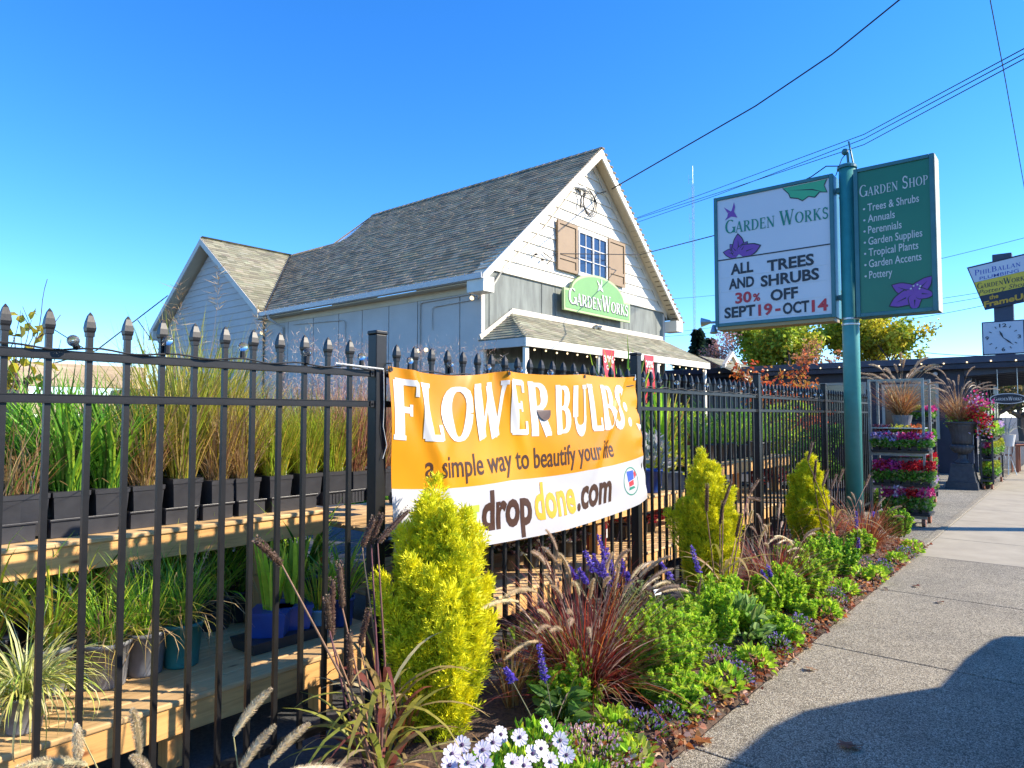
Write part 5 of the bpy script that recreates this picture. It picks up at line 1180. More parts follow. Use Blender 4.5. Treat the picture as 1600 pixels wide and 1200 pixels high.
for k, (x, y, lab) in enumerate(((-1.9, 2.95, 'purple haze grass behind the first fence post'), (-1.7, 3.15, 'pinkish seed haze grass just left of the banner top'), (-2.0, 4.0, 'pink plumed grass above the left half of the banner'), (-1.6, 4.35, 'wispy pink grass above the letters of the banner'))):
    t = thing('muhly_grass', lab, 'ornamental grass', (x, y, ZUP if k < 2 else .74), 'pink haze grasses behind the fence'); m = MB(); e = tuft(m, 90, .78 if k < 2 else .95, .05, .18, .2, .004, [(.5, .28, .2), (.45, .32, .12), (.55, .3, .3)], 5, .1)
    n = len(e); 
    for q in range(26): m.tris(e+rng.normal(0, .05, (n, 3))-np.array([0, 0, .05]), rng.normal(0, .6, (n, 3))+np.array([0, 0, .5]), U(.02, .045, n), .0035, palette(n, [(.62, .46, .30), (.68, .52, .42), (.55, .34, .26)]))
    for i, v in enumerate(m.v): m.v[i] = (v[0]+x, v[1]+y, v[2]+(ZUP if k < 2 else .74))
    m.build('foliage', LEAF, t); pm = pot_mb('square', .085, .18)
    for i, v in enumerate(pm.v): pm.v[i] = (v[0]+x, v[1]+y, v[2]+(ZUP if k < 2 else .74)+.002)
    pm.build('pot', BLACKPL, t)
# lower bench
def sedge(m, z): tuft(m, 420, .37, .06, .6, 2.1, .010, [(.70, .66, .22), (.60, .62, .14), (.78, .74, .36), (.40, .5, .08)], 8, z, .05, .4, .2, .05)
def lowgrass(m, z): tuft(m, 160, .34, .06, .35, .7, .006, GRN+LIME, 5, z); tuft(m, 60, .42, .07, .6, 1.9, .006, TAN+GOLD, 7, z)
def strap(m, z): tuft(m, 60, .36, .05, .38, 1.0, .016, GRN+LIME[:2], 6, z)
def brightstrap(m, z): tuft(m, 26, .30, .04, .12, .2, .024, LIME, 4, z, .4)
def yblade(m, z): tuft(m, 70, .38, .05, .28, .8, .012, YGRN+LIME+[(.5, .25, .05)], 6, z)
def lo(name, label, pot, mat_, r, h, fill, px, py, X, s=1.0, dz=0.0):
    y = onX(X, px, py)[1]; o = potted(name, label, 'potted plant', pot, mat_, r, h, fill, G_LO); place(o, (X, y, ZLO+dz), rng.uniform(0, 6), s); return o
lo('variegated_sedge', 'cream striped sedge spilling over its pot at the left end of the lower bench', 'round', GREYPL, .09, .17, sedge, 40, 1075, -.62, .82)
lo('potted_grass', 'yellow green bladed grass behind the cream sedge on the lower bench', 'round', GREYPL, .10, .2, yblade, 80, 1000, -.98)
lo('potted_grass', 'grass in a grey pot left of the other grey pot on the lower bench', 'round', GREYPL, .098, .20, lowgrass, 168, 1030, -.86)
lo('potted_grass', 'grass with tan drooping roots in the grey pot beside the teal pot', 'round', GREYPL, .092, .20, lowgrass, 228, 1020, -.88)
lo('potted_grass', 'short grass in a teal pot on the lower bench', 'round', TEALPL, .098, .21, lowgrass, 284, 1002, -.86)
lo('potted_grass', 'dark pot of drooping grass right of the teal pot', 'round', BLACKPL, .10, .18, strap, 335, 990, -1.30)
lo('potted_iris', 'dark pot of strap leaves beside the cedar leg on the lower bench', 'round', BLACKPL, .10, .18, strap, 372, 985, -1.35)
lo('potted_iris', 'bright upright green leaves in the blue tray box on the lower bench', 'square', BLUEPL, .10, .13, brightstrap, 424, 968, -.78, 1, .06)
lo('potted_iris', 'green leaves in the second blue box right of the bright leaves', 'square', BLUEPL, .095, .13, brightstrap, 458, 960, -.80, 1, .06)
lo('potted_grass', 'light blue pot with green and orange blades before the fence post', 'round', BLUELT, .075, .17, yblade, 498, 955, -.74, .85)
lo('potted_grass', 'blue round pot of green blades just left of the fence post', 'round', BLUEPL, .07, .16, strap, 535, 950, -.78)
m = MB(); y0 = onX(-.7, 398, 1000)[1]; m.frustum((-.79, y0+.19, ZLO), .10, .115, .058, None, .20, .215); tag(m.build('pot_tray', BLACKPL), 'low black tray holding the blue boxes on the lower bench', 'tray', 'black shuttle trays under the pots')
backk = [(-1.25, .9, 'yblade'), (-1.3, 1.3, 'strap'), (-1.35, 1.7, 'low'), (-1.4, 2.05, 'low'), (-1.45, 2.4, 'strap'), (-1.62, 1.1, 'strap'), (-1.65, 1.5, 'low'), (-1.7, 1.95, 'strap'), (-1.75, 2.35, 'strap'), (-1.2, 2.5, 'strap')]
bp = {}
for i, (x, y, k) in enumerate(backk):
    f = {'yblade': yblade, 'strap': strap, 'low': lowgrass}[k]
    lab = f'shaded {"strap leaved" if k == "strap" else "fine green" if k == "low" else "yellow bladed"} pot plant, {ordn[i]} at the back of the lower bench'
    if k not in bp: bp[k] = potted('potted_greenery', lab, 'potted plant', 'round', BLACKPL, .10, .19, f, 'back row on the lower bench'); place(bp[k], (x, y, ZLO), 1.0, 1.15)
    else: dup(bp[k], (x, y, ZLO), rng.uniform(0, 6), rng.uniform(1.1, 1.3), lab, 'back row on the lower bench')
# bench behind the banner: white flowers, red pail, red foliage
def whitefl(m, z): mound_leaves(m, 90, .13, .16, .06, .04, [(.07, .05, .06), (.05, .07, .03), (.12, .06, .07)], .4, z); mound_leaves(m, 46, .14, .24, .035, .035, [(.8, .8, .78), (.7, .7, .72)], .6, z)
def redcol(m, z): mound_leaves(m, 150, .14, .26, .07, .035, [(.35, .03, .04), (.5, .08, .07), (.25, .02, .04), (.45, .15, .12)], .5, z)
def bushg(m, z): mound_leaves(m, 220, .17, .30, .06, .025, GRN+LIME[1:2], .5, z)
zB = .312; wf = None
for i, (x, px, py) in enumerate(((-.85, 800, 880), (-.8, 830, 870), (-.85, 860, 865), (-.82, 885, 862), (-.85, 905, 860))):
    y = onX(x, px, py)[1]; lab = f'white cyclamen in a dark pot under the banner, {ordn[i]} of five'
    if wf is None: wf = potted('white_cyclamen', lab, 'potted plant', 'round', BLACKPL, .07, .13, whitefl, 'white cyclamens under the banner'); place(wf, (x, y, zB))
    else: dup(wf, (x, y, zB), rng.uniform(0, 6), rng.uniform(.9, 1.1), lab)
t = thing('red_pail', 'red pail with a white label on the low bench under the banner', 'pail', (-.80, onX(-.80, 932, 870)[1], zB+.003)); o_ = wloc(t)
m = MB(); m.lathe([(.085, 0), (.10, .235), (.106, .24), (.106, .255), (.098, .255), (.096, .24), (.001, .22)], tuple(o_), 20); m.build('bucket', REDPL, t, smooth=True)
m = MB(); m.add([(o_[0]+.1*math.cos(R(a)), o_[1]+.1*math.sin(R(a)), o_[2]+z) for z in (.10, .18) for a in (0, 20, 40, 60)], [(0, 1, 5, 4), (1, 2, 6, 5), (2, 3, 7, 6)]); m.build('label_patch', INKWHT, t)
m = MB(); m.tube([(o_[0]+.108*math.cos(R(a)), o_[1]+.108*math.sin(R(a)), o_[2]+.24-.05*math.sin(R(a))) for a in range(0, 181, 15)], .003, 5); m.build('handle', METAL, t)
rf = None
for i, (x, px, py, z, lab) in enumerate(((-.9, 970, 840, .31, 'red leaved plant at the end of the low bench left of the fence post'), (-.85, 1002, 835, .31, 'red leaved plant just right of the fence post on the low bench'), (-.9, 1015, 845, .31, 'second red leaved plant right of the fence post'), (-1.0, 1190, 800, .402, 'red leaved plant under the upper shelf behind the third fence post'), (-.9, 1215, 795, .402, 'dark red leaved plant on the far lower bench'), (-1.1, 1085, 755, .737, 'tall red leaved plant on the low upper shelf beside the yellow plant'))):
    y = onX(x, px, py)[1]
    if rf is None: rf = potted('red_coleus', lab, 'potted plant', 'round', BLACKPL, .075, .14, redcol, 'red leaved pot plants'); place(rf, (x, y, z))
    else: dup(rf, (x, y, z), rng.uniform(0, 6), rng.uniform(.9, 1.15), lab, None, 1.3 if i == 5 else None)
# upper shelf of the low benches: silver and yellow foliage, blue pots
def silver(m, z): mound_leaves(m, 200, .16, .34, .08, .014, [(.5, .54, .52), (.6, .62, .6), (.4, .45, .42)], .6, z)
def yellowf(m, z): mound_leaves(m, 260, .19, .26, .05, .034, [(.72, .72, .05), (.78, .74, .10), (.6, .64, .04)], .4, z)
def mk(name, lab, pot, mat_, r, h, f, x, px, py, z, s=1.0, g='pot plants on the low upper shelf'):
    y = onX(x, px, py)[1]; o = potted(name, lab, 'potted plant', pot, mat_, r, h, f, g); place(o, (x, y, z), rng.uniform(0, 6), s)
mk('silver_foliage_plant', 'silver leaved plant in a blue glazed pot at the right banner edge', 'round', BLUEPL, .10, .20, silver, -.76, 1018, 760, .737, 1.15)
mk('yellow_foliage_plant', 'yellow leaved mound in a grey pot beside the silver plant', 'square', GREYPL, .09, .14, yellowf, -.74, 1052, 770, .737, 1.25)
mk('potted_shrub', 'green shrub in a black pot beside the red leaved plant', 'round', BLACKPL, .10, .2, bushg, -1.2, 1100, 760, .737)
# tall canna leaves and grasses on the shelf behind
def canna(m, z): tuft(m, 26, 1.05, .06, .14, .35, .055, GRN+LIME+[(.5, .42, .08), (.4, .22, .06)], 6, z, .05, .4, .2)
cn = None
for i, (x, y, z, s, lab) in enumerate(((-1.3, 6.35, .737, 1.0, 'tall strap leaved canna rising above the fence, nearest of the row'), (-1.5, 7.0, .737, 1.12, 'tallest pale green canna above the third fence section'), (-1.2, 7.3, .737, .9, 'tall canna with brown leaves behind the third fence section'), (-1.7, 5.6, .737, .6, 'tall canna just right of the banner'), (-1.4, 5.9, .737, .55, 'shorter canna right of the banner edge'), (-1.9, 8.0, .93, .8, 'canna before the lean-to roof'))):
    if cn is None: cn = potted('potted_canna', lab, 'potted plant', 'round', BLACKPL, .11, .2, canna, 'tall cannas behind the fence'); place(cn, (x, y, z), 0, s)
    else: dup(cn, (x, y, z), rng.uniform(0, 6), s, lab)
# far bench: black pots of fountain grass
def arch(m, z): tuft(m, 110, .6, .05, .4, 1.5, .008, LIME+GRN, 7, z)
ag = None
for i in range(8):
    y = 7.85+i*.34; lab = f'arching green grass in a black nursery pot, {ordn[i]} along the far upper bench'
    if ag is None: ag = potted('potted_arching_grass', lab, 'potted plant', 'round', BLACKPL, .105, .21, arch, 'arching grasses on the far bench'); place(ag, (-1.02, y, .928))
    else: dup(ag, (-1.02-.03*(i % 2), y, .928), rng.uniform(0, 6), rng.uniform(.9, 1.1), lab)
# nursery shrubs standing in the yard behind
sh = {}
YARD = [(-2.9, 4.6, 'g', 1.0, 'dark green nursery shrub behind the banner'), (-3.1, 5.6, 'y', .9, 'yellow green nursery shrub behind the tall cannas'), (-3.0, 6.6, 'g', 1.2, 'large green nursery shrub behind the cannas'), (-3.2, 7.8, 'g', 1.0, 'green nursery shrub behind the third fence post'), (-2.8, 8.8, 'r', 1.0, 'red leaved nursery shrub behind the far bench'), (-3.0, 9.8, 'g', 1.2, 'green nursery shrub beyond the red leaved one'), (-2.6, 10.9, 'y', 1.2, 'golden nursery shrub near the end of the fence'), (-2.0, 11.6, 'g', 1.3, 'tall green nursery shrub left of the teal pole'), (-1.2, 11.9, 'y', 1.3, 'variegated yellow green shrub leaning on the fence by the teal pole'), (-.6, 11.3, 'g', 1.1, 'dark green climber on the fence beside the teal pole'), (-3.4, 3.4, 'g', 1.0, 'dark green shrub behind the upper bench'), (-3.6, 2.3, 'r', .9, 'russet shrub in the yard behind the golden grasses'), (-3.9, 1.5, 'g', .9, 'green shrub in the yard at the left edge'), (-2.2, 9.3, 'g', 1.0, 'green shrub right behind the far bench pots'), (-4.6, 12.4, 'g', 1.3, 'broad green shrub before the shop awning'), (-3.8, 10.9, 'r', 1.2, 'orange red shrub before the shop awning'), (-3.7, 12.8, 'y', 1.3, 'golden shrub in front of the lean-to')]
for (x, y, k, s, lab) in YARD:
    if k not in sh:
        c = {'g': GRN, 'y': YGRN+LIME[:2], 'r': [(.42, .06, .04), (.5, .14, .06), (.3, .05, .04)]}[k]
        def f(m, z, c=c):
            for q in range(16): 
                a = rng.uniform(0, 6.28); rr = rng.uniform(0, .3); k0 = len(m.v); mound_leaves(m, 90, .2, .2, .075, .036, c, .4)
                dx, dy, dz = rr*math.cos(a), rr*math.sin(a), z+rng.uniform(.1, 1.0)*(1-rr)
                for i in range(k0, len(m.v)): v = m.v[i]; m.v[i] = (v[0]+dx, v[1]+dy, v[2]+dz)
            m.tube([(0, 0, z-.02), (.02, 0, z+.6)], [.02, .01], 6, (.1, .06, .04))
        o = potted('nursery_shrub', lab, 'shrub', 'round', BLACKPL, .17, .3, f, 'nursery shrubs in the yard'); sh[k] = o; place(o, (x, y, -.03), 0, s)
    else: dup(sh[k], (x, y, -.03), rng.uniform(0, 6), s, lab)
# ================================================================= POLE SIGN
YP = 9.5
ps = thing('pole_sign', 'tall teal pole sign with white letter board and green price panel above the fence', 'sign', (.34, YP, 0))
m = MB(); m.tube([(.34, YP, -.03), (.34, YP, 4.70)], .100, 24, cap=True); m.build('pole', TEAL, ps, smooth=False)
for p in ps.children: 
    p.data.polygons.foreach_set('use_smooth', [len(q.vertices) == 4 for q in p.data.polygons])
m = MB(); m.lathe([(.12, 0), (.12, .03), (.10, .05), (.03, .06)], (.34, YP, 4.70), 20); m.tube([(.36, YP, 4.74), (.35, YP, 4.9), (.33, YP, 4.94)], .018, 6); m.ball((.32, YP, 4.93), .045); m.tube([(.42, YP, 4.72), (.37, YP-.02, 5.05)], .012, 5); m.build('pole_cap', TEALF, ps)
FY = YP-.14
fsg = lambda u, v, l: (u, FY-.004-l, v)
def signbox(x0, x1, z0, z1, face_mats, name):
    b = MB(); w_ = .045
    b.box(x0, x1, FY+.02, YP+.14, z0, z1)
    o = b.build(name, TEALF, ps)
    f = MB(); f.bbox(x0-.004, x0+w_, FY-.02, FY+.018, z0-.004, z1+.004, .006); f.bbox(x1-w_, x1+.004, FY-.02, FY+.018, z0-.004, z1+.004, .006)
    f.bbox(x0+w_+.001, x1-w_-.001, FY-.0195, FY+.018, z0-.0035, z0+w_, .006); f.bbox(x0+w_+.001, x1-w_-.001, FY-.0195, FY+.018, z1-w_, z1+.0035, .006)
    f.build('frame', TEALF, o)
    return o
x0, x1, z0, z1 = -1.40, .20, 2.77, 4.63
sb = signbox(x0, x1, z0, z1, None, 'letter_board'); zm = 3.72
m = MB(); m.box(x0+.045, x1-.045, FY, FY+.015, zm+.008, z1-.045); m.build('logo_panel', SIGNW, sb)
m = MB(); m.box(x0+.045, x1-.045, FY, FY+.015, z0+.045, zm-.008); m.build('message_panel', SIGNW, sb)
m = MB(); m.box(x0+.045, x1-.045, FY-.006, FY+.013, zm-.008, zm+.008)
def srow(s, pxa, pxb, py, h, mt, bold=.012, gap=1):
    a = onY(FY, pxa, py)[0]; b = onY(FY, pxb, py)[0]; return a, b-a
m.build('divider', INKBLK, sb)
m = MB(); put_serif(m, 'Garden Works', fsg, -1.24, 4.085, .20, 1.38, -.02, .95, .76, .001); m.build('shop_name', INKGRN, sb)
m = MB(); bird(m, lambda u, v, l: fsg(u, v, l+.001), -1.13, 4.38, .23); m.build('bird_emblem', INKPUR, sb)
def petal(cx, cy, a, L, wd, lobes=True):
    pts = []
    for t in np.linspace(0, 1, 9): pts.append((t*L, wd*math.sin(math.pi*t**.7)*(1+.12*math.sin(9*t))))
    pts += [(t*L, -wd*math.sin(math.pi*t**.7)*(1+.12*math.sin(8*t+1))) for t in np.linspace(1, 0, 9)[1:-1]]
    ca, sa = math.cos(a), math.sin(a); return [(cx+p*ca-q*sa, cy+p*sa+q*ca) for p, q in pts]
def flower_emblem(par, cx, cy, s, angs, fn, clip, lens=None):
    for k, a in enumerate(angs):
        L = s*(lens[k] if lens else 1)
        o = [(min(max(u, clip[0]), clip[1]), min(max(v, clip[2]), clip[3])) for u, v in petal(cx, cy, R(a), L*1.05, L*.36)]
        i_ = [(min(max(u, clip[0]), clip[1]), min(max(v, clip[2]), clip[3])) for u, v in petal(cx, cy, R(a), L*.98, L*.31)]
        m = MB(); m.add([fn(u, v, .001+.0004*k) for u, v in o], [tuple(range(len(o)))]); m.build('petal_outline', INKBLK, par)
        m = MB(); m.add([fn(u, v, .0012+.0004*k) for u, v in i_], [tuple(range(len(i_)))]); m.build('petal', INKPUR, par)
        m = MB(); ca, sa = math.cos(R(a)), math.sin(R(a)); q = lambda t, w_: (min(max(cx+t*L*ca-w_*sa, clip[0]), clip[1]), min(max(cy+t*L*sa+w_*ca, clip[2]), clip[3]))
        m.add([fn(*q(.35, .006*s/.2), .0045), fn(*q(.75, .0), .0045), fn(*q(.35, -.006*s/.2), .0045)], [(0, 1, 2)]); m.build('petal_vein', INKBLK, par)
flower_emblem(sb, -1.05, 3.77, .25, (165, 128, 92, 52, 14), fsg, (x0+.05, x1-.05, zm+.01, z1), (.92, .8, 1.15, .8, 1.25))
m = MB(); lf = [(-.44, 4.575), (.135, 4.575), (.10, 4.50), (.135, 4.40), (.04, 4.42), (-.02, 4.36), (-.10, 4.39), (-.18, 4.345), (-.24, 4.39), (-.34, 4.42), (-.36, 4.48)]
m.add([fsg(u, v, .001) for u, v in lf], [tuple(range(len(lf)))]); m.build('leaf_outline', INKBLK, sb)
m = MB(); m.add([fsg(-.14+(u+.14)*.955, 4.575-(4.575-v)*.93, .0015) for u, v in lf], [tuple(range(len(lf)))]); m.build('leaf_emblem', W('leaf_emblem_green', (.05, .42, .18), .4), sb)
m = MB(); m.add([fsg(*p, .002) for p in ((-.36, 4.53), (-.05, 4.485), (.08, 4.42), (-.06, 4.47))], [(0, 1, 2, 3)]); m.build('leaf_vein', INKBLK, sb)
mb1, mr = MB(), MB()
def letters(mm, s, xa, xb, z, h):
    q = MB(); put_text(q, s, fsg, xa, z, h, xb-xa, .015, .032, 0, 0, .002); q.build('red_letters' if mm is mr else 'black_letters', INKRED if mm is mr else INKBLK, sb)
for mm_, s_, xa, xb, z, h in ((mb1, 'ALL', -1.17, -.85, 3.495, .142), (mb1, 'TREES', -.66, -.05, 3.475, .142), (mb1, 'AND', -1.20, -.84, 3.29, .14), (mb1, 'SHRUBS', -.75, .01, 3.275, .142),
                              (mr, '30', -1.11, -.88, 3.08, .142), (mr, '%', -.86, -.76, 3.085, .10), (mb1, 'OFF', -.62, -.26, 3.065, .142), (mb1, 'SEPT', -1.27, -.83, 2.885, .142), (mr, '19', -.79, -.60, 2.88, .145),
                              (mr, '-', -.56, -.49, 2.885, .15), (mb1, 'OCT', -.46, -.12, 2.868, .142), (mr, '14', -.09, .11, 2.865, .145)): letters(mm_, s_, xa, xb, z, h)
m = MB()
for z in (3.465, 3.262, 3.05, 2.855): m.box(x0+.06, x1-.06, FY-.0035, FY-.001, z-.006, z)
m.build('letter_track', W('clear_track', (.60, .61, .63), .3), sb)
m = MB(); m.box(x0+.02, x1-.02, FY+.0, YP+.12, z0-.05, z0-.004); m.build('base_trim', W('rusty_trim', (.35, .24, .10), .5), sb)
x0, x1, z0, z1 = .45, 1.32, 2.74, 4.62
gb = signbox(x0, x1, z0, z1, None, 'list_board')
m = MB(); m.box(x0+.045, x1-.045, FY, FY+.015, z0+.045, z1-.045); m.build('green_panel', SIGNG, gb)
m = MB(); m.bbox(x1+.0045, x1+.014, FY-.015, YP+.145, z0, z1, .003); m.build('end_plate', SIGNEND, gb)
m = MB(); put_serif(m, 'Garden Shop', fsg, .51, 4.25, .155, .75, .02, .8, .72, .001)
m.build('lettering', INKWHT, gb)
for k, s in enumerate(('Trees & Shrubs', 'Annuals', 'Perennials', 'Garden Supplies', 'Tropical Plants', 'Garden Accents', 'Pottery')):
    m = MB(); z = 4.06-k*.1417; put_text(m, s, fsg, .60, z, .094, {0: .56, 1: .30, 2: .37, 3: .585, 4: .54, 5: .57, 6: .255}[k], .02, .006, 0, 0, .001)
    m.add([fsg(.56+.013*math.cos(R(40*i)), z+.035+.013*math.sin(R(40*i)), .001) for i in range(9)], [tuple(range(9))]); m.build('lettering', INKWHT, gb)
flower_emblem(gb, 1.09, 2.97, .26, (152, 205, 268, 45, 350), fsg, (x0+.05, x1-.05, z0+.05, z1), (1.05, 1.15, .85, 1.0, .8))
m = MB()
for du, dv in ((-.02, .06), (.02, .07), (.05, .05), (-.05, .03), (.04, .02)): m.add([fsg(1.10+du+.011*math.cos(R(60*i)), 3.0+dv+.011*math.sin(R(60*i)), .006) for i in range(6)], [tuple(range(6))])
m.build('stamen', INKWHT, gb)
for z in (3.0, 4.4): m = MB(); m.box(.21, .44, YP-.05, YP+.05, z, z+.06); m.build('bracket', TEALF, ps)
m = MB(); m.tube([(-1.45, YP, 2.86), (-1.53, YP-.02, 2.86)], .02, 6); m.tube([(-1.53, YP-.02, 2.87), (-1.66, YP-.05, 2.87)], [.025, .07], 10); m.tube([(-1.48, YP-.03, 2.82), (-1.47, YP-.05, 2.70)], [.02, .06], 10); m.build('spotlight', METAL, ps)
m = MB(); m.tube([(.30, YP-.1, 4.72), (.10, YP-.05, 4.78), (-.1, YP, 4.70), (-.3, YP, 4.64)], .008, 5); m.tube([(.2, YP, 4.64), (.28, YP, 4.85), (.33, YP, 4.9)], .006, 5); m.build('feed_wire', CABLE, ps)
for z in (2.66, 2.73):
    m = MB(); m.lathe([(.103, 0), (.106, .004), (.106, .022), (.103, .026)], (.34, YP, z), 20); m.build('clamp_band', METAL, ps)

# ================================================================= DARK FLAT-ROOFED BUILDING AT THE END OF THE FENCE
YD = 21.0
db = thing('flat_roofed_shop', 'low dark navy flat roofed shop with string lights under its eave', 'building', (-3, YD, 0))
m = MB(); m.box(-12, .29, YD+.02, YD+9, -.03, 2.78); m.build('wall', NAVY, db)
m = MB(); m.bbox(-12.2, 3.3, YD-.35, YD+9.2, 2.84, 3.01, .01); m.build('roof', NAVYL, db)
m = MB(); m.bbox(-12.1, 3.25, YD-.30, YD-.05, 2.70, 2.835, .01); m.build('eave_board', NAVY, db)
lb = MB()
for k in range(30): lb.ball((-11.6+k*.5, YD-.38, 2.86-.01*math.sin(k*1.7)), .021, n=6)
lb.build('eave_light', LAMP, db)
def shopwin(x0, x1, z0, z1):
    m = MB(); w_ = .07
    for (a, b, c, d) in ((x0, x0+w_, z0, z1), (x1-w_, x1, z0, z1), (x0+w_, x1-w_, z0, z0+w_), (x0+w_, x1-w_, z1-w_, z1)): m.box(a, b, YD-.04, YD+.019, c, d)
    o = m.build('window', W('window_cream', (.42, .42, .36), .5), db); m = MB(); m.box(x0+w_, x1-w_, YD-.01, YD+.018, z0+w_, z1-w_); m.build('pane', PANEW, o)
shopwin(-1.62, -.28, .9, 2.36); shopwin(-4.6, -2.0, 1.0, 2.45); shopwin(-8.2, -5.2, 1.0, 2.45)
m = MB(); m.tube([(-.35, YD, 2.66), (-.35, YD-.10, 2.62)], .02, 6); m.ball((-.33, YD-.14, 2.6), .06, n=8); m.build('wall_lamp', INKWHT, db)
# arcade carrying the roof over the pavement side
for k in range(7):
    m = MB(); y = YD+.3+k*.95; m.bbox(.30, .42, y-.05, y+.05, -.03, 2.50, .01); m.build('arcade_post', NAVYL, db)
m = MB(); m.box(.30, .31, YD+.1, YD+8.8, -.03, 2.7); m.build('inner_wall', NAVY, db)
for k in range(9): m = MB(); y = YD+.2+k*.95; m.bar((.32, y, 2.56), (3.2, y, 2.74), .07, .11); m.build('rafter', NAVYL, db)
m = MB(); m.prism([(.30, 2.52), (3.25, 2.72), (3.25, 2.83), (.30, 2.83)], lambda u, v, d: (u, d, v), YD-.04, YD-.0); m.build('arcade_beam', NAVYL, db)
for k in range(7): m = MB(); y = YD+.7+k*.95; m.box(.44, .46, y, y+.5, .5, 2.2); m.build('arcade_glass', PANE, db)
for x in (3.12,):
    for k in range(3): m = MB(); m.bbox(x-.05, x+.05, YD+.2+k*3.6, YD+.3+k*3.6, -.03, 2.7, .01); m.build('outer_post', NAVYL, db)
# hanging oval sign
hs = thing('hanging_sign', 'small black oval hanging sign with white rim under the arcade', 'sign', (1.18, YD-.15, 2.1))
m = MB(); el_ = lambda a, b, n=32: [(1.20+a*math.cos(2*math.pi*i/n), 1.93+b*math.sin(2*math.pi*i/n)) for i in range(n)]
m.prism(el_(.37, .135), lambda u, v, d: (u, d, v), YD-.19, YD-.15); m.build('rim', INKWHT, hs)
m = MB(); m.prism(el_(.345, .115), lambda u, v, d: (u, d, v), YD-.194, YD-.17); m.build('board', INKBLK, hs)
m = MB(); put_serif(m, 'GardenWorks', lambda u, v, l: (u, YD-.1965-l, v), .92, 1.885, .09, .56, 0, 1.1); m.build('lettering', INKWHT, hs)
m = MB(); m.tube([(1.0, YD-.17, 2.05), (1.0, YD-.17, 2.66)], .008, 5); m.build('hanger', METAL, hs); m = MB(); m.tube([(1.4, YD-.17, 2.05), (1.4, YD-.17, 2.68)], .008, 5); m.build('hanger', METAL, hs)

# ================================================================= CLOCK SIGN TOWER
YC = 26.0
ck = thing('clock_sign', 'navy roof pylon with slanted tenant sign boards and a square clock', 'sign', (.85, YC, 3.0))
fc = lambda u, v, l: (u, YC-.16-l, v)
m = MB(); m.bbox(.58, 1.08, YC-.06, YC+.3, 3.0, 6.55, .02); m.build('pylon', NAVYL, ck)
pl_ = [(-.08, 6.22), (2.6, 6.62), (2.6, 5.15), (.36, 4.82)]
m = MB(); m.prism(pl_, lambda u, v, d: (u, d, v), YC-.15, YC-.07); m.build('sign_board', NAVY, ck)
def strip(a, b):
    le = lambda t: (-.08+.44*t, 6.22-1.40*t); re = lambda t: (2.6, 6.62-1.47*t); return [le(a), re(a), re(b), le(b)]
for nm, mt_, a, b in (('plumbing_panel', SIGNW, .03, .36), ('pottery_panel', W('sign_yellow', (.80, .55, .03), .4), .365, .68)):
    m = MB(); q = strip(a, b); q = [(u+.03 if i in (0, 3) else u, v) for i, (u, v) in enumerate(q)]; m.prism(q, lambda u, v, d: (u, d, v), YC-.157, YC-.12); m.build(nm, mt_, ck)
sl_ = .15
m = MB(); put_serif(m, 'PhilBallan', fc, .12, 5.93, .17, 1.18, .12, .9, .76); m.build('lettering', INKBLU, ck); m = MB(); put_text(m, 'PLUMBING', fc, .25, 5.83-.06, .10, 1.0, .13, .004); m.build('lettering', INKBLU, ck)
m = MB(); put_serif(m, 'GardenWorks', fc, .18, 5.49, .19, 1.28, .11, 1.0, .72); m.build('lettering', INKBLK, ck); m = MB(); put_text(m, 'Pottery Shop', fc, .22, 5.32, .13, 1.2, .12, 0, .25); m.build('lettering', INKBLK, ck)
m = MB(); put_text(m, 'the', fc, .48, 5.13, .13, .24, .15, .03); m.build('lettering', INKYEL, ck); m = MB(); put_text(m, 'FrameUp', fc, .34, 4.90, .17, 1.15, .16, .035); m.build('lettering', INKYEL, ck)
m = MB(); m.bbox(.26, 1.34, YC-.14, YC-.065, 3.40, 4.44, .015); cb = m.build('clock_case', NAVY, ck)
m = MB(); m.box(.295, 1.305, YC-.15, YC-.135, 3.435, 4.405); m.build('clock_face', SIGNW, cb)
m = MB(); cx, cz = .80, 3.92
for k in range(12):
    a = R(90-30*k)
    if k % 3: m.bar(fc(cx+.40*math.cos(a), cz+.40*math.sin(a), 0), fc(cx+.33*math.cos(a), cz+.33*math.sin(a), 0), .022, .004, (0, 1, 0))
for s, u, v, w_ in (('12', cx-.09, cz+.32, .19), ('3', cx+.36, cz-.05, .085), ('6', cx-.045, cz-.42, .09), ('9', cx-.45, cz-.05, .09)): put_text(m, s, fc, u, v, .11, w_, 0, .015)
m.build('numerals', INKBLK, cb)
m = MB()
for a, L, w_ in ((112, .24, .06), (-43, .36, .045)):
    d = (math.cos(R(a)), math.sin(R(a))); m.add([fc(cx-.05*d[0], cz-.05*d[1], .012), fc(cx+L*.5*d[0]-w_/2*d[1], cz+L*.5*d[1]+w_/2*d[0], .012), fc(cx+L*d[0], cz+L*d[1], .012), fc(cx+L*.5*d[0]+w_/2*d[1], cz+L*.5*d[1]-w_/2*d[0], .012)], [(0, 1, 2, 3)])
m.build('hands', INKBLK, cb)

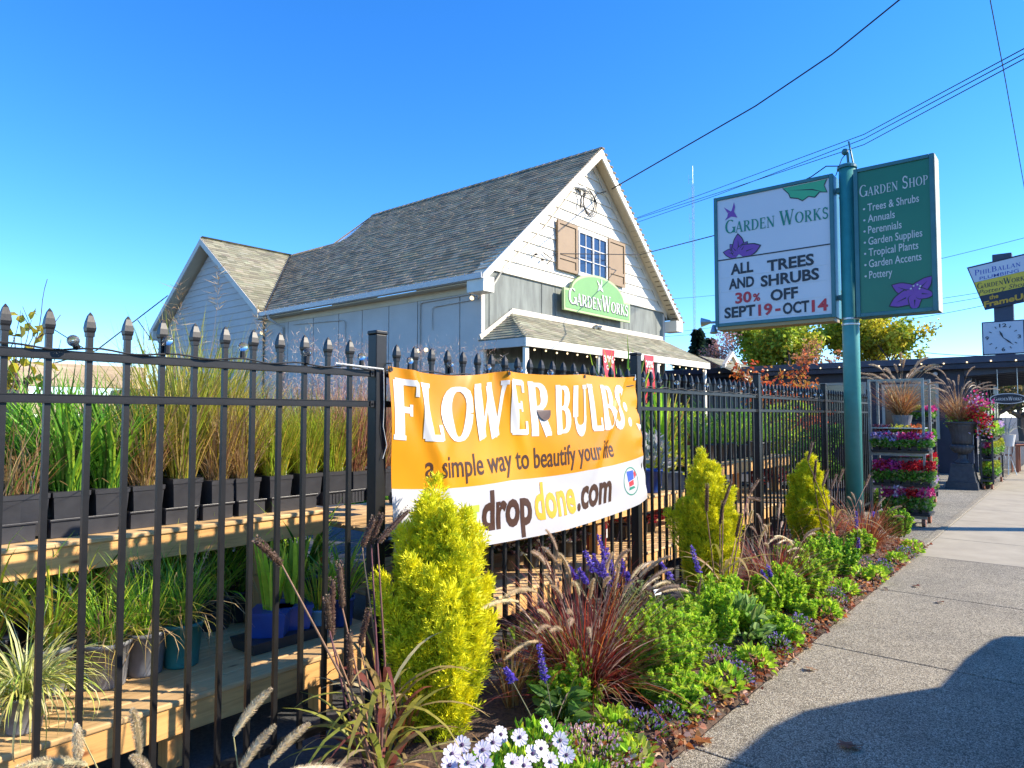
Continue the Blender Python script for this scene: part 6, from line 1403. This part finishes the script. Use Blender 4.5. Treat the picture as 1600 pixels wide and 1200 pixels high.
# ================================================================= FLOWER TROLLEYS, URN, TABLE
def trolley(x0, x1, y0, y1, h, shelves, label, mt=METAL):
    t = thing('plant_trolley', label, 'plant trolley', ((x0+x1)/2, (y0+y1)/2, 0), 'wheeled trolleys of flowers on the pavement'); w_ = .016
    for x in (x0, x1):
        for y in (y0, y1): m = MB(); m.bbox(x-w_, x+w_, y-w_, y+w_, .11, h, .003); m.build('upright', mt, t)
    m = MB(); 
    for y in (y0, y1): m.box(x0+w_, x1-w_, y-.01, y+.01, h-.03, h-.005)
    m.build('top_bar', mt, t)
    for z in shelves:
        m = MB(); m.box(x0+w_, x1-w_, y0-.012, y1+.012, z-.03, z-.004); m.box(x0-w_, x1+w_, y0-.022, y0-.0125, z-.038, z+.004); m.build('shelf', mt, t)
    for x in (x0+.03, x1-.03):
        for y in (y0+.04, y1-.04):
            m = MB(); m.tube([(x-.02, y, .062), (x+.02, y, .062)], .06, 16); wh = m.build('wheel', TERR, t); m = MB(); m.bar((x, y, .06), (x, y, .11), .05, .03); m.build('fork', mt, wh)
    return t
SHT = (.145, .53, .98, 1.14, 1.50)
trolley(.27, .93, 10.72, 11.25, 2.02, (.145, .53, .99), 'galvanised wheeled trolley of cyclamen trays beside the teal pole', RACKM)
trolley(.12, .62, 13.4, 13.9, 1.6, (.2, .6, 1.0, 1.4), 'dark empty looking trolley behind the flower trolley', BLACKPL)
trolley(.97, 1.17, 17.0, 19.2, 1.45, (.2, .62, 1.0), 'long black flower rack beyond the urn', BLACKPL)
PINK = [(.70, .05, .22), (.62, .04, .30), (.75, .16, .35), (.55, .03, .18)]; REDF = [(.62, .02, .03), (.5, .01, .03), (.7, .05, .06)]; PALE = [(.70, .45, .62), (.62, .48, .72), (.75, .60, .70), (.5, .35, .65)]; MIX = PINK+PALE
def flower_tray(label, x0, x1, y, z, cols, d=.34, hgt=.13, leafc=None):
    t = thing('flower_tray', label, 'flower tray', ((x0+x1)/2, y, z), 'trays of potted flowers')
    m = MB(); n = max(2, int((x1-x0)/.11))
    m.frustum(((x0+x1)/2, y, z), (x1-x0)/2-.01, (x1-x0)/2, .035, None, d/2-.01, d/2)
    for i in range(n):
        for j in range(max(1, int(d/.12))): m.frustum((x0+(i+.5)*(x1-x0)/n, y-d/2+.06+j*.115, z+.03), .036, .046, .06)
    m.build('tray', BLACKPL, t)
    k = int((x1-x0)*d*7500); p = np.stack([U(x0, x1, k), U(y-d/2-.02, y+d/2, k), z+.07+U(0, hgt*.6, k)], 1)
    m = MB(); m.leaves(p, rng.normal(0, .8, (k, 3))+np.array([0, -.2, .7]), U(.03, .055, k), U(.025, .04, k), palette(k, leafc or (GRN+[(.3, .4, .12), (.4, .45, .2)])), .15); m.build('foliage', LEAF, t)
    k = int((x1-x0)*d*4200); gx = U(x0, x1, k); seg = ((gx-x0)/(x1-x0)*len(cols)).astype(int).clip(0, len(cols)-1)
    p = np.stack([gx, U(y-d/2-.02, y+d/2, k), z+.075+hgt*U(.55, 1.1, k)], 1); c = np.concatenate([palette(1, cols[s], .15) for s in seg])
    m = MB(); m.leaves(p, rng.normal(0, .7, (k, 3))+np.array([0, -.4, .7]), U(.028, .05, k), U(.025, .042, k), c, .1, .3); m.build('flowers', PETAL, t)
yt = 10.86
flower_tray('tray of pink and white cyclamen on the lowest trolley shelf', .40, .99, yt, .15, [PINK, MIX, REDF, PINK], .40, .28)
flower_tray('tray of red and bright pink cyclamen on the second trolley shelf from the bottom', .30, 1.02, yt, .535, [REDF+PINK, PINK, REDF, REDF], .40, .23)
flower_tray('tray of pale lilac to pink cyclamen on the middle trolley shelf', .29, 1.0, yt, .995, [PALE, PALE+PINK[:1], PINK, PALE[:2]+PINK], .40, .17)
def silvertop(): pass
o = trolley  # shelf boards above carry single pots
m = MB(); t = thing('bedding_tray', 'tray of red heather, yellow and orange bedding plants high on the trolley', 'flower tray', (.6, 11.0, 1.17), 'trays of potted flowers')
m.box(.29, .91, 10.74, 11.12, 1.165, 1.19); m.build('tray', METAL, t); m = MB()
for a, b, c in ((.30, .50, [(.45, .08, .10), (.55, .3, .3), (.3, .05, .06)]), (.50, .76, YGRN+[(.6, .55, .08)]), (.76, .90, [(.65, .12, .03), (.6, .2, .04)])):
    k = 190; m.leaves(np.stack([U(a, b, k), U(10.74, 11.1, k), 1.19+U(0, .17, k)], 1), rng.normal(0, .7, (k, 3))+np.array([0, 0, .6]), U(.03, .06, k), U(.02, .035, k), palette(k, c))
m.build('foliage', LEAF, t)
def fountain_pot(label, x, y, z, s, seed, pots=True):
    t = lthing('feathery_fountain_grass', label, 'ornamental grass', (x, y, z), 'tan plumed fountain grasses in containers')
    m = MB(); tuft(m, 520, .42*s, .06*s, .5, .7, .008, [(.45, .22, .06), (.38, .15, .05), (.5, .3, .12), (.3, .1, .05), (.55, .38, .2)], 6); m.build('foliage', LEAF, t); ms = MB(); mp = MB()
    for k in range(24):
        a = k*2.4+rng.normal(0, .3); ln = rng.uniform(.25, .75); L = .58*s*rng.uniform(.8, 1.15); P = [np.zeros(3)]; e = math.pi/2-ln*.45
        for i in range(6): ee = e-ln*.9*(i/5)**1.5; P.append(P[-1]+np.array([math.cos(a)*math.cos(ee), math.sin(a)*math.cos(ee), math.sin(ee)])*L/6)
        ms.tube(P, .0022, 4, (.45, .3, .18)); plume(mp, P[-1], P[-1]-P[-2], .20*s, .024, [(.66, .50, .34), (.58, .42, .28), (.72, .58, .42)], 130, .9)
    ms.build('stalk', BARKC, t); mp.build('seed_head', LEAF, t); return t
fountain_pot('tan plumed fountain grass in the top of the flower trolley', .62, 11.05, 1.50, 1.15, 1)
m = MB(); m.lathe([(.10, 0), (.13, .16), (.135, .17), (.12, .17), (.001, .15)], (.62, 11.05, 1.345), 18); tag(m.build('plastic_pot', GREYPL), 'grey pot on top of the trolley holding the tan plumed grass', 'pot')
m = MB(); m.box(.29, .91, 10.74, 11.23, 1.325, 1.34); tag(m.build('shelf_board', METAL), 'loose metal shelf board near the top of the trolley', 'shelf')
m = MB(); m.lathe([(.07, 0), (.09, .02), (.05, .05), (.16, .12), (.19, .17), (.17, .18), (.001, .17)], (.66, 10.98, .74), 28, None, 14, .05); tag(m.build('fluted_bowl', W('bowl_stone', (.30, .29, .26), .6)), 'grey fluted stone bowl between the trolley shelves', 'bowl')
# urn on plinth
XU, YU = .66, 16.95
un = thing('garden_urn', 'dark grey fluted stone urn on a tapered plinth at the pavement', 'urn', (XU, YU, 0))
m = MB(); m.frustum((XU, YU, -.0), .29, .27, .15); m.frustum((XU, YU, .152), .25, .185, .33); m.frustum((XU, YU, .484), .195, .19, .035); m.build('plinth', STONEU, un)
m = MB(); m.lathe([(.155, 0), (.15, .03), (.10, .07), (.075, .12), (.085, .17), (.07, .19)], (XU, YU, .52), 28); m.build('foot', STONEU, un, smooth=True)
m = MB(); m.lathe([(.06, 0), (.14, .03), (.20, .10), (.215, .16), (.19, .20)], (XU, YU, .71), 64, None, 18, .045); m.build('bowl', STONEU, un, smooth=True)
m = MB(); m.lathe([(.17, 0), (.18, .10), (.20, .25), (.24, .38), (.27, .42)], (XU, YU, .91), 64, None, 22, .03); m.build('body', STONEU, un, smooth=True)
m = MB(); m.lathe([(.27, 0), (.31, .02), (.31, .05), (.28, .055), (.25, .03), (.001, .02)], (XU, YU, 1.33), 32); m.build('rim', STONEU, un, smooth=True)
fountain_pot('large tan plumed fountain grass planted in the dark urn', XU-.05, YU, 1.35, 1.55, 2)
t = thing('urn_flowers', 'red and pink flowers spilling over the right side of the urn', 'flowers', (XU+.3, YU, 1.3)); m = MB()
for (dx, dz, c, k) in ((.22, .16, REDF, 160), (.36, .02, REDF, 120), (.26, .40, PALE+PINK, 110), (.42, .36, PINK, 50), (.40, -.14, REDF+PALE, 110)):
    p = rng.normal(0, .085, (k, 3))+np.array([XU+dx, YU-.05, 1.38+dz]); m.leaves(p, rng.normal(0, 1, (k, 3))+np.array([0, -.4, .5]), U(.04, .07, k), U(.035, .06, k), palette(k, c))
m.build('flowers', PETAL, t); m = MB()
for (dx, dz, k) in ((-.18, .06, 60), (.10, .05, 120), (.34, .28, 140), (.42, -.08, 140)): p = rng.normal(0, .09, (k, 3))+np.array([XU+dx, YU, 1.36+dz]); m.leaves(p, rng.normal(0, 1, (k, 3)), U(.04, .08, k), U(.025, .045, k), palette(k, GRN+LIME[:1]))
m.build('foliage', LEAF, t)
for i, (z, cols, lab) in enumerate(((.22, [YGRN, LIME, YGRN], 'yellow green bedding plants on the bottom of the long rack'), (.64, [PALE, PINK, YGRN], 'purple and yellow pansies on the middle of the long rack'), (1.02, [REDF, REDF+YGRN, LIME], 'orange red flowers on the top of the long rack'))):
    flower_tray(lab, .94, 1.22, 17.6, z, cols, 1.0, .22); 
flower_tray('leafy tray at the far end of the long flower rack', .94, 1.22, 18.8, .64, [LIME, GRN, YGRN], .6, .25)
flower_tray('pink flower tray at the far end of the top rack shelf', .94, 1.22, 18.8, 1.02, [PINK, LIME, PALE], .6, .25)
for i, (z, cols, lab) in enumerate(((.205, [GRN, LIME, PALE], 'shaded bedding plants low on the dark trolley'), (.605, [PINK, GRN, REDF], 'pink flowers on the second shelf of the dark trolley'), (1.005, [LIME, PALE, GRN], 'pale flowers on the third shelf of the dark trolley'), (1.405, [REDF, YGRN, PINK], 'red flowers on top of the dark trolley'))):
    flower_tray(lab, .14, .66, 13.6, z, cols, .34, .16)
flower_tray('leafy green tray tucked beside the urn plinth', .95, 1.1, 17.4, .0, [LIME, YGRN], .5, .18)
flower_tray('green and lilac bedding tray on the ground behind the flower trolley', -.3, .2, 12.3, .0, [GRN, PALE, LIME], .5, .3)
flower_tray('green bedding tray on the ground left of the urn', -.3, .25, 16.6, .0, [LIME, GRN, PINK], .5, .4)
# wooden cafe table and wire plant stand by the arcade
t = thing('wooden_table', 'small terracotta coloured wooden table by the arcade', 'table', (1.55, 23.0, 0)); m = MB(); m.bbox(1.2, 1.7, 22.6, 23.3, .70, .74, .008); m.build('table_top', TERR, t)
for x in (1.24, 1.66):
    for y in (22.65, 23.25): m = MB(); m.box(x-.035, x+.035, y-.035, y+.035, 0, .699); m.build('leg', TERR, t)
t = thing('wire_stand', 'pale wire plant stand with a white pot and arching leaves', 'plant stand', (1.12, 21.6, 0)); m = MB()
for a in range(4): m.tube([(1.12+.16*math.cos(a*1.57), 21.6+.16*math.sin(a*1.57), 0), (1.12+.06*math.cos(a*1.57), 21.6+.06*math.sin(a*1.57), .4), (1.12+.14*math.cos(a*1.57), 21.6+.14*math.sin(a*1.57), .72)], .01, 5)
m.build('frame', METAL, t); m = MB(); m.lathe([(.12, 0), (.17, .28), (.175, .30), (.001, .28)], (1.12, 21.6, .73), 18); m.build('pot', INKWHT, t); m = MB(); tuft(m, 16, .5, .05, .4, 1.3, .035, [(.5, .55, .5), (.6, .62, .6)], 6)
for i, v in enumerate(m.v): m.v[i] = (v[0]+1.12, v[1]+21.6, v[2]+1.02)
m.build('foliage', LEAF, t)
# far chairs / beds at the very end of the pavement
t = thing('cafe_chair', 'dark metal chair standing by the wooden table', 'chair', (1.0, 22.6, 0)); m = MB()
for x, y in ((.85, 22.45), (1.13, 22.45), (.85, 22.75), (1.13, 22.75)): m.tube([(x, y, 0), (x, y, .45)], .014, 5)
m.tube([(.85, 22.75, .45), (.85, 22.8, .9), (1.13, 22.8, .9), (1.13, 22.75, .45)], .014, 5); m.build('frame', TERR, t); m = MB(); m.bbox(.83, 1.15, 22.43, 22.77, .45, .475, .006); m.build('seat', TERR, t)

# ================================================================= TIMBER PERGOLA AT THE LEFT
pg = thing('timber_pergola', 'weathered timber pergola in the yard behind the grasses at the left', 'pergola', (-5.0, 3, 0))
zt = 1.84
m = MB(); m.bbox(-6.1, -6.0, .2, 3.5, zt-.02, zt+.24, .01); m.build('beam', OLDWOOD, pg)
m = MB()
for k in range(8): x = -6.3-k*.34; m.bbox(x-.03, x+.03, .0, 3.5, zt-.22+.03*k*0, zt-.10, .006)
m.build('slat', OLDWOOD, pg)
m = MB()
for y in (.6, 2.2, 3.4): m.bbox(-6.7, -5.75, y-.045, y+.045, zt-.26, zt-.022, .01)
m.build('bracket_beam', OLDWOODX, pg)
for y in (.6, 2.2, 3.4): 
    m = MB(); m.bbox(-6.14, -6.02, y-.06, y+.06, -.03, zt-.262, .01); m.build('post', OLDWOODX, pg)
m = MB()
for k in range(3): m.bbox(-6.12-.0*k, -6.08, .2, 3.4, 1.22+.15*k, 1.34+.15*k, .005)
m.build('rail_board', OLDWOOD, pg)

# ================================================================= TREES
def tree_mb(h, trunk_h, rad, nl, cols, seed, leaf=.16, squash=.8, bark=(.14, .11, .09), density=1.0, vase=False):
    r_ = np.random.default_rng(seed); tb = MB(); ends = []
    def branch(p, d, L, r, lev):
        P = [p]; q = p.copy(); dd = d.copy(); n = 4
        for i in range(n):
            dd = dd+r_.normal(0, .13, 3)+np.array([0, 0, .05]); dd /= np.linalg.norm(dd); q = q+dd*L/n; P.append(q.copy())
        tb.tube(P, [r*(1-.6*i/n)+.004 for i in range(n+1)], 6 if lev < 2 else 4, bark)
        if lev >= 3: ends.extend(P[1:]); return
        k = 5 if lev == 0 else 4
        for i in range(k):
            a = i*2.4+r_.uniform(0, 1.4); up = .75 if vase else .5
            sp = np.array([math.cos(a), math.sin(a), r_.uniform(.1, up)+(.5 if vase else 0)]); nd = dd*.45+sp*.8; nd /= np.linalg.norm(nd)
            f = 1 if i == 0 else r_.uniform(.5, 1); j = max(1, int(round(f*n))); branch(P[j], nd if i else dd, L*r_.uniform(.58, .78), r*.5, lev+1)
    branch(np.array([0., 0, -.1]), np.array([0., 0, 1]), trunk_h, h*.018+.03, 0)
    E_ = np.array(ends); mx = E_[:, 2].max(); sc = h*.96/mx; hr = np.percentile(np.hypot(E_[:, 0], E_[:, 1]), 92); sx = rad/hr
    for i, v in enumerate(tb.v): tb.v[i] = (v[0]*sx, v[1]*sx, v[2]*sc)
    E_ = E_*np.array([sx, sx, sc]); n = int(nl*density); k = r_.integers(0, len(E_), n); cl = r_.normal(0, 1, (len(E_), 3))*.10+1
    tone = np.array(cols)[r_.integers(0, len(cols), len(E_))]*cl.mean(1, keepdims=True)
    p = E_[k]+r_.normal(0, rad*.085, (n, 3)); d = r_.normal(0, 1, (n, 3)); d[:, 2] -= .15
    lm = MB(); lm.leaves(p, d, U(leaf*.7, leaf*1.25, n), U(leaf*.5, leaf*.8, n), np.clip(tone[k]*(1+r_.normal(0, .16, (n, 1))), .004, .9), .15); return tb, lm
def tree(name, label, base, h, trunk_h, rad, nl, cols, seed, leaf=.16, group='trees beyond the shop yard', **k):
    t = lthing(name, label, 'tree', base, group); tb, lm = tree_mb(h, trunk_h, rad, nl, cols, seed, leaf, **k); tb.build('trunk', BARKC, t); lm.build('crown', LEAF, t); return t
def gpos(px, Y): p = onY(Y, px, 650); return (p[0], p[1], -.03)
YEL = [(.62, .60, .04), (.5, .54, .04), (.72, .64, .05), (.34, .44, .04), (.78, .62, .06)]
tree('autumn_maple', 'large yellow green autumn tree behind the pole sign, left half', gpos(1258, 40), 8.0, 3.2, 3.4, 13000, [(.46, .58, .05), (.36, .48, .05), (.58, .6, .05), (.7, .58, .06), (.3, .42, .05)], 11, .24, vase=True)
tree('autumn_maple', 'yellow crowned tree right of the teal pole above the navy roof', gpos(1348, 42), 8.8, 3.2, 2.5, 11000, YEL+[(.42, .40, .05)], 12, .22, vase=True)
tree('autumn_maple', 'small yellow tree low above the navy roof at the right', gpos(1412, 55), 7.0, 2.6, 1.3, 1500, YEL, 13, .24)
tree('bare_cherry', 'pinkish thin leaved tree between the conifer and the yellow tree', gpos(1138, 36), 6.6, 2.4, 1.7, 3000, [(.55, .28, .24), (.6, .35, .33), (.5, .22, .14)], 14, .11, bark=(.25, .17, .17))
tree('russet_tree', 'russet orange leaved tree before the conifer right of the shop', gpos(1102, 36), 5.3, 2.0, 1.2, 2200, [(.40, .14, .05), (.5, .22, .10), (.34, .12, .07), (.25, .2, .05)], 15, .12)
tree('red_maple', 'small orange red Japanese maple rising above the fence before the navy roof', gpos(1215, 14.5), 2.85, 1.0, 1.1, 2600, [(.62, .10, .03), (.55, .16, .03), (.5, .26, .05), (.66, .2, .07)], 16, .09, bark=(.10, .07, .05))
tree('orange_tree', 'orange leaved tree behind the pole sign', gpos(1275, 33), 5.2, 2.0, 1.3, 1500, [(.6, .2, .06), (.5, .28, .08), (.66, .3, .15)], 17, .13)
tree('yellow_leaf_tree', 'sparse yellow leaved sapling at the far left edge above the pergola', tuple(onX(-4, 22, 650)*[1, 1, 0]), 2.72, 1.7, .45, 170, [(.55, .42, .03), (.45, .42, .05), (.3, .3, .06), (.6, .5, .08)], 18, .10, bark=(.12, .08, .07))
tree('green_tree', 'dark rounded treetop far behind the pergola at the left', gpos(205, 26), 4.3, 1.5, 2.2, 1500, [(.08, .13, .03), (.14, .16, .03), (.3, .22, .06)], 19, .2)
for i, (px, Y, h, r, lab) in enumerate(((1545, 46, 4.2, 2.2, 'green rounded tree beyond the arcade behind the oval sign'), (1600, 52, 5.0, 3.0, 'tan leaved hedge tree at the right edge beyond the arcade'), (1660, 50, 5.0, 3.0, 'leafy tree just outside the right edge beyond the arcade'), (1500, 60, 4.5, 3.0, 'low dark tree far behind the navy shop'))):
    tree('hedge_tree', lab, gpos(px, Y), h, 1.0, r, 2200, [(.14, .18, .05), (.26, .2, .08), (.1, .14, .04), (.36, .26, .12)], 30+i, .22)
def conifer(label, base, h, r, seed):
    t = lthing('dark_conifer', label, 'conifer', base, 'dark conifers on the skyline'); r_ = np.random.default_rng(seed)
    m = MB(); m.tube([(0, 0, -.1), (0, 0, h)], [h*.02, .01], 6, (.1, .07, .05)); m.build('trunk', BARKC, t); m = MB(); n = int(2600)
    f = r_.uniform(.08, 1, n)**.8; z = h*f; tier = (1-f)*r*(.75+.35*np.sin(f*h*5.5)); a = r_.uniform(0, 6.28, n); q = tier*np.sqrt(r_.uniform(.05, 1, n))
    p = np.stack([q*np.cos(a), q*np.sin(a), z-q*.25], 1); d = np.stack([np.cos(a), np.sin(a), -.25+0*a], 1)+r_.normal(0, .3, (n, 3)); m.leaves(p, d, .06*h*r_.uniform(.6, 1.2, n), .022*h, palette(n, [(.03, .06, .035), (.045, .08, .04), (.02, .045, .03)], .2)); m.build('crown', LEAF, t)
conifer('tall dark conifer on the skyline just right of the shop', gpos(1092, 44), 7.4, 2.2, 1); conifer('tiny dark conifer far away right of the shop eave', gpos(1062, 70), 8.6, 1.6, 2); conifer('dark conifer half hidden behind the russet tree', gpos(1112, 48), 7.2, 2.0, 3)

# ================================================================= MAST, UTILITY POLE AND WIRES
am = thing('radio_mast', 'thin lattice radio mast standing far behind the shop', 'mast', gpos(1087, 75)); b_ = wloc(am); top = onY(75, 1087, 258)[2]
m = MB()
for a in range(3): m.tube([(b_[0]+.14*math.cos(a*2.09), 75+.14*math.sin(a*2.09), -.03), (b_[0]+.14*math.cos(a*2.09), 75+.14*math.sin(a*2.09), top*.93)], .022, 4)
k = 0
z = .3
while z < top*.92:
    for a in range(3): m.tube([(b_[0]+.14*math.cos(a*2.09), 75+.14*math.sin(a*2.09), z), (b_[0]+.14*math.cos(a*2.09+2.09), 75+.14*math.sin(a*2.09+2.09), z+.45)], .010, 3)
    z += .45
m.build('lattice', METAL, am); m = MB(); m.tube([(b_[0], 75, top*.93), (b_[0], 75, top)], .03, 5)
for z in (.72, .80, .88, .95): m.tube([(b_[0], 75, top*z), (b_[0]-.5, 75, top*z)], .015, 4); m.tube([(b_[0]-.5, 75, top*z-.5), (b_[0]-.5, 75, top*z+.6)], .02, 4)
m.build('aerial', METAL, am)
up = thing('utility_pole', 'wooden utility pole on the street kerb outside the right edge', 'utility pole', (5.4, 13.83, 0)); m = MB(); m.tube([(5.4, 13.83, -.1), (5.4, 13.83, 10.5)], [.17, .12], 12, (.2, .14, .09)); m.build('shaft', BARKC, up); m = MB(); m.bbox(4.3, 6.5, 13.62, 13.72, 9.6, 9.75, .01); m.build('crossarm', OLDWOODX, up)
def wire(label, pts, r, sag=.0):
    m = MB(); P = []
    for a, b in zip(pts, pts[1:]):
        a, b = np.array(a), np.array(b)
        for i in range(14): t = i/14; P.append(a+(b-a)*t-np.array([0, 0, sag*4*t*(1-t)]))
    P.append(np.array(pts[-1])); m.tube(P, r, 5)
    tag(m.build('overhead_wire', CABLE), label, 'wire', 'overhead wires')
wire('thick black service cable from the gable up to the top edge of the photo', [(XO-.1, 15.3, 7.45), onY(15.0, 1180, 166), onY(14.7, 1300, 85), onY(14.4, 1405, 0), (5.4, 13.83, 10.2)], .016)
wire('black cable from the gable window passing behind the pole sign', [(XF+.06, 13.0, 5.35), onX(-6.4, 1000, 398), onY(14.5, 1120, 367), (.2, 9.7, 4.4)], .012)
for k, (ya_, yb_) in enumerate(((345, 72), (350, 78), (342, 88))): wire(['upper', 'middle', 'lower'][k]+' of three parallel wires rising to the right behind the pole sign', [onY(60, 900, ya_+30), onY(50, 1120, (315, 320, 312)[k]-20+5*k), onY(40, 1350, (210, 217, 226)[k]), onY(30, 1600, (76, 84, 92)[k]), onY(25, 1800, (-60, -52, -44)[k])], .022)
wire('steep wire crossing the top right corner of the sky', [onY(20, 1530, -90), onY(26, 1570, 120), onY(34, 1600, 290), onY(40, 1612, 370)], .014)
for (a, b, Y, lab) in (((1380, 425), (1700, 345), 60, 'thin wire right of the green sign at mid height'), ((1380, 478), (1600, 445), 60, 'thin wire passing behind the slanted sign boards'), ((1380, 488), (1600, 452), 60, 'second thin wire just below the slanted board level'), ((1380, 505), (1580, 468), 55, 'lower thin wire right of the green sign'), ((1020, 527), (1180, 512), 70, 'faint wire above the trees right of the shop'), ((1020, 522), (1180, 502), 70, 'upper faint wire above the trees right of the shop'), ((1400, 545), (1540, 556), 45, 'thin wire above the navy roof left of the clock'), ((1000, 470), (1180, 455), 72, 'faint wire crossing the radio mast')):
    wire(lab, [onY(Y, *a), onY(Y, *b)], .018, .1)
wire('thin black cable running from the rear wing eave down to the left', [onX(-21, 262, 462), onX(-17, 150, 548), onX(-15, 60, 575)], .018); wire('thin cable crossing the first one below the rear wing eave', [onX(-20, 215, 500), onX(-20, 236, 530)], .014)
wire('thin cable descending to the pergola beam at the left', [onX(-7, 80, 512), onX(-6.3, 137, 548)], .006)

# ================================================================= PARKED CAR (outside the frame; throws the big shadow)
cr = thing('parked_car', 'dark grey van parked on the road at the kerb, outside the right edge', 'car', (4.5, 4, 0))
CARP = M('car_paint', (.05, .055, .06), None, 2, .25, metal=.6); x0, x1 = 3.72, 5.5
def carsolid(m, prof, x0, x1, inset=.0):
    m.prism(prof, lambda u, v, d: (d, u, v), x0, x1)
m = MB(); carsolid(m, [(1.6, .36), (6.88, .36), (6.95, .66), (6.94, 1.28), (6.82, 1.33), (6.36, 1.40), (5.80, 1.44), (1.6, 1.46), (1.5, .9)], x0, x1); m.build('body', CARP, cr)
m = MB(); carsolid(m, [(1.7, 1.465), (5.78, 1.445), (5.49, 1.71), (5.33, 1.83), (5.08, 1.885), (4.5, 1.91), (2.1, 1.92), (1.8, 1.83)], x0+.002, x1-.06); m.build('cabin', CARP, cr)
for a, b in ((2.3, 3.7), (3.9, 5.15)):
    m = MB(); carsolid(m, [(a, 1.48), (b+.2, 1.48), (b-.08, 1.76), (a+.1, 1.78)], x0-.006, x0+.001); m.build('window', PANE, cr)
for y in (2.6, 6.1):
    for x in (x0+.1, x1-.1): 
        m = MB(); m.tube([(x-.11, y, .36), (x+.11, y, .36)], .36, 24); wh = m.build('wheel', BLACKPL, cr); m = MB(); m.tube([(x-.115, y, .36), (x+.115, y, .36)], .21, 16); m.build('rim', METAL, wh)
for x in (x0+.25, x1-.25): m = MB(); m.ball((x, 6.92, .8), .11, n=10); m.build('headlight', INKWHT, cr)
